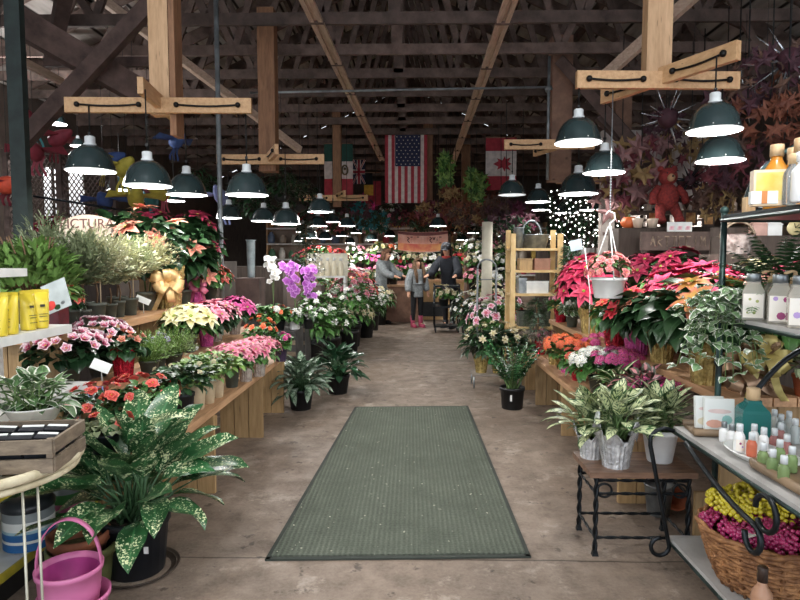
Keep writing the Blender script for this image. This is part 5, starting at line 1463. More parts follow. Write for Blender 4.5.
for ph in (0, PI):
    mb.tube([((.248 + .008 * cos(j * .9 + ph)) * cos(2 * PI * j / 56), (.248 + .008 * cos(j * .9 + ph)) * sin(2 * PI * j / 56), .225 + .008 * sin(j * .9 + ph)) for j in range(56)], .010, 6, 0, closed=True)
mb.build('plaited_rim', M_WBR, t)
M_BAG = glass('clear_bag_film', '#f6f4f0', .12, .92)
def berry_bag(label, c, dims, m, rz, sd, n=340, lab=None):
    """A clear bag packed with shiny beads."""
    q = random.Random(sd); t = thing('berry_bag', label, 'bag', c, rz)
    mb = MB(); r = .0105; n = int(n * .72)
    cnt = 0; 
    for k in range(n):
        a = k * 2.399; u = 1 - 1.25 * (k + .5) / n; s = math.sqrt(max(0, 1 - u * u))
        x, y, z = s * cos(a), s * sin(a), u
        pw = lambda v: math.copysign(abs(v) ** .7, v)
        p = (dims[0] * pw(x) + q.uniform(-.003, .003), dims[1] * pw(y) + q.uniform(-.003, .003), dims[2] * (1 + pw(z)) + .012 * sin(5 * x) + q.uniform(-.003, .003))
        mb.ball(p, r * q.uniform(.85, 1.1), 7, 5)
    o = mb.build('berries', m, t); o['kind'] = 'stuff'
    mb = MB(); n2 = 12
    # neck of the bag: gathered film at one end and the seam
    mb.add([(dims[0] * (1.0 + .12 * (i % 2)) + .05 * (i % 3) / 3, -dims[1] * .5 + dims[1] * i / 11, dims[2] * (1.1 + .25 * ((i * 7) % 3))) for i in range(12)] + [(dims[0] * .95, -dims[1] * .4 + dims[1] * .8 * i / 11, dims[2] * 1.0) for i in range(12)],
           [(i, i + 1, 13 + i, 12 + i) for i in range(11)], 0, None, True)
    mb.build('bag_film', M_BAG, t)
    if lab:
        mb = MB(); mb.box((lab[0], lab[1], lab[2]), (.085, .032, .002), 0, None); mb.build('sticker', mat('sticker_white', '#dedcd4', .4, 0, '#b9b9b4', 60), t)
    return t
M_YB = mat('yellow_berry', '#d9c83a', .25, 0, '#bfae2a', 30, 0, 0, .6, coat=.4); M_PB = mat('crimson_berry', '#b53468', .22, 0, '#8e1f50', 30, 0, 0, .6, coat=.4)
berry_bag('bag of crimson berries with a white sticker, in the basket nearest the aisle', (bx - .10, by + .03, Z + .16), (.12, .13, .055), M_PB, R(20), 1, 380, (-.05, -.11, .088))
berry_bag('bag of crimson berries at the front of the basket', (bx + .06, by - .09, Z + .16), (.12, .10, .06), M_PB, R(-20), 2, 380)
berry_bag('bag of yellow berries heaped on top of the basket', (bx - .05, by + .08, Z + .24), (.14, .10, .055), M_YB, R(10), 3, 380)
berry_bag('bag of yellow berries at the back of the basket under the soap shelf', (bx + .13, by + .05, Z + .24), (.12, .13, .055), M_YB, R(-30), 4, 380)
bottle('tan bottle with a dark cap on the lowest iron shelf before the basket', on(779, 2.02, Z), .034, .235, mat('tan_lotion', '#b98d70', .4, 0, '#a87d62', 6), mat('brown_cap', '#3a2a22', .4), .05, capr=.5, neck=.45)

# ---- floor plants on the right of the aisle
p = G(512, 408); t = thing('zamioculcas', 'upright glossy fronded plant in a black pot on the floor at the bench corner', 'plant', (p.x, p.y, 0))
pot(t, .115, .10, .21, M_BLACKPL, ribs=False)
mb = MB(); mb.box((-.03, -.111, .13), (.018, .006, .06), 0, Matrix.Rotation(.06, 4, 'X')); mb.build('plant_tag', M_WHITEPL, t)
qd = random.Random(8); mb = MB()
for i in range(22):
    yaw = i * 2.399; e = qd.uniform(.85, 1.45); L = qd.uniform(.34, .52); base = Vector((qd.uniform(-.05, .05), qd.uniform(-.05, .05), .18)); path = [base]; a = e
    for k in range(10):
        a -= .04; path.append(path[-1] + Vector((-sin(yaw) * cos(a), cos(yaw) * cos(a), sin(a))) * L / 10)
        if k > 1:
            for sx in (-1, 1): mb.leaf(orient(path[-1], yaw + sx * .9, a * .7, sx * .3), qd.uniform(.07, .10), .032, .4, .15, 3, 'oval')
    mb.tube(path, [.008 - .0006 * j for j in range(11)], 5, 1)
mb.build('fronds', [leafmat('leaf_zz', '#3d6a40', rough=.25), L_STEM], t)
# low iron stand with gold foil pots
p = G(487, 372, .16); t = thing('plant_stand', 'low iron plant stand beside the aisle holding white and gold foil pots', 'stand', (p.x + .1, p.y, 0))
mb = MB(); mb.box((0, 0, .15), (.56, .3, .02)); mb.build('stand_top', mat('grey_stand_top', '#8c8278', .6), t)
for sx in (-1, 1):
    for sy in (-1, 1):
        mb = MB(); mb.tube([(sx * .26, sy * .13, 0), (sx * .26, sy * .13, .14)], .010, 6); mb.build('leg', M_STEEL, t)
sx0, sy0 = p.x + .1, p.y
lil = dict(key='lily', pot_r=.075, pot_h=.15, nb=14, fl=.05, fw=.025, petals=6, nl=70, LL=.16, LW=.28, umin=.2)
flower_plant('white flowered leafy plant in gold foil on the low stand, nearest the aisle', (sx0 - .17, sy0 - .02, .161), F_CREAM, .22, .55, wrapk=FO_GOLD, leaf=L_DARK, seed=501, **lil)
flower_plant('white flowered leafy plant in gold foil, middle of the low stand', (sx0 + .02, sy0 - .04, .161), F_CREAM, .22, .58, wrapk=FO_GOLD, leaf=L_DEEP, seed=502, **lil)
flower_plant('leafy plant in pale foil on the low stand next to the glossy fronds', (sx0 + .2, sy0, .161), F_WHITE, .2, .5, wrapk=FO_CLEAR, leaf=L_DARK, seed=503, **lil)
# little silver fir and fir
t = thing('fir_tree', 'small silvery fir with a pale pot beside the far bench corner', 'tree', (1.42, 6.75, .32))
mb = MB(); q2 = random.Random(4)
for k in range(420):
    f = q2.random() ** .7; z = .08 + .42 * (1 - f); r0 = .16 * f * q2.uniform(.6, 1.05); a = q2.uniform(0, 2 * PI)
    mb.leaf(orient((r0 * cos(a), r0 * sin(a), z), a - PI / 2, .2 + q2.uniform(-.3, .3)), .06, .018, .2, .1, 2, 'oval')
mb.build('needles', L_TREE, t)
mb = MB(); mb.tube([(0, 0, -.0), (0, 0, .46)], .01, 6); mb.build('trunk', M_BARK, t); pot(t, .07, .055, .1, M_WHITEPL)
mb = MB(); mb.box((0, 0, .16), (.5, .4, .32)); tag(mb.build('wooden_box', M_BENCHV, None, (1.5, 6.75, 0)), 'low wooden box under the little silvery fir', 'box')
def conifer(label, p, r, h, leaf, n, sd, pr=.1, ph=.18):
    q2 = random.Random(sd); t = thing('potted_conifer', label, 'tree', p); pot(t, pr, pr * .8, ph, M_BLACKPL)
    mb = MB()
    for k in range(n):
        f = q2.random(); z = ph + (h - ph) * f; r0 = r * (1 - f * .75) * q2.uniform(.3, 1.0); a = q2.uniform(0, 2 * PI)
        for j in range(4):
            mb.leaf(orient((r0 * cos(a), r0 * sin(a), z), a - PI / 2 + q2.uniform(-1, 1), q2.uniform(-.2, .8)), .09, .02, .4, .1, 2, 'lance')
    mb.build('foliage', leaf, t); mb = MB(); mb.tube([(0, 0, ph * .8), (0, 0, h * .95)], .012, 6); mb.build('trunk', M_BARK, t)
p = P(553, 300, 6.5); conifer('bright green feathery conifer standing beside the wooden shelf rack', (1.75, 6.65, ZR2 + .001), .24, .82, L_FIR, 300, 51)
p = P(528, 300, 7.8); conifer('dark green leafy shrub at the foot of the wooden rack', (p.x, 7.25, 0), .25, .95, L_DARK, 300, 52)

# ---- hanging white pot
lampA = P(604, 165, 4.74)
p = P(608, 298, 4.3)
t = thing('hanging_pot', 'white hanging plastic pot of coral pink begonias on a white hanger', 'hanging plant', p)
rt, hb_ = .128, .145
mb = MB(); mb.lathe([(rt * .70, 0), (rt * .74, .006), (rt * .90, hb_ * .86), (rt, hb_ * .88), (rt, hb_), (rt * .94, hb_), (rt * .86, hb_ * .8)], 32, closed_bottom=True); o = mb.build('pot', M_WHITEPL, t)
mb = MB(); mb.disc((0, 0, hb_ * .85), rt * .9, 20); mb.build('soil', M_SOIL, o)
hz = .50
for k in range(3):
    a = k * 2.094 + .5; mb = MB(); mb.tube([(rt * cos(a), rt * sin(a), hb_ - .01), (.012 * cos(a), .012 * sin(a), hz)], .004, 6); mb.ball((rt * cos(a), rt * sin(a), hb_), .009, 6, 4); mb.build('hanger_arm', M_WHITEPL, t)
mb = MB(); mb.tube([(0, 0, hz - .01), (0, 0, hz + .03), (.035, 0, hz + .06), (.03, 0, hz + .10), (-.01, 0, hz + .115), (-.03, 0, hz + .09)], .006, 7); mb.ball((0, 0, hz), .014, 8, 5); mb.build('hook', M_WHITEPL, t)
mb = MB(); z1 = 2.66 - p.z
mb.tube([(0, 0, hz + .10), (0, 0, z1 + .0)], .004, 5)
for k in range(24): mb.ball((0, 0, hz + .12 + k * .02), .007, 5, 3)
mb.build('chain', M_STEEL, t)
mound(.15, .16, 90, .06, .04, hb_, 'oval', .8, 61, .3).build('foliage', L_GREEN, t)
blooms_on(t, bloom_mesh('f_beg', 6, .035, .034, petal('petal_coral_pink', '#e2727a', '#f0a09a'), None, 2, .4, 'oval', .4), 34, .16, .15, hb_ + .03, 62, 'flower', umin=.0)
# beam the chain hangs from is the lamp cross arm; price flag on a stick
t = thing('price_flag', 'pale blue paper flag on a thin stick among the red poinsettias', 'card', P(590, 292, 4.9))
mb = MB(); mb.tube([(0, 0, -.34), (0, 0, .0), (-.05, 0, .36)], .004, 5); mb.build('stick', M_WHITEPL, t)
mb = MB(); mb.box((-.055, -.006, .40), (.095, .003, .085), 0, Matrix.Rotation(-.2, 4, 'Y') @ Matrix.Rotation(.1, 4, 'X')); mb.build('paper', mat('pale_blue_paper', '#b9ccd6', .6), t)
# ================================================================== MIDDLE AND FAR END
def xyat(px, Y): return P(px, 258, Y).x
# ---------------------------------------------------------------- left of the aisle, beyond the benches
mb = MB()
t = thing('flower_stand', 'dark stand of crates with orchids behind the bench end', 'stand', (-1.75, 7.2, 0))
for (cx_, cy_, w_, d_, h_) in ((.0, -.2, .85, .5, .62), (.08, .35, .7, .5, .72)):
    mb = MB(); mb.box((cx_, cy_, h_ / 2), (w_, d_, h_)); mb.build('crate', mat('grey_dark_crate', '#4c4a48', .8, 0, '#2f2d2c', 8), t)
    mb = MB()
    for k in range(4): mb.box((cx_, cy_ - d_ / 2 - .006, .1 + k * (h_ - .1) / 4), (w_, .012, .05))
    mb.build('slat', M_CRATE, t)
def orchid(label, p, m, h, n, lean, sd, wk='white', name='orchid'):
    q = random.Random(sd); t = thing(name, label, 'flower', p)
    container(t, wk, .06, .12, sd)
    mb = MB(); sp = []
    for k, (dx, dy) in enumerate(lean):
        pts = [Vector((dx * f ** 1.6, dy * f ** 1.6, .1 + (h - .1) * sin(f * PI / 2 * .95))) for f in [i / 10 for i in range(11)]]
        mb.tube(pts, .004, 5); sp += pts[4:]
    mb.build('stem', L_STEM, t)
    big_leaves(6, .18, .06, .03, .11, sd, 'strap', (.1, .7), (.6, 1.0), .02, 5).build('foliage', [L_DARK, L_STEM], t)
    me = bloom_mesh('orch_' + m.name, 5, .05, .052, m, M_CTR_DK, 1, .1, 'oval', .2)
    for i in range(n):
        b = sp[i % len(sp)] + Vector((q.uniform(-.05, .05), q.uniform(-.05, .02), q.uniform(-.05, .03)))
        child('bloom', me, t, Matrix.Translation(b) @ Matrix.Rotation(R(70) + q.uniform(-.4, .3), 4, 'X') @ Matrix.Rotation(q.uniform(-.6, .6), 4, 'Y') @ Matrix.Rotation(q.uniform(-.3, .3), 4, 'Z') @ Matrix.Scale(q.uniform(.8, 1.15), 4))
    return t
orchid('purple orchid spray in a white pot over the crates, nearer the white orchid', (xyat(295, 6.95), 6.95, .621), F_PURPLE, .74, 22, [(-.08, -.1), (.03, -.12)], 1)
orchid('purple orchid spray bending towards the aisle', (xyat(308, 7.0), 7.0, .621), F_PURPLE, .70, 22, [(.08, -.1), (-.02, -.12)], 2, 'black')
orchid('white orchid with arching blooms beside the purple orchids', (xyat(268, 7.2), 7.45, .721), F_WHITE, .74, 13, [(-.06, -.08), (.06, -.1)], 3)
cluster_plant('bright green bushy plant under the white orchid', (xyat(268, 6.8), 6.8, .621), F_WHITE, .18, .32, 'kal_w', .06, .11, 'black', 2, .02, 12, .01, L_GREEN, 130, 601, .07, 'bushy_plant', 'plant')
flower_plant('orange salmon flowering plant in front of the white orchid pot', (-1.52, 6.85, .621), F_ORANGE, .15, .28, 'orange', .055, .11, 'black', 10, .04, .026, 6, L_GREEN, 80, .09, 602)
flower_plant('plain white potted lily beside the orange plant', (-1.38, 6.92, .621), F_WHITE, .09, .24, 'lilw', .05, .10, 'white', 6, .05, .03, 6, L_GREEN, 40, .09, 603)
# white cyclamens / kale and lilies in tall black buckets by the aisle
def bucket_flowers(label, x, Y, z, petal_m, key, h, r, nb, kind='flower', leaf=L_GREEN, hb=.3, rb=.11, fl=.05, sd=1, LL=.14, group=None, LW=.3, nl=60):
    return flower_plant(label, (x, Y, z), petal_m, r, h, key, rb, hb, 'black', nb, fl, fl * .7, 6, leaf, nl, LL, sd, 'bucket_of_flowers', 'flower', group, .1, 2, .4, LW)
bl = [(330, 8.3, 'white frilled cyclamen in a black pot behind the broad leaved plants', F_WHITE, 'lilw', .80, .30, 20), (312, 7.9, 'white blooms with dark green leaves under the purple orchids', F_WHITE, 'lilw', .85, .28, 18),
      (318, 8.7, 'white and pink blooms next to the row of white bottles', F_WHITE, 'lilw', 1.10, .30, 26), (349, 9.0, 'tall spiky green stems with white flowers in a black bucket', F_WHITE, 'lilw', 1.05, .30, 14),
      (352, 9.8, 'silver white chrysanthemum mound in a tall black bucket by the aisle', F_CREAM, 'mum', .72, .36, 40), (352, 10.4, 'pale pink lilies standing tall behind the silver white mound', F_PINK, 'mixp', 1.28, .38, 28),
      (352, 10.8, 'pink and cream bouquet bunches in the bucket behind', F_MARBLE, 'mix', 1.25, .38, 28), (366, 10.9, 'round white hydrangea heads in a black bucket by the aisle', F_WHITE, 'lilw', .85, .34, 34),
      (372, 12.0, 'white hydrangea heads in the farther black bucket by the aisle', F_WHITE, 'lilw', .88, .34, 34), (360, 12.0, 'orange and pink bouquets behind the white hydrangeas', F_CORAL, 'mixc', 1.15, .36, 26),
      (380, 13.0, 'creamy white blooms in the last black bucket by the aisle', F_CREAM, 'mum', .82, .34, 28), (330, 10.9, 'white snapdragon bunches behind the pale pink lilies', F_WHITE, 'lilw', 1.35, .36, 28), (322, 12.0, 'salmon rose bunches far behind the row of white bottles', F_SALMON, 'mixs', 1.35, .4, 28)]
for i, (x, Y, lab, m, key, h, r, nb) in enumerate(bl):
    bucket_flowers(lab, xyat(x, Y), Y, 0, m, key, h, r, nb, hb=.36, rb=.14, sd=610 + i, fl=.075, nl=90, LL=.18)
# shelf with white bottles
t = thing('bottle_shelf', 'white lit shelf carrying pale bottles beyond the orchids', 'shelf', (xyat(325, 10.0), 10.0, 0))
mb = MB(); mb.box((0, 0, 1.14), (.72, .3, .03)); mb.build('shelf_board', M_WHITE, t)
mb = MB(); mb.box((.0, .16, 1.33), (.72, .02, .40)); mb.build('back_board', mat('cream_board', '#f2ecd8', .6), t)
for sx in (-1, 1):
    mb = MB(); mb.box((sx * .34, 0, .56), (.04, .28, 1.12)); mb.build('leg', M_WHITE, t)
t0 = None
for k in range(6):
    lab = 'pale bottle standing in the row on the white lit shelf'
    loc = (xyat(325, 10.0) - .28 + .11 * k, 9.95, 1.156)
    if t0 is None: t0 = bottle(lab, loc, .04, .30, mat('cream_bottle', '#efe6cf', .4, 0, '#e2d6b8', 5), M_WHITEPL, .05, group='pale bottles on the white lit shelf')
    else: dup(t0, loc, 0, None, lab, 'pale bottles on the white lit shelf')
conifer('dark small decorated fir under the pendant lamps', (xyat(306, 9.0), 9.0, 1.05), .28, .95, L_DEEP, 260, 55); 
mb = MB(); mb.box((0, 0, .52), (.5, .4, 1.04)); tag(mb.build('pedestal_box', M_TRUSS, None, (xyat(306, 9.0), 9.0, 0)), 'dark box carrying the small decorated fir', 'box')
p = Vector((xyat(318, 11.0), 11.0, 1.25)); cluster_plant('bright green plant beyond the white bottles', (p.x, p.y, 1.2), F_RED, .3, .5, 'kal_r', .1, .15, 'black', 6, .05, 18, .02, L_GREEN, 120, 620, .1)
mb = MB(); mb.box((0, 0, .6), (1.0, .6, 1.2)); tag(mb.build('display_counter', M_TRUSS2, None, (xyat(320, 13.2) , 13.2, 0)), 'brown counter under the rows of red plants beyond the white bottles', 'counter')
REDG = 'red plants in a row on the far brown counter'
for k in range(6):
    poinsettia('dark red plant standing in the row on the far brown counter', (xyat(320, 13.2) - .42 + .17 * k, 13.2, 1.201), F_RED if k % 2 else F_BURG, .2, .38, .08, .14, 'black', 6, .12, L_DARK, 40, 630 + k, group=REDG)
# the bird shaped windsocks and hanging colours over the left benches
def windsock(label, c, m1, m2, L=.5, rz=0, tails=3):
    t = thing('hanging_windsock', label, 'decoration', c, rz)
    mb = MB(); mb.lathe([(.02, -L * .5), (.075, -L * .38), (.095, -L * .1), (.07, L * .2), (.03, L * .45), (.004, L * .5)], 14, M=Matrix.Rotation(R(65), 4, 'X')); mb.build('body', m1, t)
    for k in range(tails):
        vs = []; x = -.05 + .05 * k
        for i in range(7): vs += [(x + .02 * sin(i + k), .2 * L + .01 * i, -.05 - L * .12 * i), (x + .03 + .02 * sin(i + k), .2 * L + .01 * i, -.05 - L * .12 * i)]
        mb = MB(); mb.add(vs, [(2 * i, 2 * i + 1, 2 * i + 3, 2 * i + 2) for i in range(6)], 0, None, True); mb.build('tail', m2, t)
    for s in (-1, 1):
        mb = MB(); mb.add([(s * .06, -.05, .02), (s * .28, .02, .06), (s * .32, .14, -.02), (s * .07, .12, .0)], [(0, 1, 2, 3)]); mb.build('wing', m2, t)
    mb = MB(); mb.tube([(0, 0, .06), (0, 0, max(.3, CH - .1 - c[2]))], .003, 4); mb.build('string', M_CABLE, t)
    return t
YL, BLU, RDC, TEALC = mat('yellow_cloth', '#b8aa44', .7), mat('blue_cloth', '#3a5288', .7), mat('red_cloth', '#8e3442', .7), mat('teal_cloth', '#2f7a80', .7)
windsock('yellow bird shaped windsock between the two nearest lamps', P(126, 166, 6.6), YL, YL, .34, R(50)); windsock('blue and yellow windsock behind the outermost green lamp', P(112, 160, 6.8), BLU, YL, .34, R(100))
windsock('red bird windsock below the bright high lamp', P(61, 137, 7.2), RDC, RDC, .34, R(80)); windsock('pinkish red windsock hanging by the green post', P(34, 150, 6.6), RDC, RDC, .3, R(20))
windsock('blue windsock hanging low beyond the fence', P(104, 200, 7.4), BLU, BLU, .34, R(10)); windsock('pale blue windsock with long tails by the metal pole', P(220, 195, 8.6), mat('pale_lilac_cloth', '#8d96c8', .7), mat('pale_lilac_cloth', '#8d96c8'), .5, 0)
windsock('yellow windsock with dangling tails under the nearest lamp', P(136, 196, 7.0), YL, YL, .4, R(30)); windsock('yellow and red windsock dangling beside the teal one', P(157, 190, 7.6), YL, RDC, .42, R(-20)); windsock('teal windsock behind the nearest green lamp', P(150, 196, 8.0), TEALC, TEALC, .5, R(15))
windsock('blue windsock high up beyond the lamp cross', P(178, 140, 8.4), BLU, BLU, .3, R(60)); windsock('small red and orange windsock at the picture edge', P(8, 184, 6.0), mat('orange_cloth', '#e0563a', .7), RDC, .22, R(70))
windsock('dark teal windsock near the roof of the green post', P(29, 118, 7.6), RDC, TEALC, .4, R(0))
# the wire lattice fence with white boards behind
t = thing('lattice_fence', 'wire lattice fence panel with lit white boards behind, beyond the green post', 'fence', P(62, 230, 7.5))
fx = t.location.copy(); t.location.z = 0
mb = MB(); W_ = 1.35
for k in range(44):
    for sgn in (-1, 1):
        x0 = -W_ / 2 - 1.0 + k * .06; a = Vector((x0, 0, 1.5)); b = Vector((x0 + sgn * .9, 0, 2.75))
        if sgn < 0: a.x += 1.0; b.x += 1.0
        # clip to the panel's width
        def clip(a, b):
            lo, hi = -W_ / 2, W_ / 2; d = b - a; t0, t1 = 0.0, 1.0
            if d.x > 0: t0, t1 = max(t0, (lo - a.x) / d.x), min(t1, (hi - a.x) / d.x)
            else: t0, t1 = max(t0, (hi - a.x) / d.x), min(t1, (lo - a.x) / d.x)
            return (a + d * t0, a + d * t1) if t1 > t0 + .02 else None
        cc = clip(a, b)
        if cc: mb.tube(cc, .008, 4)
mb.build('wire_mesh', M_TRUSS, t)
for sx in (-1, 0, 1):
    mb = MB(); mb.box((sx * W_ / 2, 0, 1.4), (.07, .07, 2.8)); mb.build('post', M_TRUSS, t)
mb = MB(); mb.box((0, 0, 1.47), (W_, .05, .06)); mb.box((0, 0, 2.77), (W_, .05, .06)); mb.build('rail', M_TRUSS, t)
M_LITW = mat('white_painted_board', '#e9eaec', .7, 0, '#d6d8da', 3)
for x0, x1, lab in ((45, 52, 'white painted board behind the lattice, nearer the green post'), (56, 64, 'white painted board behind the middle of the lattice'), (70, 84, 'widest white painted board behind the lattice')):
    a, b = P(x0, 200, 8.3), P(x1, 200, 8.3)
    mb = MB(); mb.box((0, 0, 1.35), (b.x - a.x, .03, 2.7)); tag(mb.build('white_board', M_LITW, None, ((a.x + b.x) / 2, 8.3, 0)), lab, 'board')
Ld = bpy.data.lights.new('hall_light', 'POINT'); Ld.energy = 120; Ld.shadow_soft_size = .1  # bare light added to brighten the boards behind the lattice
lo = bpy.data.objects.new('hall_light', Ld); COL.objects.link(lo); lo.location = (-5.0, 7.8, 3.2)
mb = MB(); a, b = P(33, 196, 6.9), P(135, 212, 7.4); mb.tube([a, b], .015, 6); c = (a + b) / 2
mb = MB(); mb.tube([a - c, b - c], .015, 6); tag(mb.build('hand_rail', M_IRON, None, c), 'dark thin rail crossing in front of the lattice fence', 'rail')
# dark displays beyond the left benches
for i, (x, Y, h, w_) in enumerate(((-3.9, 7.0, 1.5, 1.2), (-3.6, 9.2, 1.4, 1.6), (-2.9, 11.0, 1.3, 1.2))):
    mb = MB(); mb.box((0, 0, h / 2), (w_, .7, h)); tag(mb.build('display_cabinet', M_WALL, None, (x, Y, 0)), ('dark cabinet below the lattice fence', 'dark cabinet behind the burgundy poinsettias', 'dark cabinet behind the white orchid')[i], 'cabinet')
REDB = 'dark red poinsettias on the cabinets beyond the fence'
for k in range(7):
    x = -4.3 + .23 * k if k < 4 else -4.1 + .3 * (k - 3); Y = 7.0 if k < 3 else 9.2
    poinsettia('dark red poinsettia in the row on a dark cabinet beyond the fence', ((-4.2 + .35 * k) if k < 3 else (-4.1 + .33 * (k - 3)), Y, 1.501 if k < 3 else 1.401), F_BURG, .24, .42, .08, .14, 'black', 7, .13, L_DARK, 45, 640 + k, group=REDB)
def hang_basket(label, c, leaf, r, m=None, key=None, sd=1, group=None, n=110, LL=.13, drop=1.0, top=CH - .1):
    t = thing('hanging_basket', label, 'hanging plant', c, 0, 1, group)
    mb = MB(); mb.lathe([(.06, -.12), (.11, -.06), (.13, .0)], 16, closed_bottom=True); mb.build('basket', M_BLACKPL, t)
    mound(r, r * 1.5 * drop, n, LL, LL * .4, -r * .6 * drop, 'lance', .9, sd, .2, (-.6, 1.0), 3).build('foliage', leaf, t)
    if m: blooms_on(t, bloom_mesh('f_' + key, 5, .06, .05, m, None, 2, .4, 'oval', .4), 12, r, r * .8, -.05, sd, 'flower', umin=.05)
    mb = MB(); mb.tube([(0, 0, 0), (0, 0, max(.2, top - c[2]))], .004, 4); mb.build('chain', M_CABLE, t)
    return t
# dark tall greenery behind lamps (left)
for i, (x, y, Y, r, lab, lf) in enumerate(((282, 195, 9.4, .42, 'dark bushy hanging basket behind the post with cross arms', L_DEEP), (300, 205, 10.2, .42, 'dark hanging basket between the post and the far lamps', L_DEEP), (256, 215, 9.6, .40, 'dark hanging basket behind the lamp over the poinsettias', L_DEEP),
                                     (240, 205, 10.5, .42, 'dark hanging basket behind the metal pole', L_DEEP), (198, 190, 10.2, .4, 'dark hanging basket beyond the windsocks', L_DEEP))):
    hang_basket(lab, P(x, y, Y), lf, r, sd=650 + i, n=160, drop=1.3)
# wall bits: tall vase, blue bottle
t = thing('glass_vase', 'pale blue grey tall vase standing behind the burgundy poinsettias', 'vase', (xyat(250, 6.7), 6.6, ZL3 + .0))
t.location = (xyat(250, 7.6), 7.6, 1.201); t.location.x = xyat(250, 7.55)
mb = MB(); mb.lathe([(.04, 0), (.045, .02), (.055, .46), (.068, .48), (.06, .475), (.05, .44)], 20, closed_bottom=True); mb.build('vase_body', mat('blue_grey_glaze', '#8c979a', .35, 0, '#6c777a', 10), t)
mb = MB(); mb.box((0, 0, .6), (.3, .3, 1.2)); tag(mb.build('pedestal_box', M_BRACE, None, (xyat(250, 7.55), 7.55, 0)), 'dark box under the tall blue grey vase', 'box')

# ---------------------------------------------------------------- right of the aisle, middle
rl = [(492, 8.6, 'pinkish white lilies on dark leaves standing by the aisle before the iron arch', F_MARBLE, 'mix', .90, .34, 28), (478, 9.2, 'white lilies leaning into the aisle near the cart', F_WHITE, 'lilw', .85, .30, 16),
      (505, 9.0, 'tall green bush with few red flowers behind the pinkish lilies', F_RED, 'redf', .95, .28, 8), (470, 10.2, 'white blooms by the aisle beside the dark jacketed person', F_WHITE, 'lilw', .88, .32, 28),
      (488, 10.3, 'cream and white blooms behind the iron arch', F_CREAM, 'mum', 1.1, .34, 28), (505, 10.4, 'pale bunches beside the white column', F_MARBLE, 'mix', 1.0, .3, 14)]
for i, (x, Y, lab, m, key, h, r, nb) in enumerate(rl):
    bucket_flowers(lab, xyat(x, Y), Y, 0, m, key, h, r, nb, hb=.30, rb=.13, sd=660 + i, fl=.08, nl=90, LL=.18, leaf=L_DARK if i % 2 else L_GREEN)
t = thing('bag_plant', 'bright green wrapped plant on the aisle side by the iron stand', 'plant', (xyat(495, 8.2), 8.2, 0))
wrap(t, .11, .08, .3, mat('green_wrap', '#2f8a48', .35, .3, '#1f6a34', 12), 1.4, 6); mound(.18, .3, 60, .12, .04, .3, 'lance', .5, 7).build('foliage', L_GREEN, t)
# iron arch trellis
t = thing('iron_arch', 'slim grey iron arch trellis standing before the white column', 'trellis', (xyat(487, 8.4), 8.4, 0))
for s in (-1, 1):
    mb = MB(); mb.tube([(s * .13, 0, 0), (s * .13, 0, 1.30)], .016, 6); mb.build('upright', M_PIPE, t)
mb = MB(); mb.tube([(.13 * cos(a), 0, 1.30 + .13 * sin(a)) for a in [PI * k / 12 for k in range(13)]], .014, 6)
for z in (.35, .75, 1.15): mb.tube([(-.13, 0, z), (.13, 0, z)], .008, 5)
mb.build('arch_top', M_PIPE, t)
p = P(487, 258, 9.6); mb = MB(); mb.lathe([(.085, 0), (.085, 2.02), (.07, 2.02)], 20, closed_bottom=True, closed_top=True)
tag(mb.build('white_column', mat('cream_column_paint', '#d9d3c0', .6, 0, '#c6bfab', 6), None, (p.x, p.y, 0)), 'round cream column standing beside the wooden shelf rack', 'column')
# wooden rack with galvanised pieces
rx0, rx1, rY = xyat(513, 7.7), xyat(560, 7.7), 7.9
t = thing('shelf_rack', 'tall pale wooden shelf rack holding galvanised pots and boxes', 'shelf', ((rx0 + rx1) / 2, rY, 0)); rw = rx1 - rx0
RZ = (.55, .98, 1.28, 1.56)
for sx in (-1, 1):
    for sy in (-1, 1):
        mb = MB(); mb.box((sx * rw / 2, sy * .2, .88), (.06, .06, 1.76 + (.0 if sy < 0 else .12))); mb.build('upright', mat('new_pine', '#e2c48e', .6, 0, '#d2ae74', 8), t)
for z in RZ:
    for k in range(3):
        mb = MB(); mb.box((0, -.15 + .15 * k, z), (rw + .06, .13, .03)); mb.build('shelf_board', MATS['new_pine'], t)
rc = t.location.copy()
t = thing('zinc_bucket', 'galvanised bucket with an arched handle on top of the wooden rack', 'bucket', (rc.x + .02, rY, RZ[3] + .016))
mb = MB(); mb.lathe([(.12, 0), (.16, .17), (.17, .175), (.165, .18), (.15, .17)], 24, closed_bottom=True, sx=1.15); mb.build('bucket_body', M_STEEL, t)
mb = MB(); mb.tube([(-.05 + .13 * cos(a), 0, .16 + .2 * sin(a)) for a in [PI * k / 12 for k in range(13)]], .012, 6); mb.build('handle', M_STEEL, t)
t = thing('zinc_jug', 'slim galvanised cylinder vase on top of the wooden rack', 'vase', (rc.x - .2, rY - .05, RZ[3] + .016))
mb = MB(); mb.lathe([(.06, 0), (.065, .26), (.07, .27), (.06, .26)], 18, closed_bottom=True); mb.build('vase_body', M_STEEL, t)
for k, (dx, zi, w_, h_, m, lab) in enumerate(((-.12, 2, .16, .15, M_BENCHV, 'brown crate box on the second board of the wooden rack'), (.09, 2, .2, .15, mat('clay_box', '#a87a64', .7), 'clay coloured box on the second board of the wooden rack'), (.03, 1, .28, .16, M_WHITE, 'white box on the third board of the wooden rack'), (-.16, 1, .1, .2, M_STEEL, 'grey tin beside the white box on the wooden rack'), (.0, 0, .4, .2, M_GREYPL, 'grey bin on the lowest board of the wooden rack'))):
    mb = MB(); mb.box((0, 0, h_ / 2), (w_, .2, h_)); o = mb.build('storage_box', m, None, (rc.x + dx, rY - .05, RZ[zi] + .0155)); tag(o, lab, 'box')
    mb = MB(); mb.box((0, 0, h_ - .012), (w_ + .012, .212, .024)); mb.build('lid', m, o)
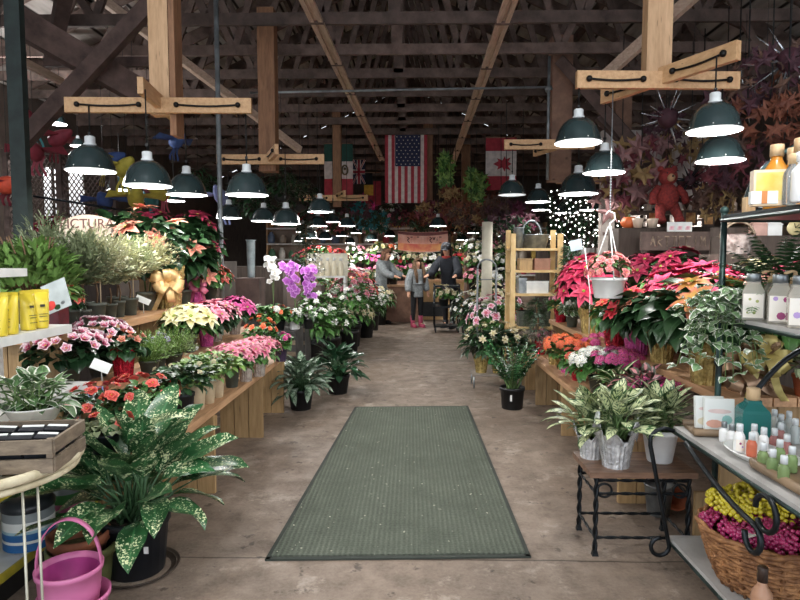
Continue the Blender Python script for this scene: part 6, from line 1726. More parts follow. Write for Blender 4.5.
# string lights over dark netting
c = P(585, 222, 8.9); t = thing('light_net', 'curtain of tiny white string lights over dark branches', 'lights', c)
qd = random.Random(12); mb = MB()
for k in range(420):
    x, y, z = qd.uniform(-.55, .72), qd.uniform(-.25, .25), qd.uniform(-.40, .42)
    mb.leaf(orient((x, y + .05, z), qd.uniform(0, 6.3), qd.uniform(-.8, 1), 0), .16, .05, .6, .1, 2, 'lance')
mb.build('branches', L_DEEP, t)
for row in range(9):
    mb = MB(); w_ = MB()
    pts = [Vector((-.58 + 1.3 * (i + qd.uniform(-.3, .3)) / 19, -.30 + .05 * sin(i * 1.7 + row), -.40 + .10 * row + qd.uniform(-.045, .045))) for i in range(20)]
    w_.tube(pts, .003, 4)
    s = w_.build('light_wire', M_CABLE, t)
    for q_ in pts: mb.ball(q_ + Vector((0, -.012, 0)), .010 * qd.uniform(.6, 1.3), 5, 4)
    mb.build('bulbs', mat('fairy_bulb', '#fff6e8', .5, 0, '#ffffff', 3, emit=7.0), s)
mb = MB(); mb.box((0, .4, .9), (1.3, .1, 1.8)); tag(mb.build('display_cabinet', M_WALL, None, (c.x + .05, 9.0, 0)), 'dark stand below the string lights', 'cabinet')
t = thing('white_pots_board', 'row of pale grey draped cloth under the string lights', 'cloth', (c.x + .1, 8.5, 1.35))
mb = MB(); vs = []
for i in range(25):
    x = -.55 + 1.1 * i / 24; vs += [(x, .05 * sin(i * 1.3), .0 - .04 * abs(sin(i * .52))), (x, .04 * sin(i * 1.3), .24)]
mb.add(vs, [(2 * i, 2 * i + 2, 2 * i + 3, 2 * i + 1) for i in range(24)], 0, None, True); o = mb.build('cloth', mat('grey_cloth', '#b5b3b0', .8, 0, '#8f8d8a', 6), t); o.name = 'draped_cloth'
mb = MB(); mb.box((0, .08, -.55), (1.2, .1, 1.6)); mb.build('backing', M_WALL, t)
def faded_letters(t, n, pitch, h, c, m, sd, sw):
    """A line of worn, unreadable strokes, as the photo shows it."""
    q = random.Random(sd)
    for i in range(n):
        mb = MB(); x = c.x + (i - (n - 1) / 2) * pitch; w = pitch * .34
        S = q.choice([((-1, -1, -1, 1), (-1, 1, 0, 0), (0, 0, 1, 1), (1, 1, 1, -1)), ((-1, -1, -1, 1), (-1, 1, 1, 1), (-1, -1, 1, -1)), ((0, -1, 0, 1), (-1, 1, 1, 1)), ((-1, -1, 0, 1), (0, 1, 1, -1), (-.5, 0, .5, 0)), ((-1, -1, -1, 1), (-1, 1, 1, .5), (1, .5, -1, 0), (-1, 0, 1, -1)), ((0, -1, 0, 1),)])
        for a0, b0_, a1, b1_ in S: mb.beam((x + a0 * w, c.y, c.z + b0_ * h / 2), (x + a1 * w, c.y, c.z + b1_ * h / 2), .002, sw)
        mb.build('letter', m, t)
# ---------------------------------------------------------------- right side wall: partition, posts, shelf with goods
px0 = 3.05
mb = MB(); mb.box((0, 0, .92), (2.5, .08, 1.84)); tag(mb.build('partition_panel', M_WALL, None, (xyat(725, 7.6), 7.6, 0)), 'dark boarded partition behind the poinsettias, under the hanging red leaves', 'partition')
for x, lab in ((607, 'whitewashed post beside the string lights'), (632, 'whitewashed post behind the hanging maple leaves'), (652, 'whitewashed post nearest the hanging red bear'), (682, 'broad whitewashed post behind the dark hanging star'), (700, 'whitewashed post behind the big dark pendant lamp')):
    q_ = P(x, 200, 8.0); mb = MB(); mb.box((0, 0, 1.55), (.26 if x == 682 else .18, .1, 3.1)); tag(mb.build('whitewashed_post', mat('whitewashed_wood', '#c9bfb8', .8, 0, '#9c8f88', 6), None, (q_.x, 8.0, 0)), lab, 'post')
sh_ = q_ = P(672, 212, 7.45); t = thing('picture_shelf', 'long dark shelf with small frames above the lettered board', 'shelf', (q_.x, 7.45, 2.0))
mb = MB(); mb.box((0, 0, .0), (1.6, .2, .04)); mb.build('shelf_board', M_TRUSS, t); mb = MB(); mb.box((0, .1, -.25), (1.6, .03, .04)); mb.build('rail', M_TRUSS, t)
for x, y, w_, h_, lab, m in ((652, 219, .12, .2, 'small orange framed picture near the white packets', '#b8603a'), (690, 218, .16, .18, 'brown framed picture above the white packets', '#9a5a34'), (708, 219, .14, .18, 'small amber framed picture beside the iron post', '#b87a48')):
    q_ = P(x, y, 7.3); t = thing('framed_picture', lab, 'picture', q_)
    mb = MB(); mb.box((0, 0, 0), (w_, .03, h_)); mb.build('frame', M_TRUSS, t); mb = MB(); mb.box((0, -.018, 0), (w_ * .7, .004, h_ * .7)); mb.build('print', mat('print_' + m[1:], m, .6, 0, '#e0b070', 20), t)
    mb = MB(); mb.box((0, .16, 0), (.03, .3, .03)); mb.build('bracket', M_TRUSS, t)
q_ = P(679, 241, 6.2); t = thing('lettered_board', 'dark wooden board with faded pale lettering above the cream poinsettias', 'sign', q_)
mb = MB(); mb.box((0, 0, 0), (.78, .03, .19)); mb.build('board', M_TRUSS, t)
faded_letters(t, 8, .072, .10, Vector((-.02, -.018, -.005)), mat('faded_tan_paint', '#a5907a', .8, 0, '#5f5046', 30), 9, .012)
for s in (-1, 1):
    mb = MB(); mb.box((s * .34, .03, -(q_.z) / 2), (.05, .03, q_.z)); mb.build('leg', M_TRUSS, t)
for k, (x, lab) in enumerate(((670, 'white packet with a pink print on the lettered board'), (678, 'white packet in the middle above the lettered board'), (686, 'white packet with pink flowers nearest the iron post'))):
    q2_ = P(x, 232, 6.3); t = thing('seed_packet', lab, 'packet', (q2_.x, 6.27, q_.z + .096))
    mb = MB(); mb.box((0, 0, .05), (.085, .02, .10)); mb.build('packet', M_WHITE, t); mb = MB(); mb.box((0, -.0105, .04), (.05, .001, .04)); mb.build('print', mat('packet_pink', '#e2a0ac', .6, 0, '#f2e6e2', 30), t)
mb = MB(); mb.box((0, 0, -.0), (.4, .1, .02)); tag(mb.build('packet_ledge', M_TRUSS, None, (P(678, 232, 6.3).x, 6.27, q_.z + .085)), 'narrow dark ledge on the lettered board carrying white packets', 'ledge')
for x, Y, lab in ((629, 6.6, 'round orange gourd on the dark shelf behind the hanging pot'),):
    q_ = P(x, 222, Y); t = thing('orange_gourd', lab, 'pumpkin', (q_.x, Y, q_.z - .07)); mb = MB(); mb.lathe([(.01, .0), (.06, .01), (.09, .06), (.06, .12), (.01, .125)], 20, wob=lambda r, z, a, i: (r * (1 + .08 * cos(8 * a)), z)); mb.build('gourd', mat('orange_skin', '#e0703a', .5), t)
    mb = MB(); mb.tube([(0, 0, .12), (.01, 0, .15)], .01, 5); mb.build('stalk', L_STEM, t)
    mb = MB(); mb.box((0, 0, -(q_.z - .07) / 2), (.5, .35, q_.z - .07)); tag(mb.build('display_cabinet', M_WALL, None, (q_.x + .1, Y + .05, q_.z - .07)), 'dark stand under the orange gourd', 'cabinet'); 
    for j, dx in enumerate((.18, .0)):
        t = thing('ceramic_pot', ('pale cream pot beside the orange gourd', 'pale peach pot in front of the orange gourd')[j], 'pot', (q_.x + .05 + dx, Y - .06 - .0 * j - (.06 if j else 0), q_.z - .069)); mb = MB(); mb.lathe([(.04, 0), (.055, .08), (.06, .10), (.05, .1)], 18, closed_bottom=True); mb.build('pot', mat('cream_ceramic', '#dcc7b2', .4), t)
# small goods along the long dark shelf
g0 = None
for k in range(11):
    x_ = sh_.x - .72 + .145 * k; lab = 'small pale jar in the row on the long dark shelf'
    if g0 is None: g0 = bottle(lab, (x_, 7.42, 2.0205), .035, .15, mat('pale_jar', '#d9c6b4', .4, 0, '#b99a84', 7), M_CORK, .03, name='small_jar', group='jars on the long dark shelf')
    else: dup(g0, (x_, 7.42, 2.0205), 0, qd.uniform(.7, 1.1), lab, 'jars on the long dark shelf')
# bark basket on a stand
q_ = P(737, 254, 4.6); t = thing('bark_basket', 'whitewashed bark basket with a twig handle seen behind the iron shelf', 'basket', q_)
mb = MB(); mb.lathe([(.085, 0), (.12, .15), (.125, .15), (.11, .145)], 20, closed_bottom=True, smooth=False); mb.build('basket_body', mat('bark', '#b5a8a2', .8, 0, '#6f625c', 25, 0, .5), t)
for k in range(3):
    mb = MB(); mb.tube([(.12 * cos(a), -.02 + .02 * k, .12 + (.12 + .015 * k) * sin(a)) for a in [PI * j / 14 for j in range(15)]], .008, 5); mb.build('twig_handle', M_CRATE, t)
mb = MB(); mb.box((0, 0, q_.z / 2), (.4, .3, q_.z - .002)); tag(mb.build('display_cabinet', M_WALL, None, (q_.x, q_.y + .03, 0)), 'dark stand carrying the bark basket', 'cabinet')
for k, (x, y, Y, lab) in enumerate(((758, 226, 5.3, 'pale pinkish ceramic house beside the bark basket'), (772, 238, 5.3, 'small white pot behind the fern'), (794, 224, 5.3, 'round gold clock face behind the fern'))):
    q_ = P(x, y, Y); q_.z = (1.641, 1.641, 1.71)[k]; t = thing(('ceramic_house', 'ceramic_pot', 'shelf_clock')[k], lab, ('ornament', 'pot', 'clock')[k], q_)
    if k == 2:
        mb = MB(); mb.lathe([(.0, 0), (.06, 0), (.065, .01), (.06, .02), (.0, .02)], 24, M=Matrix.Rotation(R(90), 4, 'X')); mb.build('clock_face', mat('pale_gold', '#e0cf9a', .4), t)
        mb = MB(); mb.tube([(0, -.024, 0), (.03, -.024, .03)], .003, 4); mb.tube([(0, -.024, 0), (-.01, -.024, .04)], .003, 4); mb.build('hand', M_IRON, t)
    else:
        mb = MB(); mb.box((0, 0, .05), (.12, .08, .1)); mb.build('body', mat('pinkish_ceramic', '#d0a698', .5) if k == 0 else M_WHITE, t)
        mb = MB(); mb.box((0, 0, .12), (.14, .09, .05), 0, None, .3); mb.build('roof', mat('pinkish_ceramic', '#d0a698') if k == 0 else M_WHITE, t)
q_ = P(775, 240, 5.25); mb = MB(); mb.box((0, 0, .82), (1.1, .3, 1.64)); mb.box((0, .15, .86), (1.1, .03, 1.72)); tag(mb.build('display_cabinet', M_WALL, None, (q_.x + .1, 5.3, 0)), 'dark shelving behind the fern and bottles', 'cabinet')

# ---------------------------------------------------------------- hanging autumn leaves, bear, starbursts (right, overhead)
def maple(mb, M, s, mi=0):
    pts = []
    for k in range(10):
        a = PI / 2 + 2 * PI * k / 10; r = s * (1.0 if k % 2 == 0 else .42) * (1 if k != 5 else .55)
        pts.append((r * cos(a), .12 * s * (k % 2), r * sin(a)))
    mb.add([(0, 0, 0)] + pts, [(0, 1 + k, 1 + (k + 1) % 10) for k in range(10)], mi, None, False, M)
AUT = [mat('autumn_rust', '#7d4a34', .7, 0, '#5c3022', 8), mat('autumn_red', '#7a3a40', .7, 0, '#582a34', 8), mat('autumn_burgundy', '#54303a', .7, 0, '#3c222a', 8), mat('autumn_ochre', '#94794e', .7, 0, '#745a36', 8), mat('autumn_pink', '#8f6a68', .7, 0, '#70504f', 8), mat('autumn_brown', '#5f4334', .7, 0, '#44302a', 8)]
def leaf_garland(label, c, r, h, mats_, n, sd, s=.11, top=CH - .1, name='hanging_garland', group=None):
    q = random.Random(sd); t = thing(name, label, 'decoration', c, 0, 1, group)
    mb = MB()
    for _ in range(n):
        a = q.uniform(0, 2 * PI); k = q.random() ** .5; z = q.uniform(-1, 1)
        w = r * k * math.sqrt(max(.1, 1 - z * z * .7))
        maple(mb, Matrix.Translation((w * cos(a), w * sin(a) * .7, h * z)) @ Matrix.Rotation(q.uniform(-.9, .9), 4, 'Z') @ Matrix.Rotation(q.uniform(-.6, .6), 4, 'X') @ Matrix.Rotation(q.uniform(0, 6), 4, 'Y'), s * q.uniform(.6, 1.3), q.randrange(len(mats_)))
    mb.build('leaves', mats_, t)
    mb = MB(); mb.tube([(0, 0, -h * .8), (.02, 0, 0), (0, 0, max(h, top - c[2]))], .006, 5); mb.build('string', M_CABLE, t)
    return t
gl = ((620, 195, 7.2, .30, .26, [AUT[4], AUT[1], AUT[3]], 'big pinkish hanging maple leaves beside the string lights', .20), (640, 160, 7.0, .4, .22, [AUT[1], AUT[4], AUT[3]], 'broad spray of hanging red maple leaves above the string lights', .17), (700, 180, 7.0, .35, .3, [AUT[1], AUT[2], AUT[5]], 'dark red hanging leaves behind the lower big lamp', .15),
      (745, 120, 5.4, .35, .35, [AUT[0], AUT[5], AUT[2]], 'rust brown hanging leaves near the top shelf of soaps', .13), (770, 80, 5.2, .35, .3, [AUT[5], AUT[2]], 'brownish hanging leaves high above the amber bottles', .12), (690, 140, 7.4, .4, .22, [AUT[5], AUT[2], AUT[3]], 'dark brown hanging leaves behind the pendant lamps', .13),
      (665, 125, 7.6, .25, .18, [AUT[2]], 'burgundy hanging ball of leaves under the cross arms', .11), (735, 165, 6.2, .3, .24, [AUT[1], AUT[2]], 'deep red hanging leaves beside the arched iron', .12), (722, 200, 6.4, .3, .15, [AUT[3], AUT[5]], 'ochre hanging leaves low over the dark shelf', .12), (785, 120, 5.0, .3, .2, [AUT[0]], 'orange rust hanging leaves right behind the wooden caps', .12))
for i, (x, y, Y, r, h, m, lab, s) in enumerate(gl): leaf_garland(lab, P(x, y, Y), r, h, m, 42, 700 + i, s * .72)
# red plush bear
q_ = P(667, 186, 6.8); t = thing('plush_bear', 'red plush bear hanging among the autumn leaves', 'toy', q_)
bm = mat('red_plush', '#9c3a34', .9, 0, '#742a28', 40, 0, .4)
mb = MB(); mb.ball((0, 0, -.12), .13, 14, 10, 0, 1.2); mb.ball((0, -.02, .1), .10, 14, 10)
for s in (-1, 1):
    mb.ball((s * .075, 0, .185), .035, 10, 6); mb.tube([(s * .1, -.02, -.02), (s * .17, -.05, -.10), (s * .18, -.08, -.2)], [.045, .042, .04], 10); mb.tube([(s * .07, -.02, -.22), (s * .10, -.08, -.34), (s * .1, -.12, -.40)], [.06, .05, .055], 10)
mb.build('body', bm, t)
mb = MB(); mb.ball((0, -.10, .08), .045, 10, 6); mb.build('muzzle', mat('tan_plush', '#c09a72', .9), t)
mb = MB(); mb.ball((0, -.145, .09), .012, 6, 4); mb.ball((-.04, -.10, .13), .01, 6, 4); mb.ball((.04, -.10, .13), .01, 6, 4); mb.build('eyes_and_nose', M_IRON, t)
mb = MB(); mb.tube([(0, 0, .18), (0, 0, CH - .1 - q_.z)], .004, 4); mb.build('string', M_CABLE, t)
def starburst(label, c, r, m, n=16, sd=1):
    q = random.Random(sd); t = thing('starburst_ornament', label, 'ornament', c)
    mb = MB()
    for k in range(n):
        u = q.uniform(-1, 1); a = q.uniform(0, 2 * PI); s = math.sqrt(1 - u * u); d = Vector((s * cos(a), s * sin(a), u))
        mb.tube([d * r * .2, d * r], [.012, .002], 5)
    mb.build('spikes', m, t); mb = MB(); mb.ball((0, 0, 0), r * .3, 10, 7); mb.build('core', AUT[2], t)
    mb = MB(); mb.tube([(0, 0, 0), (0, 0, max(.2, CH - .1 - c[2]))], .003, 4); mb.build('string', M_CABLE, t)
SIL = mat('silver_spike', '#d9dde0', .25, .7)
starburst('silver spiked starburst hanging at the upper edge of the picture', P(790, 60, 5.2), .35, SIL, 16, 1); starburst('silver spiked starburst under the pine cross arms', P(668, 118, 6.6), .36, SIL, 16, 2); starburst('silver spiked starburst behind the nearest lamp cord', P(744, 95, 6.6), .32, SIL, 14, 3); starburst('dark star ornament hanging beside the red bear', P(690, 180, 6.7), .2, M_IRON, 22, 4)

# ---------------------------------------------------------------- far end: overhead garlands and flags
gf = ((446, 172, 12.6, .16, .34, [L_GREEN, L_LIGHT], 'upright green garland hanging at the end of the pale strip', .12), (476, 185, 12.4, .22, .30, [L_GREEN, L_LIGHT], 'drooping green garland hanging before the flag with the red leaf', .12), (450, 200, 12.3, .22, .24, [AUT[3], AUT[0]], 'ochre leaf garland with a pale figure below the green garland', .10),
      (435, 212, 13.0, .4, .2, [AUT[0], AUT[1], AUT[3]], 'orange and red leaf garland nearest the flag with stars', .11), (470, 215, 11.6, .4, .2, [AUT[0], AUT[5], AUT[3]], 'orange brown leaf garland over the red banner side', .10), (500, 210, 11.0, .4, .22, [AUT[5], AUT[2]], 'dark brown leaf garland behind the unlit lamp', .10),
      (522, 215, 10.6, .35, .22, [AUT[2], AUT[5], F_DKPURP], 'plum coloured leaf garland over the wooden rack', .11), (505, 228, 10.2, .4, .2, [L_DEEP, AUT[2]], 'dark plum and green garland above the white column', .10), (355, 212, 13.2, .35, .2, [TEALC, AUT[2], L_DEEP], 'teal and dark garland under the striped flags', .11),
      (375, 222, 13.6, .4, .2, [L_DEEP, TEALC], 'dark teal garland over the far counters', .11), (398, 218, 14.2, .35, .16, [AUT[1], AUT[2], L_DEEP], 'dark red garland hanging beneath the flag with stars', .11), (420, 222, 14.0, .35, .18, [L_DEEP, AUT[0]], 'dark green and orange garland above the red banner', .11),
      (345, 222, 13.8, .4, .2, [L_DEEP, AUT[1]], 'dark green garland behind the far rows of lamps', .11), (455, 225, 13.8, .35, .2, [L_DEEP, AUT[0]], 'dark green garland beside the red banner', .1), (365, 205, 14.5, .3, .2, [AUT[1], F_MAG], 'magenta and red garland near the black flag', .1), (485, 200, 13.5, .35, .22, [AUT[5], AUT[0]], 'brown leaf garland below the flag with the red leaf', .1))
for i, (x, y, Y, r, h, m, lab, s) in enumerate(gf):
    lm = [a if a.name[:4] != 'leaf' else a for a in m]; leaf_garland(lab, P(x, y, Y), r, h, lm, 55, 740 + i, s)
F_DK = mat('flag_dark_green', '#1f4a40', .8); F_FW = mat('flag_white', '#d3c8c2', .8); F_FR = mat('flag_red', '#a83440', .8); F_FB = mat('flag_navy', '#232848', .8); F_FK = mat('flag_black', '#151518', .8); F_FY = mat('flag_yellow', '#d8a83e', .8)
def flag(label, c, w, h, rects, extras=(), wavy=.015, name='hanging_flag'):
    """Cloth hung from its top edge; each field is a mesh of its own. rects: (x0, x1, z0, z1, material, field name) in fractions."""
    t = thing(name, label, 'flag', c)
    def y(x, z): return wavy * sin(x * 9 + z * 2) * (1 - z)
    k = 0
    for (x0, x1, z0, z1, m, nm) in rects:
        mb = MB(); nx, nz = max(2, int(8 * (x1 - x0)) + 1), max(2, int(8 * (z1 - z0)))
        vs = [((x0 + (x1 - x0) * i / nx - .5) * w, y(x0 + (x1 - x0) * i / nx, z0 + (z1 - z0) * j / nz) - .0006 * k, (z0 + (z1 - z0) * j / nz - 1) * h) for j in range(nz + 1) for i in range(nx + 1)]
        mb.add(vs, [(j * (nx + 1) + i, j * (nx + 1) + i + 1, (j + 1) * (nx + 1) + i + 1, (j + 1) * (nx + 1) + i) for j in range(nz) for i in range(nx)], 0, None, True)
        mb.build(nm, m, t)
    for (fn, m, nm) in extras:
        mb = MB(); fn(mb, w, h); mb.build(nm, m, t)
    mb = MB(); mb.tube([(-w / 2, 0, .01), (w / 2, 0, .01)], .012, 6); mb.build('flag_rod', M_TRUSS2, t)
    mb = MB(); zt = max(.1, CH - .1 - c[2])
    for s in (-1, 1): mb.tube([(s * w * .4, 0, .01), (s * w * .4, 0, zt)], .003, 4)
    mb.build('cord', M_CABLE, t)
    return t
Yf = 13.0; a, b = P(385, 135, Yf), P(427, 203, Yf); w_, h_ = b.x - a.x, a.z - b.z
st = [(i / 13, (i + 1) / 13, 0, 1, F_FR if i % 2 == 0 else F_FW, 'stripe') for i in range(13)] 
def us_union(mb, w, h): mb.box((.04 * w + .0, -.022, -.23 * h), (.60 * w, .004, .46 * h))
def us_stars(mb, w, h):
    for r_ in range(9):
        for c_ in range(6 if r_ % 2 == 0 else 5):
            x = (-.22 + .104 * c_ + (.052 if r_ % 2 else 0)) * w; z = (-.03 - .05 * r_) * h
            mb.add([(x + (.014 if k % 2 == 0 else .006) * w * 1.4 * sin(k * PI / 5), -.026, z + (.014 if k % 2 == 0 else .006) * w * 1.4 * cos(k * PI / 5)) for k in range(10)], [tuple(range(10))])
flag('large hanging flag with stars and upright red and white stripes', ((a.x + b.x) / 2, Yf, a.z), w_, h_, st, ((us_union, F_FB, 'union'), (us_stars, F_FW, 'stars')))
Yf = 13.4; a, b = P(324, 144, Yf), P(353, 196, Yf); w_, h_ = b.x - a.x, a.z - b.z
def mx(mb, w, h):
    mb.tube([(.22 * w + .10 * w * cos(t_), -.02, -.5 * h + .09 * h * sin(t_)) for t_ in [2 * PI * k / 14 for k in range(14)]], .03 * w, 5, 0, closed=True); mb.ball((.22 * w, -.02, -.48 * h), .05 * w, 8, 5)
flag('hanging flag of green, white and red bands with a small emblem', ((a.x + b.x) / 2, Yf, a.z), w_, h_, [(0, 1, .665, 1, F_DK, 'green_band'), (0, 1, .333, .665, F_FW, 'white_band'), (0, 1, 0, .333, F_FR, 'red_band')], ((mx, mat('emblem_brown', '#6b5c40', .8), 'emblem'),))
Yf = 14.0; a, b = P(353, 160, Yf), P(365, 184, Yf); w_, h_ = b.x - a.x, a.z - b.z
def ukw(mb, w, h):
    for s in (-1, 1): mb.beam((-.5 * w * s, -.018, 0), (.5 * w * s, -.018, -h), .002, .16 * w)
    mb.box((0, -.02, -.5 * h), (.34 * w, .003, h)); mb.box((0, -.02, -.5 * h), (w, .003, .2 * h))
def ukr(mb, w, h):
    for s in (-1, 1): mb.beam((-.5 * w * s, -.0215, 0), (.5 * w * s, -.0215, -h), .001, .06 * w)
    mb.box((0, -.024, -.5 * h), (.18 * w, .003, h)); mb.box((0, -.024, -.5 * h), (w, .003, .11 * h))
flag('small blue flag with red and white crosses', ((a.x + b.x) / 2, Yf, a.z), w_, h_, [(0, 1, 0, 1, F_FB, 'field')], ((ukw, F_FW, 'white_cross'), (ukr, F_FR, 'red_cross')))
Yf = 14.4; a, b = P(364, 173, Yf), P(381, 205, Yf); w_, h_ = b.x - a.x, a.z - b.z
flag('hanging flag of black, yellow and red fields beside the slim posts', ((a.x + b.x) / 2, Yf, a.z), w_, h_, [(0, .5, .63, 1, F_FK, 'black_field'), (0, .55, .30, .63, F_FY, 'yellow_field'), (.55, 1, 0, .75, F_FR, 'red_field'), (0, .55, 0, .3, F_FR, 'red_corner')])
Yf = 12.6; a, b = P(486, 138, Yf), P(516, 190, Yf); w_, h_ = b.x - a.x, a.z - b.z
def ca(mb, w, h):
    pts = [(-.30, 0), (-.12, .08), (-.16, .16), (.02, .10), (.10, .22), (.13, .13), (.30, .18), (.22, .06), (.34, .0), (.22, -.06), (.30, -.18), (.13, -.13), (.10, -.22), (.02, -.10), (-.16, -.16), (-.12, -.08)]
    mb.add([(0, -.022, -.5 * h)] + [(x * w * .95 + .02 * w, -.022, -.5 * h + z * w * 1.15) for x, z in pts], [(0, 1 + k, 1 + (k + 1) % 16) for k in range(16)])
flag('hanging red and white flag with a red leaf', ((a.x + b.x) / 2, Yf, a.z), w_, h_, [(0, 1, .75, 1, F_FR, 'red_band'), (0, 1, .27, .75, F_FW, 'white_band'), (0, 1, 0, .27, F_FR, 'red_band')], ((ca, F_FR, 'leaf_emblem'),))
# ---------------------------------------------------------------- far counters, people's counter, banner
Yb = 13.6; a, b = P(398, 231, Yb), P(448, 250, Yb); w_, h_ = b.x - a.x, a.z - b.z
t = thing('hanging_banner', 'red and cream printed banner hanging across the aisle over the far counter', 'banner', ((a.x + b.x) / 2, Yb, b.z))
def banner_strip(z0, z1, m, nm, y0=0.0, sag=.10):
    mb = MB(); vs = []; n = 16
    for i in range(n + 1):
        u = i / n; s_ = -sag * (4 * u * (1 - u)) * .5
        vs += [((u - .5) * w_, y0, z0 * h_ + s_), ((u - .5) * w_, y0, z1 * h_ + s_ * .6)]
    mb.add(vs, [(2 * i, 2 * i + 2, 2 * i + 3, 2 * i + 1) for i in range(n)], 0, None, True); return mb.build(nm, m, t)
banner_strip(0, 1.0, mat('banner_blush', '#d9a592', .6, 0, '#c47a68', 5), 'banner_cloth'); banner_strip(.05, .38, mat('banner_red', '#b8453c', .6, 0, '#d89a5a', 4), 'red_band', -.004); banner_strip(.86, .98, mat('banner_maroon', '#7a3a38', .6), 'top_band', -.004)
faded_letters(t, 11, .072, .13, Vector((.03, -.012, .62 * h_ - .04)), mat('banner_dark_ink', '#4a2420', .7), 5, .02)
mb = MB()
for s in (-1, 1): mb.tube([(s * w_ / 2, 0, h_), (s * w_ / 2, 0, CH - .1 - b.z)], .004, 4)
mb.build('cord', M_CABLE, t)
# counter by the girl
t = thing('sales_counter', 'brown panelled sales counter behind the girl in the grey sweater', 'counter', (xyat(446, 14.2), 14.4, 0)); 
mb = MB(); mb.box((0, 0, .45), (1.6, .6, .9)); mb.build('counter_body', M_BENCHV, t); mb = MB(); mb.box((0, 0, .92), (1.7, .7, .04)); mb.build('counter_top', M_BENCH, t)
mb = MB(); mb.box((-.35, -.305, .25), (.75, .01, .34)); mb.build('dark_opening', M_BLACKPL, t)  # flat black panel painted as the shade inside an opening
t = thing('sales_counter', 'long low counter with pink flowers before the woman in grey', 'counter', (xyat(376, 13.0), 13.9, 0))
mb = MB(); mb.box((0, 0, .4), (1.9, .6, .8)); mb.build('counter_body', M_TRUSS2, t); mb = MB(); mb.box((0, 0, .82), (2.0, .7, .04)); mb.build('counter_top', M_BENCH, t)
BUN = 'small bunches in rows on the far counters'
b0 = {}
def bunch(kind, m, loc, s, lab, grp, rz=0):
    if kind not in b0:
        b0[kind] = flower_plant(lab, loc, m, .16, .34, 'bn_' + kind, .08, .12, 'black', 12, .06, .05, 6, L_GREEN, 36, .1, 800 + len(b0), 'flower_bunch', 'flower', grp, .05); return b0[kind]
    return dup(b0[kind], loc, rz, s, lab, grp)
cols = {'pink': F_PINK, 'white': F_WHITE, 'yellow': F_YELLOW, 'red': F_RED, 'orange': F_ORANGE, 'cream': F_CREAM, 'mag': F_MAG}
seq = ['pink', 'white', 'yellow', 'cream', 'orange', 'red', 'mag', 'white', 'cream']
qd = random.Random(77)
adj = {'pink': 'pink', 'white': 'white', 'yellow': 'yellow', 'red': 'red', 'orange': 'orange', 'cream': 'cream', 'mag': 'magenta'}
k = 0
def rows(x0, x1, Y, z, n, where, ks=seq, s=(.8, 1.2)):
    global k
    for i in range(n):
        kd = ks[qd.randrange(len(ks))]; k += 1
        bunch(kd, cols[kd], (x0 + (x1 - x0) * (i + .5) / n + qd.uniform(-.04, .04), Y + qd.uniform(-.06, .06), z), qd.uniform(*s), 'bunch of %s flowers %s' % (adj[kd], where), '%s flower bunches %s' % (adj[kd], where), qd.uniform(0, 6))
rows(xyat(352, 13.9), xyat(398, 13.9), 13.85, .842, 7, 'on the counter before the woman in grey')
rows(xyat(428, 14.4), xyat(464, 14.4), 14.4, .942, 4, 'on the counter behind the girl', ['yellow', 'orange', 'white'])
# tiered stands further back across the hall
def tier_stand(label, x0, x1, Y, levels):
    t = thing('tiered_stand', label, 'stand', ((x0 + x1) / 2, Y, 0))
    for i, z in enumerate(levels):
        mb = MB(); mb.box((0, .35 * i, z / 2), (x1 - x0, .34, z)); mb.build('tier', M_TRUSS2, t)
L1 = xyat(340, 16.0), xyat(470, 16.0)
tier_stand('brown tiered stand of flowers across the far end of the hall', L1[0], L1[1], 16.0, (.85, 1.15, 1.45))
for i, z in enumerate((.851, 1.151, 1.451)): rows(L1[0] + .1, L1[1] - .1, 16.0 + .35 * i, z, 12, ('on the lowest step of the far stand', 'on the middle step of the far stand', 'on the highest step of the far stand')[i], s=(.9, 1.4))
tier_stand('brown tiered stand of flowers beyond the buckets on the orchid side', xyat(300, 14.5), xyat(350, 14.5), 14.6, (.8, 1.2))
for i, z in enumerate((.801, 1.201)): rows(xyat(302, 14.5), xyat(349, 14.5), 14.6 + .35 * i, z, 5, ('on the low step behind the salmon roses', 'on the high step behind the salmon roses')[i], s=(1, 1.4))
tier_stand('brown tiered stand of flowers beyond the iron arch', xyat(468, 12.0), xyat(520, 12.0), 12.0, (.8, 1.15, 1.45))
for i, z in enumerate((.801, 1.151, 1.451)): rows(xyat(470, 12.0), xyat(518, 12.0), 12.0 + .35 * i, z, 5, ('on the low step beyond the iron arch', 'on the middle step beyond the iron arch', 'on the top step beyond the iron arch')[i], ['white', 'cream', 'pink', 'white'], s=(.9, 1.3))
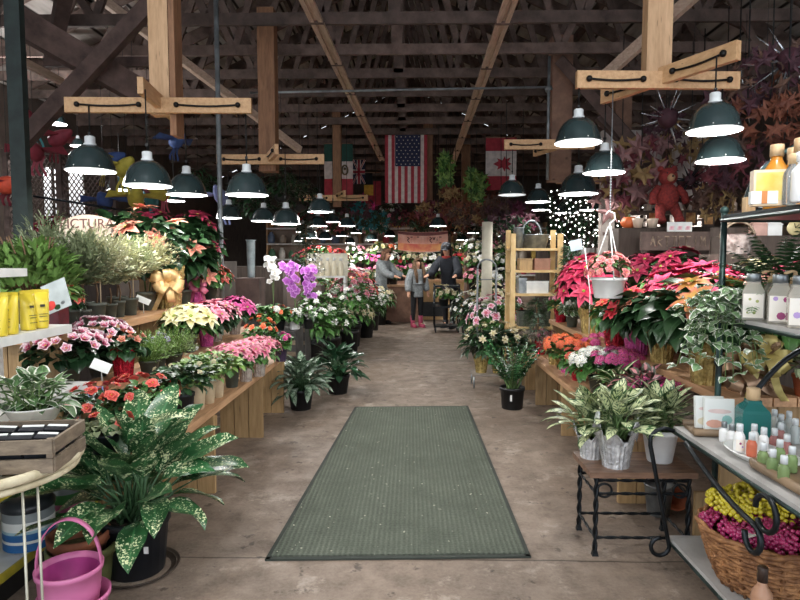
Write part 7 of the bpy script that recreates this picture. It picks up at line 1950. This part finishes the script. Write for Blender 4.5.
# goods shelves against the back wall
t = thing('goods_shelf', 'long pale shelving full of coloured goods along the back of the hall', 'shelf', (xm, 19.6, 0))
for z in (.9, 1.4, 1.9, 2.4):
    mb = MB(); mb.box((0, 0, z), (9.0, .5, .05)); mb.build('shelf_board', M_WHITE, t)
for i in range(7):
    mb = MB(); mb.box((-4.5 + 1.5 * i, .1, 1.3), (.06, .5, 2.6)); mb.build('upright', M_PINEV, t)
mb = MB(); mb.box((0, .27, 1.3), (9.0, .02, 2.6)); mb.build('back_board', mat('pale_back_board', '#b7a596', .7, 0, '#8f7c6e', 2), t)
gm = [mat('goods_%d' % i, c_, .5, 0, None, 10) for i, c_ in enumerate(('#d8cdbd', '#c08a5a', '#c4505a', '#5a8a6a', '#e0c060', '#7a90b0', '#f0ece4', '#a05a80'))]
gb = None
for z in (.926, 1.426, 1.926, 2.426):
    for i in range(26):
        x = -4.35 + i * .34 + qd.uniform(-.05, .05)
        if abs((x + 4.5) % 1.5) < .12 or abs((x + 4.5) % 1.5) > 1.38: continue
        m = gm[qd.randrange(8)]
        if gb is None:
            mb = MB(); mb.lathe([(.07, 0), (.10, .06), (.10, .2), (.05, .27), (.06, .3)], 12, closed_bottom=True, closed_top=True); gb = mb.build('ceramic_vase', m, None, (xm + x, 19.45, z)); o = gb
        else:
            o = gb.copy(); COL.objects.link(o); o.location = (xm + x, 19.45, z); o.material_slots[0].link = 'OBJECT'; o.material_slots[0].material = m
        s = qd.uniform(.7, 1.2); o.scale = (s * qd.uniform(.8, 1.3), s, s); tag(o, 'small coloured vase in the rows on the long pale shelving at the back', 'vase', 'vases on the long back shelving')
# leafy hanging baskets along both far sides
HB = 'leafy baskets hanging in rows at the far end'
for i in range(18):
    x = qd.uniform(300, 520); Y = qd.uniform(14.2, 18.5); y = qd.uniform(212, 234)
    hang_basket('leafy flowering basket hanging in rows over the far end', P(x, y, Y), [L_DARK, L_GREEN, L_DEEP][i % 3], .32, [F_WHITE, F_PINK, F_RED][i % 3], ['hw', 'hp', 'hr'][i % 3], 760 + i, HB, 50, .16)
# flat trolley beside the person in the dark jacket
t = thing('stock_trolley', 'dark tall metal stock trolley parked before the person in the dark jacket', 'trolley', (xyat(447, 11.7), 11.8, 0))
for sx in (-1, 1):
    for sy in (-1, 1):
        mb = MB(); mb.tube([(sx * .24, sy * .2, .1), (sx * .24, sy * .2, .95)], .016, 6); mb.build('upright', M_IRON, t)
        mb = MB(); mb.lathe([(.01, -.015), (.05, -.012), (.05, .012), (.01, .015)], 12, M=Matrix.Translation((sx * .22, sy * .18, .05)) @ Matrix.Rotation(PI / 2, 4, 'Y')); mb.build('wheel', M_BLACKPL, t)
for z in (.12, .5, .9):
    mb = MB(); mb.box((0, 0, z), (.5, .42, .03)); mb.build('deck', M_IRON, t)
rows(xyat(447, 11.8) - .2, xyat(447, 11.8) + .2, 11.75, .516, 2, 'on the middle deck of the dark trolley', ['white', 'cream'])
# ================================================================== PEOPLE
M_SKIN = mat('skin', '#d9a88c', .55, 0, '#cf9a7e', 6)
def skin_body(name, joints, edges, parent, m, root=0, sub=2):
    """One continuous surface grown over a skeleton: joints = (x, y, z, rx, ry)."""
    me = bpy.data.meshes.new(name); me.from_pydata([j[:3] for j in joints], edges, [])
    o = bpy.data.objects.new(name, me); COL.objects.link(o); o.parent = parent; KIDS.setdefault(parent.name, []).append(o)
    o.modifiers.new('skin', 'SKIN').use_smooth_shade = True
    sv = me.skin_vertices[0].data
    for i, j in enumerate(joints): sv[i].radius = (j[3], j[4]); sv[i].use_root = (i == root)
    s = o.modifiers.new('sub', 'SUBSURF'); s.levels = sub; s.render_levels = sub
    me.materials.append(m)
    return o
def person(label, loc, rz, H, top_m, leg_m, shoe_m, hair_m, arms, hair='long', lean=0.0, stride=.04, girl=False, knee=0.0, head_turn=0.0, cap=None):
    """H = standing height; faces -Y before rz. arms: ((elbow, wrist) left, right) offsets from the shoulder."""
    t = thing('person', label, 'person', loc, rz)
    s = H / 1.7
    V = lambda x, y, z: Vector((x, y, z)) * s
    def bend(v):
        z0 = .9 * s
        if v.z <= z0 or not lean: return v
        d = v - Vector((0, 0, z0)); return Vector((0, 0, z0)) + Matrix.Rotation(lean, 3, 'X') @ d
    J = []; E = []
    def j(v, r, r2=None, par=None, b=True):
        v = bend(v) if b else v
        J.append((v.x, v.y, v.z, r * s, (r2 or r) * s)); i = len(J) - 1
        if par is not None: E.append((par, i))
        return i
    pel = j(V(0, 0, .93), .115, .085); wst = j(V(0, 0, 1.08), .10, .075, pel); chs = j(V(0, 0, 1.28), .115, .08, wst); nk0 = j(V(0, .01, 1.42), .06, .06, chs); nk = j(V(0, .0, 1.48), .05, .05, nk0)
    hd = j(V(0, -.01, 1.56), .075, .09, nk); hd2 = j(V(0, -.005, 1.65), .07, .085, hd)
    LJ = {}; shoulders = {}
    for sx in (-1, 1):
        hip = j(V(sx * .09, 0, .86), .085, .085, pel); kn = j(V(sx * .095, -knee - stride * sx * .5, .48), .056, .058, hip, False); an = j(V(sx * .095, .02 - stride * sx, .09), .036, .038, kn, False); to = j(V(sx * .105, -.13 - stride * sx, .035), .035, .03, an, False)
        LJ[sx] = (hip, kn, an, to)
        sh = j(V(sx * .17, 0, 1.38), .055, .055, chs); shoulders[sx] = bend(V(sx * .17, 0, 1.38))
        e, w = arms[0 if sx < 0 else 1]; sv = shoulders[sx]
        ev, wv = sv + Vector(e) * s, sv + Vector(w) * s
        J.append((ev.x, ev.y, ev.z, .042 * s, .042 * s)); ei = len(J) - 1; E.append((sh, ei))
        J.append((wv.x, wv.y, wv.z, .028 * s, .026 * s)); wi = len(J) - 1; E.append((ei, wi))
        d = (wv - ev).normalized(); side = d.cross(Vector((0, 1, 0))).normalized() if abs(d.y) < .9 else Vector((1, 0, 0))
        pm = wv + d * .07 * s; J.append((pm.x, pm.y, pm.z, .034 * s, .016 * s)); pi_ = len(J) - 1; E.append((wi, pi_))
        for f in range(4):
            ft = pm + d * (.055 + .012 * (f in (1, 2))) * s + side * (.024 - .016 * f) * s + Vector((0, -.012, 0)) * s; J.append((ft.x, ft.y, ft.z, .009 * s, .009 * s)); E.append((pi_, len(J) - 1))
        th = wv + d * .06 * s + side * .042 * s + Vector((0, -.02, 0)) * s; J.append((th.x, th.y, th.z, .010 * s, .010 * s)); E.append((wi, len(J) - 1))
    skin_body('body', J, E, t, M_SKIN)
    Vj = lambda i: Vector(J[i][:3])
    # clothing: top over the torso and sleeves, legs, shoes
    def sub(ids, grow, nm, m, extra=()):
        mp = {a: k for k, a in enumerate(ids)}
        jj = [(*J[a][:3], J[a][3] + grow * s, J[a][4] + grow * s) for a in ids]
        ee = [(mp[a], mp[b]) for a, b in E if a in mp and b in mp]
        for (v, r, r2, par) in extra:
            jj.append((v.x, v.y, v.z, r * s, r2 * s)); ee.append((mp[par], len(jj) - 1))
        return skin_body(nm, jj, ee, t, m, 0, 2)
    a_l = [i for i in range(len(J))]
    sl = []
    for sx in (-1, 1):
        base = LJ[sx][3] + 1; sl += [base, base + 1, base + 2]
    ex = [(bend(V(0, 0, .74)), .175, .145, pel)] if girl else [(bend(V(0, .0, .80)), .15, .12, pel)]
    sub([pel, wst, chs, nk0] + sl, .048 if not girl else .055, 'sweater' if girl else 'jacket', top_m, ex)
    sub([pel] + [i for sx in (-1, 1) for i in LJ[sx][:3]], .012, 'trousers', leg_m)
    for sx in (-1, 1):
        a_, to_ = Vj(LJ[sx][2]), Vj(LJ[sx][3]); mb = MB()
        shaft = .20 if girl else .06
        mb.tube([a_ + Vector((0, 0, shaft * s)), a_, a_ - Vector((0, -.005, .04 * s))], [.058 * s, .055 * s, .055 * s], 12)
        mb.tube([a_ + Vector((0, .05 * s, -.045 * s)), a_ + Vector((0, -.02 * s, -.04 * s)), to_ + Vector((0, 0, .0)), to_ + Vector((0, -.045 * s, -.003 * s))], [.040 * s, .052 * s, .046 * s, .02 * s], 12)
        mb.box((a_.x, (a_.y + to_.y) / 2 - .01 * s, .008 * s), (.09 * s, .26 * s, .016 * s)); mb.build('boot' if girl else 'shoe', shoe_m, t)
    # head details
    hc = Vj(hd); hc2 = Vj(hd2); up = (hc2 - hc).normalized(); fw = Vector((0, -1, 0)); fw = (fw - up * fw.dot(up)).normalized(); rt = fw.cross(up)
    Mh = Matrix(((rt.x, -fw.x, up.x, hc.x), (rt.y, -fw.y, up.y, hc.y), (rt.z, -fw.z, up.z, hc.z), (0, 0, 0, 1))) @ Matrix.Scale(s, 4)
    mb = MB(); mb.ball((0, -.10, .02), .016, 8, 5, 0, 1.5, Mh); mb.ball((-.077, .0, .02), .018, 8, 5, 0, 1.5, Mh); mb.ball((.077, .0, .02), .018, 8, 5, 0, 1.5, Mh); mb.build('nose_and_ears', M_SKIN, t)
    mb = MB(); mb.ball((-.03, -.082, .045), .010, 8, 5, 0, 1, Mh); mb.ball((.03, -.082, .045), .010, 8, 5, 0, 1, Mh); mb.build('eyes', M_IRON, t)
    mb = MB(); mb.box((0, -.086, -.03), (.04, .012, .010), 0, Mh); mb.build('mouth', mat('lips', '#b5675c', .5), t)
    mb = MB()
    cap_ = [(.094 * sin(PI * f) if f < .5 else .094, .094 * -cos(PI * f)) for f in (.0, .1)]
    pf = [(.098 * cos(a), .105 * sin(a)) for a in [-.25 + (PI / 2 + .25) * k / 7 for k in range(8)]]
    def face_cut(r, z, a, i):
        front = max(0, -sin(a)); return (r * (1 - .0 * front), z + .085 * front ** 2 * max(0, 1 - i / 6))
    mb.lathe([(max(r, .001), z + .06) for r, z in pf], 20, wob=face_cut, M=Mh, sy=1.12)
    if hair == 'long':
        for k in range(15):
            a = PI * (k / 14) * 1.1 - .15; x, y = .09 * cos(a), .095 * sin(a) + .005
            mb.tube([Mh @ Vector((x, y, .07)), Mh @ Vector((x * 1.25, y * 1.2, -.06)), Mh @ Vector((x * 1.55, y * 1.4 + .02, -.2)), Mh @ Vector((x * 1.45, y * 1.5 + .03, -.40))], [.022 * s, .028 * s, .030 * s, .010 * s], 7)
        for sx in (-1, 1):
            for o_ in (0, .03):
                mb.tube([Mh @ Vector((sx * (.085 + o_), -.05, .06)), Mh @ Vector((sx * (.10 + o_), -.10, -.10)), Mh @ Vector((sx * (.10 + o_), -.155, -.26)), Mh @ Vector((sx * (.085 + o_), -.165, -.46))], [.022 * s, .028 * s, .03 * s, .012 * s], 7)
    elif hair == 'bob':
        for k in range(13):
            a = PI * (k / 12) * 1.1 - .15; x, y = .09 * cos(a), .095 * sin(a) + .005
            mb.tube([Mh @ Vector((x, y, .07)), Mh @ Vector((x * 1.12, y * 1.15, -.04)), Mh @ Vector((x * 1.05, y * 1.1, -.12))], [.022 * s, .026 * s, .010 * s], 7)
    mb.build('hair', hair_m, t)
    if cap:
        mb = MB(); mb.lathe([(.104, .05), (.106, .09), (.09, .15), (.05, .18), (.001, .185)], 18, M=Mh, sy=1.1); mb.box((0, -.14, .06), (.13, .09, .012), 0, Mh); mb.build('cap', cap, t)
    return t
def rgb(n, a, b=None): return mat(n, a, .85, 0, b, 25, 0, .2)
gy = P(417, 327, 12.4)
gp = G(417, 327)
person('girl in a loose grey sweater, black leggings and pink boots standing in the aisle', (gp.x, gp.y, 0), R(28), 1.43, rgb('grey_knit', '#93989a', '#777c7e'), rgb('black_leggings', '#16161a'), mat('pink_boot', '#c0506e', .5, 0, '#a83f5c', 12),
       rgb('brown_blond_hair', '#70553c', '#4a3626'), (((-.07, .03, -.27), (-.10, -.04, -.50)), ((.07, .03, -.27), (.10, -.04, -.50))), 'long', 0, .03, True)
wp = P(380, 258, 13.2)
person('woman in a grey cardigan with brown hair leaning over the far counter', (wp.x - .0, 13.15, 0), R(62), 1.66, rgb('grey_cardigan', '#7d8284', '#626769'), rgb('dark_trousers', '#25262c'), M_BLACKPL, rgb('brown_hair', '#6a4630', '#442c1e'),
       (((-.04, -.16, -.22), (-.02, -.38, -.28)), ((.04, -.16, -.22), (.02, -.38, -.28))), 'bob', R(14), .05)
mp_ = P(449, 258, 12.5)
person('person in dark navy jacket, cap and red scarf bending over the trolley', (mp_.x, 12.45, 0), R(-20), 1.76, rgb('navy_jacket', '#20242e', '#14171e'), rgb('black_trousers', '#1a1b20'), M_BLACKPL, rgb('dark_hair', '#2a201a'),
       (((-.10, -.12, -.24), (-.12, -.36, -.30)), ((.10, -.12, -.24), (.10, -.36, -.30))), 'bob', R(16), .08, cap=rgb('dark_cap', '#1a1c22'))
sc_ = KIDS
mb = MB(); mb.tube([(.09 * cos(a), .08 * sin(a) - .145, 1.465) for a in [2 * PI * k / 12 for k in range(12)]], .032, 6, 0, closed=True)
pr_ = [o for o in COL.objects if o.name.startswith('person') and o.type == 'EMPTY' and 'navy' in o['label']][0]
mb.build('scarf', mat('red_scarf', '#b03a34', .8), pr_)
# ================================================================== WORLD, VIEW, CAMERA
w = bpy.data.worlds.new('World'); SC.world = w; w.use_nodes = True
bg = w.node_tree.nodes['Background']; bg.inputs[0].default_value = (0.86, 0.92, 1.0, 1); bg.inputs[1].default_value = 2.0
cam = bpy.data.cameras.new('camera'); cam.lens = FPX / 800 * 36; cam.sensor_width = 36; cam.clip_end = 100
co = bpy.data.objects.new('camera', cam); COL.objects.link(co)
co.location = (0, 0, CAMH); co.rotation_euler = CAM_ROT.to_euler()
SC.camera = co
SC.view_settings.view_transform = 'Standard'; SC.view_settings.look = 'None'; SC.view_settings.gamma = 1; SC.view_settings.use_curve_mapping = False
SC.view_settings.exposure = 0.2
SC.cycles.use_denoising = True
SC.cycles.max_bounces = 7; SC.cycles.diffuse_bounces = 4; SC.cycles.transmission_bounces = 6; SC.cycles.glossy_bounces = 3
SC.cycles.sample_clamp_indirect = 4.0
